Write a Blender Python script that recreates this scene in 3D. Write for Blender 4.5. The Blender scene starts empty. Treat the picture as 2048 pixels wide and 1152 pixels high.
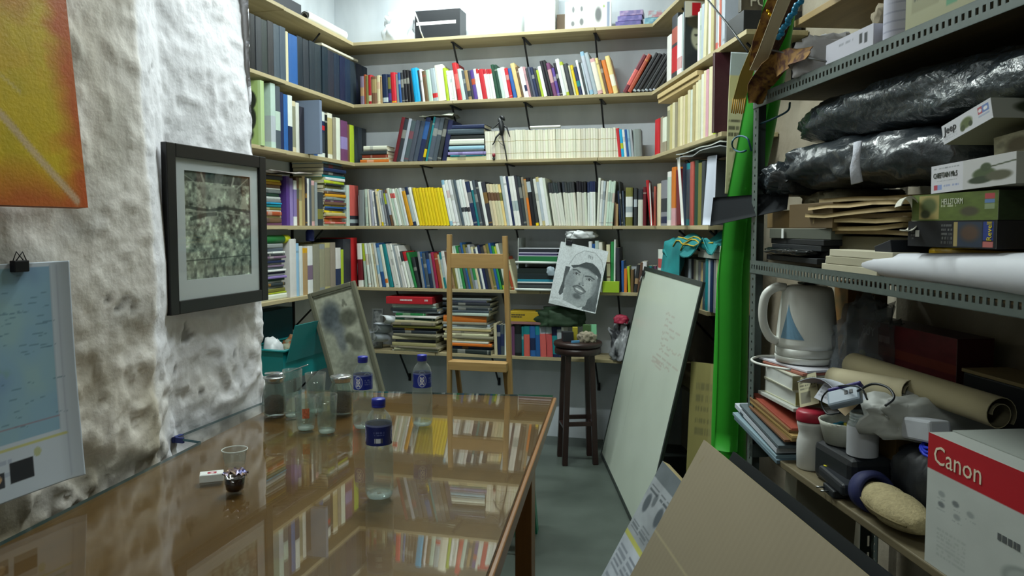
import bpy, bmesh, math, random
import numpy as np
from mathutils import Vector, Matrix

random.seed(11)
rng = np.random.default_rng(5)
S = bpy.context.scene
C = S.collection

# ------------------------------------------------------------------ camera
FPX, YAW, PITCH, SHIFT, CAMZ = 1530.0, math.radians(14.2), math.radians(3.5), 27.4, 1.35
cd = bpy.data.cameras.new('camera')
cd.sensor_width = 36.0
cd.lens = 36.0 * FPX / 2048.0
cd.shift_y = -SHIFT / 2048.0
cd.clip_start = 0.02
camera = bpy.data.objects.new('camera', cd)
camera.location = (0, 0, CAMZ)
camera.rotation_euler = (math.pi / 2 - PITCH, 0, YAW)
C.objects.link(camera)
S.camera = camera

# ------------------------------------------------------------------ world, exposure
w = bpy.data.worlds.new('world')
S.world = w
w.use_nodes = True
w.node_tree.nodes['Background'].inputs[0].default_value = (0.5, 0.56, 0.6, 1)
w.node_tree.nodes['Background'].inputs[1].default_value = 0.05
S.view_settings.view_transform = 'Standard'
S.view_settings.look = 'None'
S.view_settings.gamma = 1.0
S.view_settings.use_curve_mapping = False
S.view_settings.exposure = -0.08
LAMP_COL = (0.90, 1.0, 0.97)
# (centre, length, watts, tilt about X) of the fluorescent battens
LAMPS = [((-0.95, 2.75, 3.06), 1.2, 62.0, 0.0, 'ceiling'), ((-1.33, 4.32, 3.06), 1.2, 34.0, 0.0, 'wall'), ((-0.75, -0.9, 3.06), 1.2, 22.0, 0.0, 'added_fill')]  # last batten is an unseen fill added behind the camera for the rack

# ------------------------------------------------------------------ geometry helpers
fwd = Vector((-math.sin(YAW) * math.cos(PITCH), math.cos(YAW) * math.cos(PITCH), -math.sin(PITCH)))
rgt = Vector((math.cos(YAW), math.sin(YAW), 0))
upv = rgt.cross(fwd)
CAM = Vector((0, 0, CAMZ))


def ray(px, py):
    return fwd + rgt * ((px - 1024) / FPX) - upv * ((py - (576 - SHIFT)) / FPX)


def hit(px, py, p0, n):
    d = ray(px, py)
    n = Vector(n)
    return CAM + d * ((Vector(p0) - CAM).dot(n) / d.dot(n))


def hx(px, py, x): return hit(px, py, (x, 0, 0), (1, 0, 0))
def hy(px, py, y): return hit(px, py, (0, y, 0), (0, 1, 0))
def hz(px, py, z): return hit(px, py, (0, 0, z), (0, 0, 1))
def depth(p): return (Vector(p) - CAM).dot(fwd)


class Frame:
    """a run of shelving or racking: o + along*a + into*t, angle = rotation of local x onto along"""
    def __init__(s, o, ang):
        s.o = Vector((o[0], o[1], 0)); s.ang = ang
        s.along = Vector((math.cos(ang), math.sin(ang), 0)); s.into = Vector((-math.sin(ang), math.cos(ang), 0))

    def p(s, a, t, z): return s.o + s.along * a + s.into * t + Vector((0, 0, z))
    def hit(s, px, py, t=0.0): return hit(px, py, s.o + s.into * t, s.into)

    def a_at(s, px, z, t=0.0):
        """along-coordinate where the line (t, z) crosses picture column px"""
        q = s.p(0, t, z) - CAM
        k = (px - 1024) / FPX
        return (k * q.dot(fwd) - q.dot(rgt)) / (s.along.dot(rgt) - k * s.along.dot(fwd))

    def loc(s, p):
        q = Vector(p) - s.o
        return q.dot(s.along), q.dot(s.into), p[2]


RA = math.radians(19.03)
RACK_D = Vector((-math.sin(RA), math.cos(RA), 0))
BACK = Frame((0, 4.55), 0.0)                     # shelf front edge of the back wall
LEFT = Frame((-2.19, 0), math.pi / 2)            # shelf front edge of the recess wall
RIGHT = Frame((-0.30, 4.50), RA - math.pi / 2)   # shelf front edge of the slanting side wall
RACK = Frame((0.14, 2.55), RA - math.pi / 2)     # front face of the steel rack, a grows towards the camera


def lin(c):
    if isinstance(c, str):
        c = c.lstrip('#')
        c = tuple(int(c[i:i + 2], 16) / 255 for i in (0, 2, 4))
    return tuple((v / 12.92 if v <= 0.04045 else ((v + 0.055) / 1.055) ** 2.4) for v in c[:3])


def srgb(c):
    c = c.lstrip('#')
    return np.array([int(c[i:i + 2], 16) / 255 for i in (0, 2, 4)])


_mats = {}


def mat(name, col='888888', rough=0.6, metal=0.0, spec=0.5, noise=None, bump=None, trans=0.0, ior=1.45, alpha=1.0,
        vcol=False, col2=None, emit=None, stretch=(1, 1, 1), detail=4, coat=0.0, sheen=0.0):
    if name in _mats:
        return _mats[name]
    m = bpy.data.materials.new(name)
    m.use_nodes = True
    nt = m.node_tree
    b = nt.nodes['Principled BSDF']
    I = b.inputs
    I['Roughness'].default_value = rough
    I['Metallic'].default_value = metal
    I['Specular IOR Level'].default_value = spec
    I['IOR'].default_value = ior
    I['Transmission Weight'].default_value = trans
    I['Alpha'].default_value = alpha
    I['Coat Weight'].default_value = coat
    I['Sheen Weight'].default_value = sheen
    L = nt.links.new
    base = lin(col) + (1,)
    I['Base Color'].default_value = base
    src = None
    if vcol:
        a = nt.nodes.new('ShaderNodeAttribute'); a.attribute_name = 'Col'
        src = a.outputs['Color']
    if noise or bump:
        tc = nt.nodes.new('ShaderNodeTexCoord')
        mp = nt.nodes.new('ShaderNodeMapping'); mp.inputs['Scale'].default_value = stretch
        L(tc.outputs['Object'], mp.inputs['Vector'])
    if noise:
        n = nt.nodes.new('ShaderNodeTexNoise')
        n.inputs['Scale'].default_value = noise[0]; n.inputs['Detail'].default_value = detail
        L(mp.outputs[0], n.inputs['Vector'])
        rp = nt.nodes.new('ShaderNodeValToRGB')
        rp.color_ramp.elements[0].position = 0.5 - noise[2] if len(noise) > 2 else 0.3
        rp.color_ramp.elements[1].position = 0.5 + noise[2] if len(noise) > 2 else 0.7
        L(n.outputs['Fac'], rp.inputs['Fac'])
        mx = nt.nodes.new('ShaderNodeMix'); mx.data_type = 'RGBA'
        mx.inputs[7].default_value = lin(col2 or col) + (1,) if col2 else tuple(v * (1 - noise[1]) for v in base[:3]) + (1,)
        if src is not None:
            ml = nt.nodes.new('ShaderNodeMix'); ml.data_type = 'RGBA'; ml.blend_type = 'MULTIPLY'; ml.inputs[0].default_value = 1
            L(src, ml.inputs[6])
            rp.color_ramp.elements[0].color = (1 - noise[1],) * 3 + (1,); rp.color_ramp.elements[1].color = (1, 1, 1, 1)
            L(rp.outputs[0], ml.inputs[7]); src = ml.outputs[2]
        else:
            mx.inputs[6].default_value = base
            L(rp.outputs[0], mx.inputs[0]); src = mx.outputs[2]
    if src is not None:
        L(src, I['Base Color'])
    if bump:
        n2 = nt.nodes.new('ShaderNodeTexNoise'); n2.inputs['Scale'].default_value = bump[0]; n2.inputs['Detail'].default_value = 5
        L(mp.outputs[0], n2.inputs['Vector'])
        bp = nt.nodes.new('ShaderNodeBump'); bp.inputs['Strength'].default_value = bump[1]
        bp.inputs['Distance'].default_value = bump[2] if len(bump) > 2 else 0.01
        L(n2.outputs['Fac'], bp.inputs['Height']); L(bp.outputs[0], I['Normal'])
    if emit:
        I['Emission Color'].default_value = lin(emit[0]) + (1,); I['Emission Strength'].default_value = emit[1]
    _mats[name] = m
    return m


class MB:
    """collects faces; build() links them as one mesh object"""
    def __init__(s):
        s.v = []; s.f = []; s.c = []; s.mi = []; s.sm = []

    def face(s, pts, col=None, mi=0, sm=False):
        i = len(s.v)
        s.v += [tuple(p) for p in pts]
        s.f.append(tuple(range(i, i + len(pts)))); s.c.append(col); s.mi.append(mi); s.sm.append(sm)

    def add(s, vs, fs, col=None, mi=0, sm=False, M=None):
        i = len(s.v)
        s.v += [tuple(M @ Vector(p)) if M is not None else tuple(p) for p in vs]
        for f in fs:
            s.f.append(tuple(i + k for k in f)); s.c.append(col); s.mi.append(mi); s.sm.append(sm)

    def box(s, lo, hi, col=None, mi=0, M=None, skip=''):
        x0, y0, z0 = lo; x1, y1, z1 = hi
        vs = [(x0, y0, z0), (x1, y0, z0), (x1, y1, z0), (x0, y1, z0), (x0, y0, z1), (x1, y0, z1), (x1, y1, z1), (x0, y1, z1)]
        s.add(vs, [(0, 3, 2, 1), (4, 5, 6, 7), (0, 1, 5, 4), (1, 2, 6, 5), (2, 3, 7, 6), (3, 0, 4, 7)], col, mi, False, M)
        return s

    def cbox(s, c, size, col=None, mi=0, M=None):
        return s.box([c[i] - size[i] / 2 for i in range(3)], [c[i] + size[i] / 2 for i in range(3)], col, mi, M)

    def tube(s, path, r, seg=8, col=None, mi=0, caps=True, closed=False, M=None, flat=1.0, smooth=0):
        path = [Vector(p) for p in path]
        if smooth and len(path) > 2:
            rr = r if isinstance(r, (list, tuple)) else [r] * len(path)
            P = [path[0] * 2 - path[1]] + path + [path[-1] * 2 - path[-2]]; np_, nr_ = [], []
            for i in range(len(path) - 1):
                a, b, c, d = P[i:i + 4]
                for q in range(smooth):
                    t = q / smooth
                    np_.append(0.5 * ((2 * b) + (c - a) * t + (2 * a - 5 * b + 4 * c - d) * t * t + (3 * b - a - 3 * c + d) * t ** 3)); nr_.append(rr[i] + (rr[i + 1] - rr[i]) * t)
            path = np_ + [path[-1]]; r = nr_ + [rr[-1]]
        n = len(path)
        rr = r if isinstance(r, (list, tuple)) else [r] * n
        vs = []; fs = []
        nrm = None
        for i, p in enumerate(path):
            a = path[(i - 1) % n] if closed or i > 0 else p
            b = path[(i + 1) % n] if closed or i < n - 1 else p
            t = (b - a).normalized()
            if nrm is None:
                nrm = t.orthogonal().normalized()
                if abs(t.z) < 0.9: nrm = (Vector((0, 0, 1)) - t * t.z).normalized()
            else:
                nrm = (nrm - t * nrm.dot(t)).normalized()
            bn = t.cross(nrm)
            for k in range(seg):
                an = 2 * math.pi * k / seg
                vs.append(p + nrm * (math.cos(an) * rr[i] * flat) + bn * (math.sin(an) * rr[i]))
        for i in range(n if closed else n - 1):
            j = (i + 1) % n
            for k in range(seg):
                k2 = (k + 1) % seg
                fs.append((i * seg + k, i * seg + k2, j * seg + k2, j * seg + k))
        if caps and not closed:
            fs.append(tuple(reversed(range(seg)))); fs.append(tuple((n - 1) * seg + k for k in range(seg)))
        s.add(vs, fs, col, mi, True, M)
        return s

    def lathe(s, prof, seg=24, col=None, mi=0, M=None, cap0=True, cap1=True, fn=None, closed=False):
        """prof = [(r, z)...]; fn(r, ang, z) -> r for non-round walls"""
        vs = []; fs = []
        for r, z in prof:
            for k in range(seg):
                an = 2 * math.pi * k / seg
                q = fn(r, an, z) if fn else r
                vs.append((q * math.cos(an), q * math.sin(an), z))
        n = len(prof)
        for i in range(n if closed else n - 1):
            j = (i + 1) % n
            for k in range(seg):
                k2 = (k + 1) % seg
                fs.append((i * seg + k, i * seg + k2, j * seg + k2, j * seg + k))
        if not closed:
            if cap0: fs.append(tuple(reversed(range(seg))))
            if cap1: fs.append(tuple((n - 1) * seg + k for k in range(seg)))
        s.add(vs, fs, col, mi, True, M)
        return s

    def prism(s, poly, z0, z1, col=None, mi=0, M=None):
        n = len(poly)
        vs = [(x, y, z0) for x, y in poly] + [(x, y, z1) for x, y in poly]
        s.add(vs, [tuple(reversed(range(n))), tuple(range(n, 2 * n))] + [(i, (i + 1) % n, n + (i + 1) % n, n + i) for i in range(n)], col, mi, False, M)
        return s

    def sheet(s, fn, nu, nv, th=0.0015, col=None, mi=0, M=None, cols=None):
        """fn(u, v) -> point, u and v in 0..1; closed slab of thickness th"""
        P = [[Vector(fn(i / nu, j / nv)) for i in range(nu + 1)] for j in range(nv + 1)]
        def nr(i, j):
            a = P[j][min(i + 1, nu)] - P[j][max(i - 1, 0)]; b = P[min(j + 1, nv)][i] - P[max(j - 1, 0)][i]
            c = a.cross(b)
            return c.normalized() if c.length > 1e-12 else Vector((0, 0, 1))
        W = nu + 1
        top = [P[j][i] for j in range(nv + 1) for i in range(W)]
        bot = [P[j][i] - nr(i, j) * th for j in range(nv + 1) for i in range(W)]
        k = len(top)
        fs = []; cc = []
        for j in range(nv):
            for i in range(nu):
                a = j * W + i
                fs.append((a, a + 1, a + W + 1, a + W)); fs.append((k + a, k + a + W, k + a + W + 1, k + a + 1))
        edge = [(j * W, (j + 1) * W) for j in range(nv)] + [((j + 1) * W + nu, j * W + nu) for j in range(nv)] + [(i + 1, i) for i in range(nu)] + [(nv * W + i, nv * W + i + 1) for i in range(nu)]
        fs += [(b_, a_, k + a_, k + b_) for a_, b_ in edge]
        s.add(top + bot, fs, col, mi, True, M)
        return s

    def build(s, name, m, parent=None, loc=None, rz=0.0, M=None, bevel=0.0, jit=None):
        me = bpy.data.meshes.new(name)
        me.from_pydata(s.v, [], s.f)
        ms = m if isinstance(m, (list, tuple)) else [m]
        for q in ms: me.materials.append(q)
        me.polygons.foreach_set('material_index', s.mi)
        me.polygons.foreach_set('use_smooth', s.sm)
        if any(c is not None for c in s.c):
            at = me.color_attributes.new('Col', 'FLOAT_COLOR', 'CORNER')
            arr = []
            for f, c in zip(s.f, s.c):
                q = (lin(c) if isinstance(c, str) else (c or (0.5, 0.5, 0.5))) 
                arr += (tuple(q)[:3] + (1.0,)) * len(f)
            at.data.foreach_set('color', arr)
        me.update()
        o = bpy.data.objects.new(name, me)
        C.objects.link(o)
        if M is not None: o.matrix_world = M
        else:
            if loc is not None: o.location = loc
            if rz: o.rotation_euler = (0, 0, rz)
        if parent is not None: o.parent = parent
        if bevel:
            b = o.modifiers.new('edge', 'BEVEL'); b.width = bevel; b.segments = 2; b.limit_method = 'ANGLE'; b.angle_limit = math.radians(40)
        return o


def tag(o, label=None, cat=None, group=None, kind=None):
    if label: o['label'] = label
    if cat: o['category'] = cat
    if group: o['group'] = group
    if kind: o['kind'] = kind
    return o


def thing(name, label, cat, loc=(0, 0, 0), rz=0.0, group=None, M=None):
    o = bpy.data.objects.new(name, None)
    o.empty_display_size = 0.05
    C.objects.link(o)
    if M is not None: o.matrix_world = M
    else:
        o.location = loc; o.rotation_euler = (0, 0, rz)
    return tag(o, label, cat, group)


def structure(o):
    o['kind'] = 'structure'
    return o


def copy_tree(o, parent=None):
    c = o.copy(); C.objects.link(c)
    if parent is not None: c.parent = parent
    for ch in list(o.children): copy_tree(ch, c)
    return c


def axes(o, x, y, z):
    """matrix from an origin and three axes"""
    x = Vector(x); y = Vector(y); z = Vector(z); o = Vector(o)
    return Matrix(((x.x, y.x, z.x, o.x), (x.y, y.y, z.y, o.y), (x.z, y.z, z.z, o.z), (0, 0, 0, 1)))


def slab_matrix(tl, tr, bl):
    """frame of a flat thing: origin bottom-left of its face, x along the width, z up the height, -y out of the face"""
    tl, tr, bl = Vector(tl), Vector(tr), Vector(bl)
    x = (tr - tl); w_ = x.length; x.normalize()
    z = tl - bl; z = z - x * z.dot(x); h_ = z.length; z.normalize()
    y = z.cross(x)
    return axes(tl - z * h_, x, y, z), w_, h_


def RZ(a): return Matrix.Rotation(a, 4, 'Z')
def RY(a): return Matrix.Rotation(a, 4, 'Y')
def RX(a): return Matrix.Rotation(a, 4, 'X')
def T(x, y=None, z=None): return Matrix.Translation((x, y, z) if y is not None else x)


# ------------------------------------------------------------------ flat print (drawings, maps, packaging): colour per vertex
def vnoise(h, w_, cells, seed, oct=3):
    g = np.random.default_rng(seed); out = np.zeros((h, w_)); amp = 1; tot = 0
    for o in range(oct):
        cy, cx = max(2, int(cells[0] * 2 ** o)), max(2, int(cells[1] * 2 ** o))
        a = g.random((cy + 1, cx + 1))
        y = np.linspace(0, cy - 1e-6, h); x = np.linspace(0, cx - 1e-6, w_)
        yi = y.astype(int); xi = x.astype(int); fy = (y - yi)[:, None]; fx = (x - xi)[None, :]
        fy = fy * fy * (3 - 2 * fy); fx = fx * fx * (3 - 2 * fx)
        v = a[yi][:, xi] * (1 - fy) * (1 - fx) + a[yi + 1][:, xi] * fy * (1 - fx) + a[yi][:, xi + 1] * (1 - fy) * fx + a[yi + 1][:, xi + 1] * fy * fx
        out += v * amp; tot += amp; amp *= 0.55
    return out / tot


class Img:
    def __init__(s, h, w_, col):
        s.h, s.w = h, w_
        s.a = np.zeros((h, w_, 3)) + srgb(col)
        s.V, s.U = np.meshgrid(np.linspace(0, 1, h), np.linspace(0, 1, w_), indexing='ij')

    def mix(s, m, col, alpha=1.0):
        c = srgb(col) if isinstance(col, str) else col
        m = np.clip(m * alpha, 0, 1)[..., None]
        s.a = s.a * (1 - m) + c * m
        return s

    def ell(s, cx, cy, rx, ry, col, alpha=1.0, soft=0.15, rot=0.0):
        du, dv = (s.U - cx) * s.w / s.h, s.V - cy
        asp = s.w / s.h
        x = du * math.cos(rot) + dv * math.sin(rot); y = -du * math.sin(rot) + dv * math.cos(rot)
        d = np.sqrt((x / (rx * asp)) ** 2 + (y / ry) ** 2)
        return s.mix(np.clip((1 - d) / soft + 0.5, 0, 1), col, alpha)

    def rect(s, x0, y0, x1, y1, col, alpha=1.0):
        return s.mix(((s.U >= x0) & (s.U <= x1) & (s.V >= y0) & (s.V <= y1)).astype(float), col, alpha)

    def poly(s, pts, col, alpha=1.0):
        ins = np.zeros(s.U.shape, bool); n = len(pts)
        for i in range(n):
            x1, y1 = pts[i]; x2, y2 = pts[(i + 1) % n]
            if y1 == y2: continue
            c = ((y1 > s.V) != (y2 > s.V)) & (s.U < (x2 - x1) * (s.V - y1) / (y2 - y1) + x1)
            ins ^= c
        return s.mix(ins.astype(float), col, alpha)

    def line(s, pts, wd, col, alpha=1.0):
        asp = s.w / s.h; best = np.full(s.U.shape, 9.0)
        for (x1, y1), (x2, y2) in zip(pts[:-1], pts[1:]):
            ax, ay, bx, by = x1 * asp, y1, x2 * asp, y2
            L2 = (bx - ax) ** 2 + (by - ay) ** 2 + 1e-12
            t = np.clip(((s.U * asp - ax) * (bx - ax) + (s.V - ay) * (by - ay)) / L2, 0, 1)
            best = np.minimum(best, np.hypot(s.U * asp - ax - t * (bx - ax), s.V - ay - t * (by - ay)))
        return s.mix(np.clip((wd - best) / (wd * 0.5) + 0.5, 0, 1), col, alpha)

    def scribble(s, x0, y0, x1, y1, rows, col, seed=1, alpha=0.8, dens=0.6):
        """lines of small illegible print"""
        g = np.random.default_rng(seed)
        for r in range(rows):
            ya = y0 + (y1 - y0) * (r + 0.2) / rows; yb = y0 + (y1 - y0) * (r + 0.75) / rows; x = x0
            while x < x1:
                wl = (x1 - x0) * g.uniform(.04, .12)
                if g.random() < dens + .25: s.rect(x, ya, min(x + wl, x1), yb, col, alpha * g.uniform(.6, 1))
                x += wl * 1.25
        return s

    def speckle(s, amt, seed=3, cells=(30, 30)):
        s.a = np.clip(s.a * (1 + (vnoise(s.h, s.w, cells, seed) - 0.5)[..., None] * 2 * amt), 0, 1)
        return s


PRINT = mat('print', rough=0.55, vcol=True, spec=0.35)
PRINT_GLOSS = mat('print_gloss', rough=0.22, vcol=True, spec=0.5)


def print_mesh(name, img, w_, h_, th=0.003, parent=None, M=None, bend=None, m=None, back='cfcfc8'):
    """a slab w_ x h_ in local X-Z facing -Y whose face carries the print; bend(u, v) -> y offset"""
    H, W = img.h, img.w
    U, V = img.U.ravel(), img.V.ravel()
    off = bend(U, V) if bend is not None else np.zeros(len(U))
    vf = np.stack([U * w_, off, (1 - V) * h_], 1)
    vb = vf + np.array([0, th, 0])
    verts = np.concatenate([vf, vb])
    idx = np.arange(H * W).reshape(H, W)
    q = np.stack([idx[1:, :-1].ravel(), idx[1:, 1:].ravel(), idx[:-1, 1:].ravel(), idx[:-1, :-1].ravel()], 1)
    qb = q[:, ::-1] + H * W
    def strip(e, flip):
        a, b = e[:-1], e[1:]
        s_ = np.stack([a, b, b + H * W, a + H * W], 1)
        return s_[:, ::-1] if flip else s_
    sides = np.concatenate([strip(idx[0], False), strip(idx[-1], True), strip(idx[:, 0], True), strip(idx[:, -1], False)])
    faces = np.concatenate([q, qb, sides])
    me = bpy.data.meshes.new(name)
    me.from_pydata(verts.tolist(), [], faces.tolist())
    a = img.a.reshape(-1, 3)
    l = np.where(a <= 0.04045, a / 12.92, ((a + 0.055) / 1.055) ** 2.4)
    bk = np.array(lin(back))
    col = np.concatenate([np.concatenate([l, np.tile(bk, (H * W, 1))]), np.ones((2 * H * W, 1))], 1)
    at = me.color_attributes.new('Col', 'FLOAT_COLOR', 'POINT')
    at.data.foreach_set('color', col.ravel())
    me.materials.append(m or PRINT)
    if bend is not None: me.polygons.foreach_set('use_smooth', [True] * len(me.polygons))
    me.update()
    o = bpy.data.objects.new(name, me); C.objects.link(o)
    if M is not None: o.matrix_world = M
    if parent is not None: o.parent = parent
    return o


def letters(name, txt, size, m, parent, M, depth=0.0006, space=1.0, shear=0.0, align='LEFT', sx=1.0):
    """lettering as thin raised mesh in local X-Z, facing -Y"""
    cu = bpy.data.curves.new('txt', 'FONT')
    cu.body = txt; cu.size = size; cu.extrude = depth; cu.space_character = space; cu.shear = shear; cu.align_x = align
    cu.resolution_u = 2
    t = bpy.data.objects.new('txt', cu); C.objects.link(t)
    dg = bpy.context.evaluated_depsgraph_get()
    me = bpy.data.meshes.new_from_object(t.evaluated_get(dg))
    bpy.data.objects.remove(t); bpy.data.curves.remove(cu)
    me.transform(Matrix.Rotation(math.pi / 2, 4, 'X') @ Matrix.Diagonal((sx, 1, 1, 1)))
    me.materials.clear(); me.materials.append(m)
    o = bpy.data.objects.new(name, me); C.objects.link(o)
    o.matrix_world = M
    if parent is not None: o.parent = parent
    return o


def marks(w_, h_, rows, m, parent, M, seed=1):
    """print too blurred to read: rows of short bars in local X-Z facing -Y"""
    g = np.random.default_rng(seed); b = MB()
    for r in range(rows):
        x = 0.0; z1 = h_ * (1 - r / rows); z0 = z1 - h_ / rows * .68
        while x < w_ * (1 - .25 * (r == rows - 1)):
            q = h_ / rows * g.uniform(.25, .6); b.box((x, 0, z0), (min(x + q, w_), .0005, z1)); x += q * 1.35
    return b.build('lettering', m, parent, M=M)


def ordinal(n):
    return '%d%s' % (n, 'th' if 10 <= n % 100 <= 20 else {1: 'st', 2: 'nd', 3: 'rd'}.get(n % 10, 'th'))
# ------------------------------------------------------------------ lamps
WHITE_METAL = mat('white_enamel', 'dcdcd4', 0.4)
def lamp(c, length, watts, kind):
    t = thing('fluorescent_lamp', {'ceiling': 'white fluorescent batten on the ceiling above the table', 'wall': 'white fluorescent batten on the ceiling close to the back wall', 'added_fill': 'white fluorescent batten on the ceiling behind the camera, added fill light'}[kind], 'lamp', c)
    y0, y1 = (-0.03, 0.03)
    MB().box((-length / 2, y0, 0.03), (length / 2, y1, 0.11)).build('housing', WHITE_METAL, t, bevel=0.005)
    MB().tube([(-length / 2 + .03, 0, 0), (length / 2 - .03, 0, 0)], 0.014, 12).build('tube', mat('tube_glow', 'ffffff', 0.4, emit=('f0fffa', 14.0)), t)
    for sx in (-1, 1):
        MB().cbox((sx * (length / 2 - .015), 0, 0.01), (0.03, 0.04, 0.07)).build('end_cap', WHITE_METAL, t)
    ld = bpy.data.lights.new('tube_light', 'AREA')
    ld.shape = 'RECTANGLE'; ld.size = length; ld.size_y = 0.06; ld.energy = watts; ld.color = LAMP_COL
    lo = bpy.data.objects.new('tube_light', ld); C.objects.link(lo); lo.parent = t
    lo.location = (0, 0, -0.02)
for c, ln, wt, tl, kd in LAMPS:
    lamp(c, ln, wt, kd)

# ------------------------------------------------------------------ room shell
FLOOR = mat('floor_cement', '565f59', 0.42, spec=0.5, noise=(2.6, 0.45, 0.22), col2='39413c', bump=(14, 0.12, 0.004), detail=8)
structure(MB().box((-2.7, -2.3, -0.06), (2.7, 5.0, 0.0)).build('floor', FLOOR))
structure(MB().box((-2.7, -2.3, 3.2), (2.7, 5.0, 3.26)).build('ceiling', mat('ceiling_paint', 'c9c9c0', 0.8)))
LIME = mat('limewash', 'd5dbe2', 0.75, noise=(5, 0.3, 0.25), col2='b6bec6', bump=(30, 0.15, 0.004), detail=8, stretch=(1, 1, 0.35))
structure(MB().box((-2.6, 4.80, 0), (0.25, 4.92, 3.2)).build('wall_back', LIME))
structure(MB().box((-2.6, 2.3, 0), (-2.45, 4.85, 3.2)).build('wall_alcove', LIME))
structure(MB().box((-2.6, -2.32, 0), (2.7, -2.2, 3.2)).build('wall_front', mat('wall_paint', 'b9b5a8', 0.8)))
structure(MB().box((-1.0, 0.26, 0), (7.6, 0.36, 3.2)).build('wall_right', mat('old_plaster', 'a79f8e', 0.85, noise=(3, 0.4, 0.2), col2='7d7362', bump=(20, 0.4, 0.01), detail=8),
          loc=(RIGHT.o.x, RIGHT.o.y, 0), rz=RIGHT.ang))

# rough coral-stone pillar wall: a displaced sheet that turns the corner into the alcove
def pillar_wall():
    ys = np.concatenate([np.linspace(-2.2, 0.85, 26), np.linspace(0.87, 2.36, 136)])
    xs = np.linspace(0.02, 1.12, 36)                     # returned face, going back into the alcove
    zs = np.concatenate([np.linspace(0, 0.6, 14), np.linspace(0.613, 2.2, 134), np.linspace(2.24, 3.2, 20)])
    nu, nz = len(ys) + len(xs), len(zs)
    bx = np.where(ys > 1.9, -1.487, np.where(ys < 1.72, -1.412, -1.412 - 0.075 * (ys - 1.72) / 0.18))
    BX = np.concatenate([bx, -1.487 - xs]); BY = np.concatenate([ys, np.full(len(xs), 2.36)])
    k = len(ys)
    # rounded corner
    for i in range(nu):
        d = abs(i - k)
        if d < 5: BY[i] -= 0.010 * (5 - d) / 5; BX[i] -= 0.010 * (5 - d) / 5
    arc = np.concatenate([ys, 2.36 + xs])
    def samp(n, sc, seed):
        g = np.random.default_rng(seed).random((64, 64))
        u = (arc * sc) % 63; v = (zs * sc) % 63
        ui = u.astype(int); vi = v.astype(int); fu = (u - ui)[None]; fv = (v - vi)[:, None]
        fu = fu * fu * (3 - 2 * fu); fv = fv * fv * (3 - 2 * fv)
        a = g[vi][:, ui]; b = g[vi][:, ui + 1]; c = g[vi + 1][:, ui]; d = g[vi + 1][:, ui + 1]
        return a * (1 - fu) * (1 - fv) + b * fu * (1 - fv) + c * (1 - fu) * fv + d * fu * fv
    big = samp(1, 5, 1); med = samp(1, 14, 2); sm = samp(1, 34, 3); fine = samp(1, 60, 9)
    low = np.clip((1.15 - zs) / 0.5, 0, 1)[:, None]
    white = np.clip((arc - 1.715) / 0.03, 0, 1)[None] * np.ones((nz, 1))
    chip = np.clip((med * .6 + sm * .4 - .48) * 14, 0, 1); chip2 = np.clip((sm * .6 + fine * .4 - .5) * 9, 0, 1)      # flaked plaster coats with crisp ledges
    disp = (big - 0.5) * 0.011 + (chip - .5) * (0.0028 + 0.006 * low) + (chip2 - .5) * (0.0018 + 0.004 * low) + (med - .5) * (.003 + .010 * low) + (fine - .5) * 0.002
    pits = np.clip((med * sm - 0.70) * 12, 0, 1)
    disp -= pits * 0.007
    # behind the hung pictures the wall stays back
    A, Z = np.meshgrid(arc, zs)
    for (y0, y1, z0, z1) in ((1.80, 2.36, 1.07, 1.62), (0.5, 1.46, 1.36, 2.4), (0.5, 1.44, 0.76, 1.32)):
        ins = np.clip(np.minimum(np.minimum(A - y0, y1 - A), np.minimum(Z - z0, z1 - Z)) / 0.03 + 0.5, 0, 1)
        disp = disp * (1 - ins) + np.minimum(disp, 0.002) * ins
    tb = np.clip(1 - abs(Z - 0.74) / 0.05, 0, 1) * (A > 1.8)
    disp = disp * (1 - tb) + np.minimum(disp, -0.004) * tb
    nx = np.where(np.arange(nu) < k, 1.0, 0.0); ny = 1 - nx
    X = BX[None] + disp * nx[None] - 0.06 * np.clip(Z - 1.25, 0, 1.2) * nx[None]; Y = BY[None] + disp * ny[None] * 0.8
    verts = np.stack([X, Y, Z], 2).reshape(-1, 3)
    idx = np.arange(nu * nz).reshape(nz, nu)
    q = np.stack([idx[:-1, :-1].ravel(), idx[:-1, 1:].ravel(), idx[1:, 1:].ravel(), idx[1:, :-1].ravel()], 1)
    me = bpy.data.meshes.new('wall_left'); me.from_pydata(verts.tolist(), [], q.tolist())
    st = samp(1, 3.2, 4); st2 = samp(1, 8, 5)
    wcol = np.array([0.90, 0.90, 0.925]); bei = np.array([0.92, 0.90, 0.88]); brn = np.array([0.70, 0.65, 0.54])
    col = wcol * white[..., None] + bei * (1 - white[..., None])
    gy = np.clip((st2 - 0.45) * 3, 0, 1)[..., None] * (1 - white[..., None])
    col = col * (1 - 0.35 * gy) + np.array([0.73, 0.74, 0.75]) * 0.35 * gy
    stain = np.clip((st * 0.6 + st2 * 0.4 - 0.50) * 5, 0, 1) * (0.10 + 0.55 * low * (1 - 0.55 * white) + 0.12 * (1 - white))
    # narrow brown streak, stronger towards the bottom
    stain = np.maximum(stain, np.clip(1 - abs(A - 1.50) / 0.05, 0, 1) * np.clip((1.35 - Z) * 2, 0, 1) * 0.5 * (0.4 + st2))
    stain = np.clip(stain, 0, 1)[..., None]
    col = col * (1 - stain) + brn * stain
    col = col * (1 - 0.30 * pits[..., None])
    col = np.clip(col, 0, 1).reshape(-1, 3)
    l = np.where(col <= 0.04045, col / 12.92, ((col + 0.055) / 1.055) ** 2.4)
    at = me.color_attributes.new('Col', 'FLOAT_COLOR', 'POINT')
    at.data.foreach_set('color', np.concatenate([l, np.ones((len(l), 1))], 1).ravel())
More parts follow.
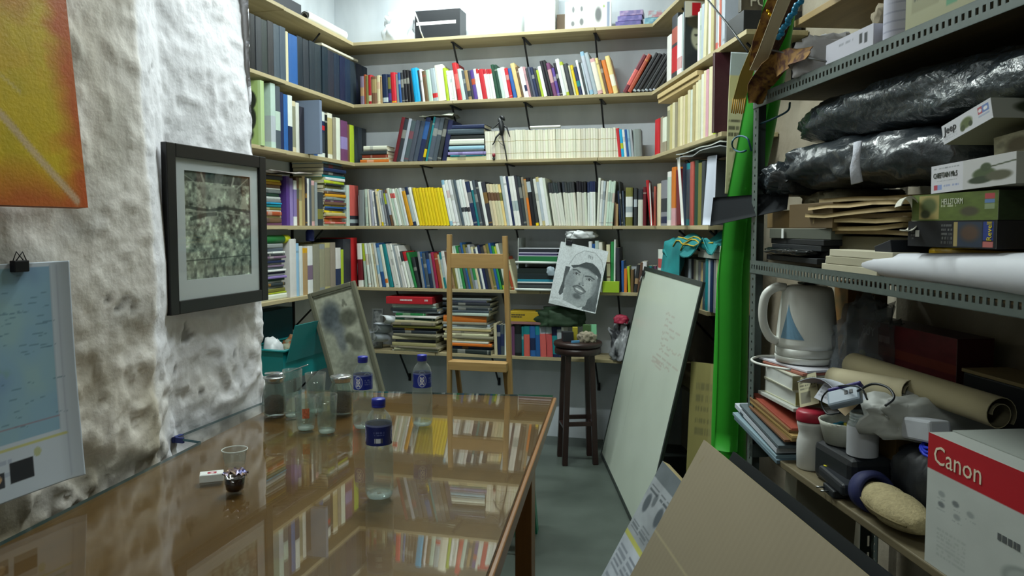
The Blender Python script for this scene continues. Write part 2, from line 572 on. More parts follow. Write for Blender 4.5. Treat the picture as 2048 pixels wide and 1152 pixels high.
    me.materials.append(mat('coral_plaster', rough=0.85, vcol=True, noise=(60, 0.07, 0.3), bump=(70, 0.25, 0.006)))
    me.polygons.foreach_set('use_smooth', [True] * len(me.polygons))
    o = bpy.data.objects.new('wall_left', me); C.objects.link(o)
    structure(o)
pillar_wall()

# ------------------------------------------------------------------ wall shelving
PINE = mat('pine_board', 'b7aa86', 0.6, noise=(3.0, 0.2, 0.3), col2='978a66', stretch=(1, 12, 12), bump=(8, 0.08, 0.002), detail=6)
PINE_Y = mat('pine_board_y', 'b7aa86', 0.6, noise=(3.0, 0.2, 0.3), col2='978a66', stretch=(12, 1, 12), bump=(8, 0.08, 0.002), detail=6)
BLACK_STEEL = mat('black_steel', '23242a', 0.5, metal=0.4)
ZS = [2.525, 2.135, 1.765, 1.360, 0.965, 0.557]
SN = ['top', 'second', 'third', 'fourth', 'fifth', 'lowest']
BR = [(905, 1047, 1190), (903, 1050, 1202), (843, 1013, 1190), (853, 1032, 1236), (792, 1004, 1236), (798, 983, 1190)]
SEAM = [1190, 905, 1195, 1225, 1080, 870]
for i, z in enumerate(ZS):
    s = thing('wall_shelf', 'long pine shelf across the back wall, %s of the six' % (SN[i] + ('' if i in (0, 5) else ' from the ceiling')), 'shelf', (0, 0, z), group='back wall shelves')
    aR = 0.02 if i < 4 else 0.0
    xs_ = BACK.a_at(SEAM[i], z)
    MB().box((-2.45, 4.55, -0.02), (xs_ - 0.001, 4.80, 0)).build('board', PINE, s, bevel=0.0015)
    MB().box((xs_ + 0.001, 4.553, -0.0195), (-0.13, 4.80, 0.0)).build('board', PINE, s, bevel=0.0015)
    for px in BR[i]:
        x = BACK.a_at(px, z, 0.06)
        b = MB()
        b.box((x - 0.009, 4.60, -0.026), (x + 0.009, 4.795, -0.0205))
        b.box((x - 0.009, 4.789, -0.24), (x + 0.009, 4.795, -0.19))
        b.tube([(x, 4.62, -0.024), (x, 4.66, -0.075), (x, 4.75, -0.18), (x, 4.79, -0.225)], 0.006, 6)
        b.build('bracket', BLACK_STEEL, s)
for i, z in enumerate(ZS):
    s = thing('wall_shelf', 'short pine shelf in the alcove behind the pillar, %s level' % SN[i], 'shelf', (0, 0, z), group='alcove shelves')
    MB().box((-2.45, 2.44, -0.02), (-2.19, 3.72, 0)).build('board', PINE_Y, s, bevel=0.0015)
    MB().box((-2.45, 3.722, -0.022), (-2.192, 4.549, -0.0005)).build('board', PINE_Y, s, bevel=0.0015)
    b = MB()
    for y in (3.2, 4.2):
        b = MB(); b.tube([(-2.24, y, -0.024), (-2.30, y, -0.09), (-2.44, y, -0.225)], 0.006, 6); b.box((-2.449, y - .009, -0.24), (-2.44, y + .009, -0.021)); b.build('bracket', BLACK_STEEL, s)
RLEN = [1.35, 1.36, 1.10, 0.95, 0.95, 0.85]
for i, z in enumerate(ZS):
    s = thing('wall_shelf', 'short pine shelf on the slanting wall beyond the rack, %s level' % SN[i], 'shelf', (RIGHT.o.x, RIGHT.o.y, z), RIGHT.ang, group='slanting wall shelves')
    MB().prism([(-0.045, 0.0), (RLEN[i], 0.0), (RLEN[i], 0.255), (-0.132, 0.255)], -0.0205, -0.0005).build('board', PINE, s, bevel=0.0015)
    for a in (0.35, RLEN[i] - 0.12):
        b = MB(); b.tube([(a, 0.05, -0.026), (a, 0.12, -0.09), (a, 0.25, -0.225)], 0.006, 6); b.box((a - .009, 0.246, -0.24), (a + .009, 0.255, -0.022)); b.build('bracket', BLACK_STEEL, s)
# ------------------------------------------------------------------ books
PAL = dict(white='dfe3e0', offwhite='d3d6c9', ivory='e2e0cc', cream='cfc7a4', mint='bcd0c4', silver='a9b3bb', grey='868c8e', slate='4a5560',
           charcoal='33373c', black='17181c', navy='1f2c4e', blue='2b5c9c', cyan='1aa6dc', skyblue='8fb6d2', teal='1c7f86', purple='553b86',
           lavender='8d7fb5', plum='6b3f64', pink='c69aa0', maroon='6c1f2c', red='b8242c', crimson='9c2446', coral='c95d58', rust='a4492c',
           brown='6a4f3a', tan='a58a62', orange='d2752a', gold='cf9a1e', yellow='e0c416', butter='dcc584', lime='a9bd2e', olive='77743a',
           green='2d8a4a', forest='1f4636', terracotta='b0584a', sepia='8f8a76', khaki='b4a878', mauve='7d6a80')
BOOK_M = mat('book_cover', rough=0.42, vcol=True, spec=0.4, noise=(40, 0.10, 0.3))
PAGE_COL = 'd9d2b8'
NOUN = dict(paperback_book='paperback', hardback_book='hardback', magazine='magazine', bound_volume='bound volume', exercise_book='thin booklet',
            disc_case='disc case', folder='folder', binder='binder', picture_book='picture book')


def jit(c, amt=0.05):
    r, g, b = (srgb(PAL[c]) if c in PAL else srgb(c))
    k = 1 + random.uniform(-amt, amt)
    return lin(tuple(min(1, max(0, v * k + random.uniform(-amt, amt) * 0.3)) for v in (r, g, b)))


def book_mesh(w_, d, h, col, bands=(), soft=True, pages=True, top=None):
    """spine at y=0 facing -y; x across the thickness 0..w; colour bands run round the spine"""
    b = MB()
    t = min(0.0012 if soft else 0.0025, w_ * 0.2)
    bulge = 0.0 if w_ < 0.006 else min(0.003, w_ * 0.12)
    if w_ < 0.007:
        out = [(0, d), (0, 0.0), (w_, 0.0), (w_, d)]
    else:
        out = [(0, d), (0, 0.0), (w_ * 0.25, -bulge), (w_ * 0.75, -bulge), (w_, 0.0), (w_, d)]
    inn = [(w_ - t, d), (w_ - t, t), (t, t), (t, d)]
    cuts = sorted(set([0.0, 1.0] + [max(0, min(1, v)) for bd in bands for v in bd[:2]]))
    n = len(out)
    for z0, z1 in zip(cuts[:-1], cuts[1:]):
        mid = (z0 + z1) / 2
        c = col
        for bd in bands:
            if bd[0] <= mid <= bd[1]: c = bd[2]
        for i in range(n - 1):
            (xa, ya), (xb, yb) = out[i], out[i + 1]
            cc = c if (0 < i < n - 2 or n == 4 and i == 1) else (c if len(bands) and bands[0][1] - bands[0][0] > 0.18 else col)
            b.face([(xa, ya, z0 * h), (xb, yb, z0 * h), (xb, yb, z1 * h), (xa, ya, z1 * h)], cc)
    for z, up in ((0, False), (h, True)):
        ring = out + inn
        pts = [(x, y, z) for x, y in ring]
        # U-shaped rim in quads
        cap = [[out[0], out[1], inn[2], inn[3]], [out[-2], out[-1], inn[0], inn[1]], [out[1]] + out[2:-2] + [out[-2], inn[1], inn[2]]]
        for q in cap:
            p3 = [(x, y, z) for x, y in q]
            b.face(p3 if up else p3[::-1], top or col)
    for (xa, ya), (xb, yb) in zip(inn[:-1], inn[1:]):
        b.face([(xa, ya, 0), (xb, yb, 0), (xb, yb, h), (xa, ya, h)], col)
    for (xa, ya), (xb, yb) in ((out[-1], inn[0]), (inn[-1], out[0])):
        b.face([(xa, ya, 0), (xb, yb, 0), (xb, yb, h), (xa, ya, h)], col)
    return b, t


def pages_mb(w_, d, h, t, soft):
    r = 0.0005 if soft else 0.003
    return MB().box((t * 1.02, t * 1.02, r), (w_ - t * 1.02, d - max(r, 0.0005), h - r), lin(PAGE_COL))


TITLE = {'dark': '24262a', 'light': 'd8d8cc'}


def auto_bands(col, w_):
    """small title and publisher blocks on a spine"""
    c = srgb(PAL[col]) if col in PAL else srgb(col)
    lum = c.mean(); out = []
    ink = lin('2a2c30') if lum > 0.5 else lin('cfcfc2')
    if random.random() < 0.25: ink = jit(random.choice(['red', 'gold', 'navy', 'teal']))
    mixc = tuple(0.68 * a + 0.32 * b_ for a, b_ in zip(lin('%02x%02x%02x' % tuple(int(v * 255) for v in c)), ink))
    r = random.random()
    if w_ > 0.03: return out
    if r < 0.35: out.append((random.uniform(.5, .62), random.uniform(.66, .78), mixc))
    if r < 0.22: out.append((0.05, 0.08, mixc))
    if 0.5 < r < 0.65: out.append((0.82, 0.86, mixc))
    return out


def add_book(fr, a, z, w_, h, d, col, name, label, group=None, lean=0.0, bands=None, t=0.012, cat=None, soft=None, yaw=0.0, forceparts=False, M=None):
    soft = (name not in ('hardback_book', 'binder', 'bound_volume')) if soft is None else soft
    c = jit(col)
    bd = []
    for q in (bands if bands is not None else auto_bands(col, w_)):
        bd.append((q[0], q[1], jit(q[2]) if isinstance(q[2], str) else q[2]))
    mb, th = book_mesh(w_, d, h, c, bd, soft)
    if M is None:
        rot = RZ(fr.ang + yaw) @ RY(-lean)
        if lean >= 0: piv = T(0, 0, 0)
        else: piv = T(-w_, 0, 0)
        base = fr.p(a + (0 if lean >= 0 else w_ / math.cos(lean)), t, z + 0.0004)
        M = T(base) @ rot @ piv
    parts = w_ > 0.0075 or forceparts
    if parts:
        o = mb.build(name, BOOK_M, M=M)
        pages_mb(w_, d, h, th, soft).build('pages', BOOK_M, o)
    else:
        p = pages_mb(w_, d, h, th, soft)
        i = len(mb.v); mb.v += p.v; mb.f += [tuple(k + i for k in f) for f in p.f]; mb.c += p.c; mb.mi += p.mi; mb.sm += p.sm
        o = mb.build(name, BOOK_M, M=M)
    return tag(o, label, cat or {'exercise_book': 'booklet', 'magazine': 'magazine', 'disc_case': 'disc case', 'folder': 'folder', 'binder': 'binder'}.get(name, 'book'), group)


_cnt = {}


def row(fr, si, spec, px0, px1, where, anchor, name='paperback_book', group=None, unit='px', d=None, t=0.012, shared=None, z=None):
    """spec: tokens width:height:colour[:lean degrees][|b0-b1:colour...][*n][@name]; widths are footprints in picture pixels scaled to fit px0..px1"""
    z = ZS[si] if z is None else z
    toks = []
    for tk in spec.split():
        n = 1
        if '*' in tk: tk, n = tk.rsplit('*', 1); n = int(n)
        nm = name
        if '@' in tk: tk, nm = tk.rsplit('@', 1)
        bands = None
        if '|' in tk:
            p = tk.split('|'); tk = p[0]; bands = []
            for q in p[1:]:
                if q == '': continue
                rg, cc = q.split(':'); lo, hi = rg.split('-'); bands.append((float(lo), float(hi), cc))
        f = tk.split(':')
        for _ in range(n):
            toks.append((float(f[0]), float(f[1]), f[2], float(f[3]) if len(f) > 3 else 0.0, bands, nm))
    A0, A1 = fr.a_at(px0, z, t), fr.a_at(px1, z, t)
    key = where
    # foot widths in metres, then extra room where a book leans more than the one before it
    px = px0; tot = sum(q[0] for q in toks); W = []; H = []
    for q in toks:
        wp = q[0] * (px1 - px0) / tot
        a_ = fr.a_at(px, z, t); W.append(fr.a_at(px + wp, z, t) - a_); px += wp
        H.append((q[1] * depth(fr.p(a_, t, z)) / FPX if unit == 'px' else q[1] / 100) * random.uniform(.985, 1.012))
    G = [0.0]
    for i in range(1, len(toks)):
        if toks[i][2] == 'gap' or toks[i - 1][2] == 'gap': G.append(0.0); continue
        G.append(max(0.0, min(H[i], H[i - 1]) * (math.tan(math.radians(toks[i][3])) - math.tan(math.radians(toks[i - 1][3])))))
    k = max(0.55, (sum(W) - sum(G)) / sum(W))
    x = A0
    for i, (wpx, hh, col, ln, bands, nm) in enumerate(toks):
        x += G[i]
        a0 = x; x += W[i] * k
        if col == 'gap': continue
        ang = math.radians(ln)
        w_ = W[i] * k * math.cos(ang) * 0.97
        h = H[i] / max(0.75, math.cos(ang))
        dd = d or min(0.215, max(0.12, h * 0.72))
        _cnt[key] = _cnt.get(key, 0) + 1
        if shared:
            lab, grp = shared % ordinal(_cnt[key]), group
        else:
            cw = {'222b36': 'dark navy', '2b343f': 'dull blue', '28313e': 'dim blue', '1f2936': 'blackish blue', '28303c': 'dark grey', '1f2b40': 'navy', '29323d': 'smoky blue', '1e293c': 'deep navy', 'offwhite': 'off-white', 'skyblue': 'sky blue', 'forest': 'dark green'}.get(col, col)
            lab, grp = '%s %s, %s from %s on %s' % (cw, NOUN[nm], ordinal(_cnt[key]), anchor, where), group
        add_book(fr, a0, z, max(w_, 0.002), h, dd, col, nm, lab, grp, ang, bands, t + random.uniform(0, 0.006))


# --- second shelf, back wall
B2 = ('8:56:mauve:1|.3-.6:tan 4:59:rust:1 5:56:olive:1 7:58:red:1|.1-.3:cream 11:54:brown:1|.4-.9:tan 7:56:cream:1 4:54:tan:1 12:58:navy:2|.05-.2:silver 7:57:navy:2|.5-.9:olive|.1-.35:purple '
      '10:60:red:3|.02-.06:gold 5:58:grey:3 5:60:blue:4 6:60:charcoal:4 6:64:black:5 6:64:black:5 6:63:black:6 13:66:cyan:7| 4:62:charcoal:7 5:64:white:7 8:60:brown:7 9:63:mint:7 11:66:silver:7|.10-.24:red '
      '17:71:ivory:7| 6:66:lime:7 5:60:white:8*3 9:74:red:10|.3-.7:coral 8:62:mint:10 6:58:slate:10 7:58:tan:10|.1-.3:charcoal 5:57:charcoal:10 8:58:purple:10|.5-.7:rust 5:60:white:10 5:60:white:10|.85-1:red 10:59:red:10 '
      '6:58:white:10|.84-1:red*3 6:67:forest:11*2 6:60:mint:11 9:61:white:11 7:60:red:11 8:58:blue:12 9:68:butter:13 5:60:brown:13 5:58:white:13 5:60:white:13|.2-.4:navy 5:60:pink:13 5:58:charcoal:13 5:60:slate:13 '
      '6:58:navy:13 6:56:charcoal:13 5:52:lime:13 7:60:white:13| 6:71:black:14*2 8:65:plum:14|.4-.8:pink 6:56:purple:13 6:66:black:13 8:73:white:13| 6:66:lime:13|.1-.9:offwhite 10:62:charcoal:13 4:60:cream:13 6:60:yellow:13 8:56:navy:13|.3-.5:teal '
      '5:70:white:13 5:64:charcoal:13 4:64:silver:13 8:85:skyblue:14|.1-.9:silver 9:83:silver:14| 11:71:pink:14|.1-.9:ivory 6:71:butter:14 6:68:brown:14 10:66:orange:14| 10:75:butter:14|.2-.5:ivory')
row(BACK, 1, B2, 721, 1237, 'the second shelf', 'the navy volumes', group='books along the second shelf')
row(BACK, 1, '10:72:maroon:-29|.2-.6:coral 9:72:rust:-29', 1243, 1262, 'second shelf beside the disc cases', 'the orange book', group='books along the second shelf')
row(BACK, 1, '8:74:black:-31|.02-.06:silver*8', 1263, 1326, 'disc cases', '', name='disc_case', group='black disc cases on the second shelf', shared='black disc case, %s from the red books in the leaning row of eight', d=0.14)
# --- third shelf, back wall
row(BACK, 2, '7:88:maroon:-13 8:84:charcoal:-13 6:84:silver:-13| 9:80:slate:-13*3 10:86:navy:-13|.5-.9:blue 5:80:charcoal:-13|.1-.3:yellow 4:86:teal:-12 9:84:slate:-12*2 8:82:charcoal:-12 9:80:navy:-10', 785, 893, 'the third shelf', 'the orange stack', name='hardback_book', group='dark books leaning on the third shelf')
row(BACK, 2, '5:57:ivory:3|.62-.64:khaki|.2-.22:khaki*12 5:58:ivory:2|.62-.64:khaki|.2-.22:khaki*16 5:58:ivory:1|.62-.64:khaki|.2-.22:khaki*25', 972, 1237, 'ivory run', '', name='exercise_book', group='uniform ivory volumes on the third shelf',
    shared='slim ivory volume, %s from the coloured stack in the uniform third shelf run', d=0.15)
row(BACK, 2, '5:57:red:6 5:55:cyan:6|.3-.5:lime 4:54:white:6 4:54:blue:6 4:54:skyblue:6 4:54:silver:6 13:53:grey:3|', 1237, 1284, 'the third shelf', 'the end of the ivory run', group='thin books after the ivory run')
# --- fourth shelf, back wall
B4 = ('12:72:grey:0 5:73:mint:2 4:72:offwhite:4 5:72:silver:5 4:70:white:6 4:68:slate:7 4:72:cream:8 4:72:yellow:9|.1-.95:offwhite 4:72:silver:9 4:70:grey:10 4:72:slate:11|.6-.9:lime 5:72:brown:12|.3-.9:silver 5:74:offwhite:13| 5:74:mint:13|.75-.88:coral '
      '6:74:white:13|.75-.88:coral 5:74:offwhite:13 5:73:mint:13 5:74:white:13 8:68:gold:14| 7:76:navy:14|.1-.8:silver 6:76:white:14')
row(BACK, 3, B4, 718, 839, 'the fourth shelf', 'the red box file', name='magazine', group='magazines before the yellow run')
row(BACK, 3, '6:75:yellow:12|.9-.905:gold*10', 839, 899, 'yellow run', '', name='magazine', group='yellow magazines on the fourth shelf', shared='bright yellow magazine, %s from the alcove in the solid yellow block')
B4b = ('6:90:skyblue:12|.1-.9:white 7:90:white:12*2 5:90:grey:12 5:91:slate:12 6:91:white:12|.3-.4:charcoal*3 8:88:navy:12 5:88:white:11|.0-.8:teal 6:90:slate:11 6:90:charcoal:11 6:88:white:11 8:88:charcoal:11 '
       '6:83:cream:10|.60-.80:brown*4 5:83:butter:10|.60-.80:olive 6:99:silver:9 6:99:white:9 5:99:navy:9 6:99:white:9|.3-.5:silver*2 6:99:charcoal:9*2 5:96:sepia:8 5:92:orange:8|.6-.98:tan '
       '8:95:black:8|.70-.92:silver 6:95:charcoal:8|.0-.06:yellow 6:93:offwhite:9 6:97:khaki:9|.1-.9:silver 8:95:white:9| 5:94:offwhite:9')
row(BACK, 3, B4b, 900, 1104, 'the fourth shelf', 'the yellow block', name='magazine', group='magazines after the yellow run')
row(BACK, 3, '5:86:offwhite:9|.755-1:charcoal*5 5:87:offwhite:6|.755-1:charcoal*5 5:88:offwhite:3|.755-1:black*4 4:88:white:1|.76-1:navy*4', 1108, 1191, 'black run', '', name='magazine', group='black-topped magazines on the fourth shelf',
    shared='white magazine with black spine top, %s from the alcove in that block')
row(BACK, 3, '5:96:offwhite:-2 5:90:white:-3 5:88:silver:-3 5:89:offwhite:-4 5:89:mint:-4*3', 1193, 1225, 'the fourth shelf', 'the black-topped block', name='magazine', group='pale magazines after the black-topped block')
row(BACK, 3, '5:46:brown:0 6:44:tan:0 5:70:navy:4 5:88:charcoal:5 5:70:slate:3', 1229, 1250, 'the fourth shelf', 'the olive dictionary edge', group='thin dark books by the dictionary')
row(BACK, 3, '17:77:olive:0|.23-.76:white|.35-.5:silver 3:70:gap 8:76:charcoal:0|.5-.7:silver 2:70:gap 12:73:offwhite:0|.72-1:charcoal 8:78:maroon:0 8:90:red:6| 6:78:terracotta:0', 1251, 1312, 'the fourth shelf, dictionary included', 'the thin books', name='hardback_book', group='thick books at the end of the fourth shelf')
# --- fifth shelf, back wall
B5 = ('12:86:white:2|.15-.63:maroon| 6:86:lime:4|.0-.6:mint 6:88:white:6 5:88:offwhite:7 5:87:white:8 5:86:cream:8 6:87:white:9|.3-.5:skyblue 9:88:blue:10|.35-.9:skyblue 7:84:offwhite:10|.1-.2:orange 9:86:teal:11| 5:86:white:12*3 5:86:silver:13 5:84:white:13*2 '
      '6:72:white:14|.72-1:charcoal 9:72:white:15|.74-1:red 6:70:green:15 8:60:charcoal:12')
row(BACK, 4, B5, 717, 841, 'the fifth shelf', 'the red folder', name='exercise_book', group='booklets along the fifth shelf')
B5b = ('6:72:grey:9 5:72:blue:9 8:70:slate:9 8:72:navy:9|.4-.8:blue 6:70:grey:9 7:71:crimson:9 9:70:rust:10 4:68:cream:10 6:72:teal:10|.3-.8:silver 8:74:white:10 6:74:brown:11 '
       '6:80:tan:11 6:82:olive:11 6:84:offwhite:11 6:86:mint:11 7:86:green:11 6:84:slate:12 5:92:blue:12|.4-.7:teal 6:88:olive:12 6:84:grey:12 7:88:silver:12|.2-.7:green 6:84:cream:12 '
       '5:80:slate:12 6:84:white:12 7:88:navy:12 8:86:charcoal:12 7:88:tan:12 7:90:olive:12 6:92:blue:12 6:88:green:12 6:86:lime:13|.1-.5:forest 7:92:offwhite:13 7:70:olive:14 7:66:rust:14 5:60:cream:14')
row(BACK, 4, B5b, 845, 1033, 'the fifth shelf behind the easel', 'the booklets', group='books behind the easel')
row(BACK, 4, '6:100:white:2 6:96:blue:2|.2-.6:charcoal 7:102:mint:2 7:98:offwhite:2|.2-.8:white 6:80:charcoal:2 7:96:cream:1|.3-.33:brown|.6-.63:brown 6:100:green:0 3:104:white:0 7:90:charcoal:2', 1180, 1241, 'the fifth shelf', 'the hanging portrait', group='books beside the portrait')
row(BACK, 4, '5:64:blue:1 6:48:orange:0| 5:52:lime:3 6:46:brown:0 7:56:charcoal:-6|.3-.5:tan 7:60:brown:-6 3:50:gap 9:62:white:-1| 5:54:forest:0 5:54:teal:0 5:54:charcoal:0 4:54:plum:0', 1243, 1312, 'the fifth shelf', 'the lime carton', group='books behind the whiteboard')
# --- lowest shelf, back wall
B6 = ('6:62:cream:2 7:60:navy:2 7:60:slate:2|.3-.7:navy 6:62:white:0 8:60:mauve:1 6:60:plum:1 14:62:black:1|.1-.7:charcoal 4:60:teal:1 12:60:teal:1|.0-.72:coral 11:61:blue:2|.2-.6:navy 9:62:teal:2|.0-.7:blue '
      '12:62:silver:2|.0-.75:coral 12:63:silver:3|.0-.75:coral 10:62:navy:3|.1-.7:teal 9:62:navy:3|.5-.9:silver 5:62:white:3')
row(BACK, 5, B6, 989, 1130, 'the lowest shelf', 'the paper piles', name='hardback_book', group='manuals on the lowest shelf')

# --- alcove shelves (spines face the room)
row(LEFT, 1, '3:28:black:0|*3 3:28:charcoal:0|*3 3:28:slate:0|*2 1.3:27:cream:0| 4.6:27:blue:0| 3:28:222b36:0| 3:28:2b343f:0| 3:28:222b36:0| 3.4:28:28313e:0| 3:28:1f2936:0| 3.2:28:28303c:0| 2.8:28:1f2b40:0|*3 3:28:29323d:0| 2.8:28:1e293c:0|*2', 478, 737, 'the second alcove shelf', 'the pillar', name='bound_volume', group='dark bound volumes in the alcove', unit='cm', t=0.02)
row(LEFT, 2, '3.5:34:mint:0|.1-.5:silver 3.5:33:slate:0|.3-.6:mint 2.5:31:navy:0 3:30:blue:0 3.2:30:white:0|.0-.45:navy 2.8:28:cream:0|.1-.9:sepia 2.5:28:offwhite:0 4:26:charcoal:0', 543, 612, 'the third alcove shelf', 'the pillar', name='hardback_book', group='books on the third alcove shelf', unit='cm', t=0.02)
row(LEFT, 2, '5:30:slate:0| 2.4:29:blue:0|.2-.5:skyblue 5:27:white:0|.55-.8:navy|.1-.55:charcoal|.6-.7:red 1.5:26:black:0 3:27:offwhite:0|.1-.9:khaki 2:26:sepia:0 3:26:offwhite:0 4:25:plum:0|.3-.6:lavender 1.5:24:brown:0 3:24:lime:0 2:24:charcoal:0 2.5:24:slate:0 3:24:charcoal:0', 612, 735, 'the third alcove shelf', 'the grey slab', group='books on the third alcove shelf', unit='cm', t=0.02)
row(LEFT, 3, '3:27:purple:0 3:26:lavender:0 2.6:25:white:0|.2-.8:lavender 2.4:27:brown:0 2.4:27:khaki:0 2.4:28:tan:0 1.6:27:charcoal:0 1.6:27:white:0 2.2:27:slate:0 3:26:pink:0|.1-.9:sepia 2.2:25:grey:0 5:20:charcoal:0|.2-.5:olive', 575, 648, 'the fourth alcove shelf', 'the magazine pile', name='magazine', group='magazines on the fourth alcove shelf', unit='cm', t=0.02)
row(LEFT, 3, '2.2:26:mint:0 6.5:26:coral:0|.0-.25:charcoal|.07-.16:silver', 694, 718, 'the fourth alcove shelf', 'the tall pile', name='binder', group='box files in the corner', unit='cm', t=0.02)
row(LEFT, 4, '5:32:white:0| 2:30:skyblue:0 2.5:28:white:0 4:27:gold:0|.0-.9:tan 4:28:white:0|.3-.6:mauve 5:29:sepia:0 4:29:grey:0|.1-.9:sepia 4:29:khaki:0|.1-.9:sepia 4:29:sepia:0 4:26:white:0|.1-.5:navy 2:25:lime:0 6:31:charcoal:0', 582, 704, 'the fifth alcove shelf', 'the magazine pile', name='bound_volume', group='volumes on the fifth alcove shelf', unit='cm', t=0.02)
row(LEFT, 4, '5:32:red:0|', 704, 717, 'the fifth alcove shelf', 'the sepia volumes', name='folder', unit='cm', t=0.02)
# --- slanting wall shelves
row(RIGHT, 1, '3:25:white:0 4:33:charcoal:0|.1-.5:red|.55-.8:terracotta 3:30:white:0|.1-.3:pink 2:30:silver:0', 1332, 1368, 'the second slanting shelf', 'the disc cases', name='magazine', group='magazines on the second slanting shelf', unit='cm')
row(RIGHT, 1, '2:24:white:0 2:25:mint:0 2.6:26:silver:0 3:32:cream:-3 3:33:offwhite:0 3:33:khaki:0 2:32:brown:0 2:34:coral:0|.1-.9:silver 2:36:white:0 2:36:terracotta:0 2:36:silver:0*2', 1393, 1449, 'the second slanting shelf', 'the face cover', group='books on the second slanting shelf', unit='cm')
row(RIGHT, 2, '3.4:20:red:0| 2:20:sepia:0 3:19:offwhite:0|.0-.3:sepia', 1309, 1332, 'the third slanting shelf', 'the corner', name='hardback_book', group='books on the third slanting shelf', unit='cm')
row(RIGHT, 2, '2:24:cream:0|.0-.9:sepia 1.6:24:khaki:0 1.5:24:cream:0 1.6:24:sepia:0 1.5:25:khaki:0 1.5:25:cream:0*2 1.5:25:khaki:0 1.5:26:cream:0 1.5:26:offwhite:0 1.6:27:khaki:0 1.6:28:cream:0*2 1.6:30:offwhite:0 1.6:31:cream:0 1.6:31:pink:0 1.6:31:cream:0*2 1.2:32:lime:0', 1332, 1430, 'the third slanting shelf', 'the red hardback', name='magazine', group='old cream journals on the third slanting shelf', unit='cm')
row(RIGHT, 3, '3:24:cream:0 5.5:25:grey:0|.3-.6:charcoal|.05-.2:navy 3:29:white:0|.1-.9:mint 3.4:31:orange:0|.0-.3:pink 3.4:29:maroon:4| 1.6:34:gap 3.2:31:navy:0 3:31:teal:0|.1-.9:slate 3:31:terracotta:0| 3:31:forest:0 3:30:olive:0 3:30:charcoal:0', 1313, 1408, 'the fourth slanting shelf', 'the corner', name='hardback_book', group='books on the fourth slanting shelf', unit='cm')
row(RIGHT, 4, '4:26:white:0|.6-.8:coral 2.2:24:gold:0 4:24:offwhite:0', 1314, 1342, 'the fifth slanting shelf', 'the corner', group='books on the fifth slanting shelf', unit='cm')
row(RIGHT, 4, '3:24:grey:0 2.2:23:silver:0 2:23:charcoal:0 2.4:23:sepia:0 2:23:offwhite:0 2.2:22:grey:0 2:22:khaki:0 2:22:slate:0 2.4:24:teal:0 2:24:silver:0 2:24:navy:0 2.6:24:grey:0 2:24:cream:0 2.4:24:tan:0', 1368, 1440, 'the fifth slanting shelf', 'the teal shirt', group='grey books on the fifth slanting shelf', unit='cm')


# --- piles of lying books: bottom to top, thickness in picture pixels
def pile(fr, si, px0, px1, spec, where, name='magazine', t=0.01, d=0.21, group=None, z=None, rot=0.03, noun=None, out=None):
    z0 = ZS[si] if z is None else z
    a0 = fr.a_at(px0, z0 + 0.05, t); a1 = fr.a_at(px1, z0 + 0.05, t)
    dp = depth(fr.p((a0 + a1) / 2, t, z0))
    W = a1 - a0
    k = 0
    for tk in spec.split():
        n = 1
        if '*' in tk: tk, n = tk.split('*'); n = int(n)
        f = tk.split(':')
        for _ in range(n):
            k += 1
            h = float(f[0]) * dp / FPX
            col = f[1]; ins = float(f[2]) if len(f) > 2 else random.uniform(0, 0.08)
            ins2 = float(f[3]) if len(f) > 3 else random.uniform(0, 0.08)
            nm = f[4] if len(f) > 4 else name
            aa = a0 + W * ins; L = W * (1 - ins - ins2)
            # lying book: its spine (local z) runs along the shelf, thickness upward
            base = fr.p(aa, t + random.uniform(0, 0.015), z0 + 0.0003)
            yw = random.uniform(-rot, rot)
            R = RZ(fr.ang + yw)
            ax = R @ Vector((0, 0, 1, 0)); X = R @ Vector((1, 0, 0, 0)); Y = R @ Vector((0, 1, 0, 0))
            # book x -> up, y -> into shelf, z -> along
            M = axes(base, (0, 0, 1), Y.to_3d(), X.to_3d()) if False else axes(base + X.to_3d() * L, (0, 0, 1), Y.to_3d(), -X.to_3d())
            cw = {'222b36': 'dark navy', '2b343f': 'dull blue', '28313e': 'dim blue', '1f2936': 'blackish blue', '28303c': 'dark grey', '1f2b40': 'navy', '29323d': 'smoky blue', '1e293c': 'deep navy', 'offwhite': 'off-white', 'skyblue': 'sky blue', 'forest': 'dark green'}.get(col, col)
            add_book(fr, 0, 0, max(h * 0.97, 0.002), L, d * random.uniform(.93, 1.0), col, nm, '%s %s, %s from the bottom in %s' % (cw, NOUN[nm], ordinal(k), where), group, M=M)
            z0 += h
    return z0


z = pile(BACK, 2, 720, 778, '6:orange:0:.02 3:cream 7:rust:.05:.05 7:charcoal 2:white:.1:.05', 'the small orange pile, third shelf', 'paperback_book', group='small pile on the third shelf', d=0.13)
pile(BACK, 2, 727, 774, '8:offwhite:0:0:hardback_book', 'the white stack topping the orange pile', z=z, d=0.13)
zt = pile(BACK, 2, 891, 972, '8:cream:0:0 3:teal:.12:.02 6:lavender:.06:.0 5:slate:.1:.06 7:skyblue:.06:.05 3:charcoal 11:offwhite:.08:.06 9:charcoal:.05:.05 11:slate:.06:.06 8:navy:.14:.04', 'the coloured stack on the third shelf', 'hardback_book', group='coloured stack on the third shelf', d=0.17)
pile(LEFT, 3, 522, 567, '6:plum 9:brown 5:khaki 8:rust 3:white 6:olive 6:teal 3:cyan 7:grey 5:white 7:forest 7:grey 3:white 7:brown 6:gold 4:yellow 8:charcoal 3:tan', 'the magazine pile by the pillar', t=0.03, group='magazine pile by the pillar')
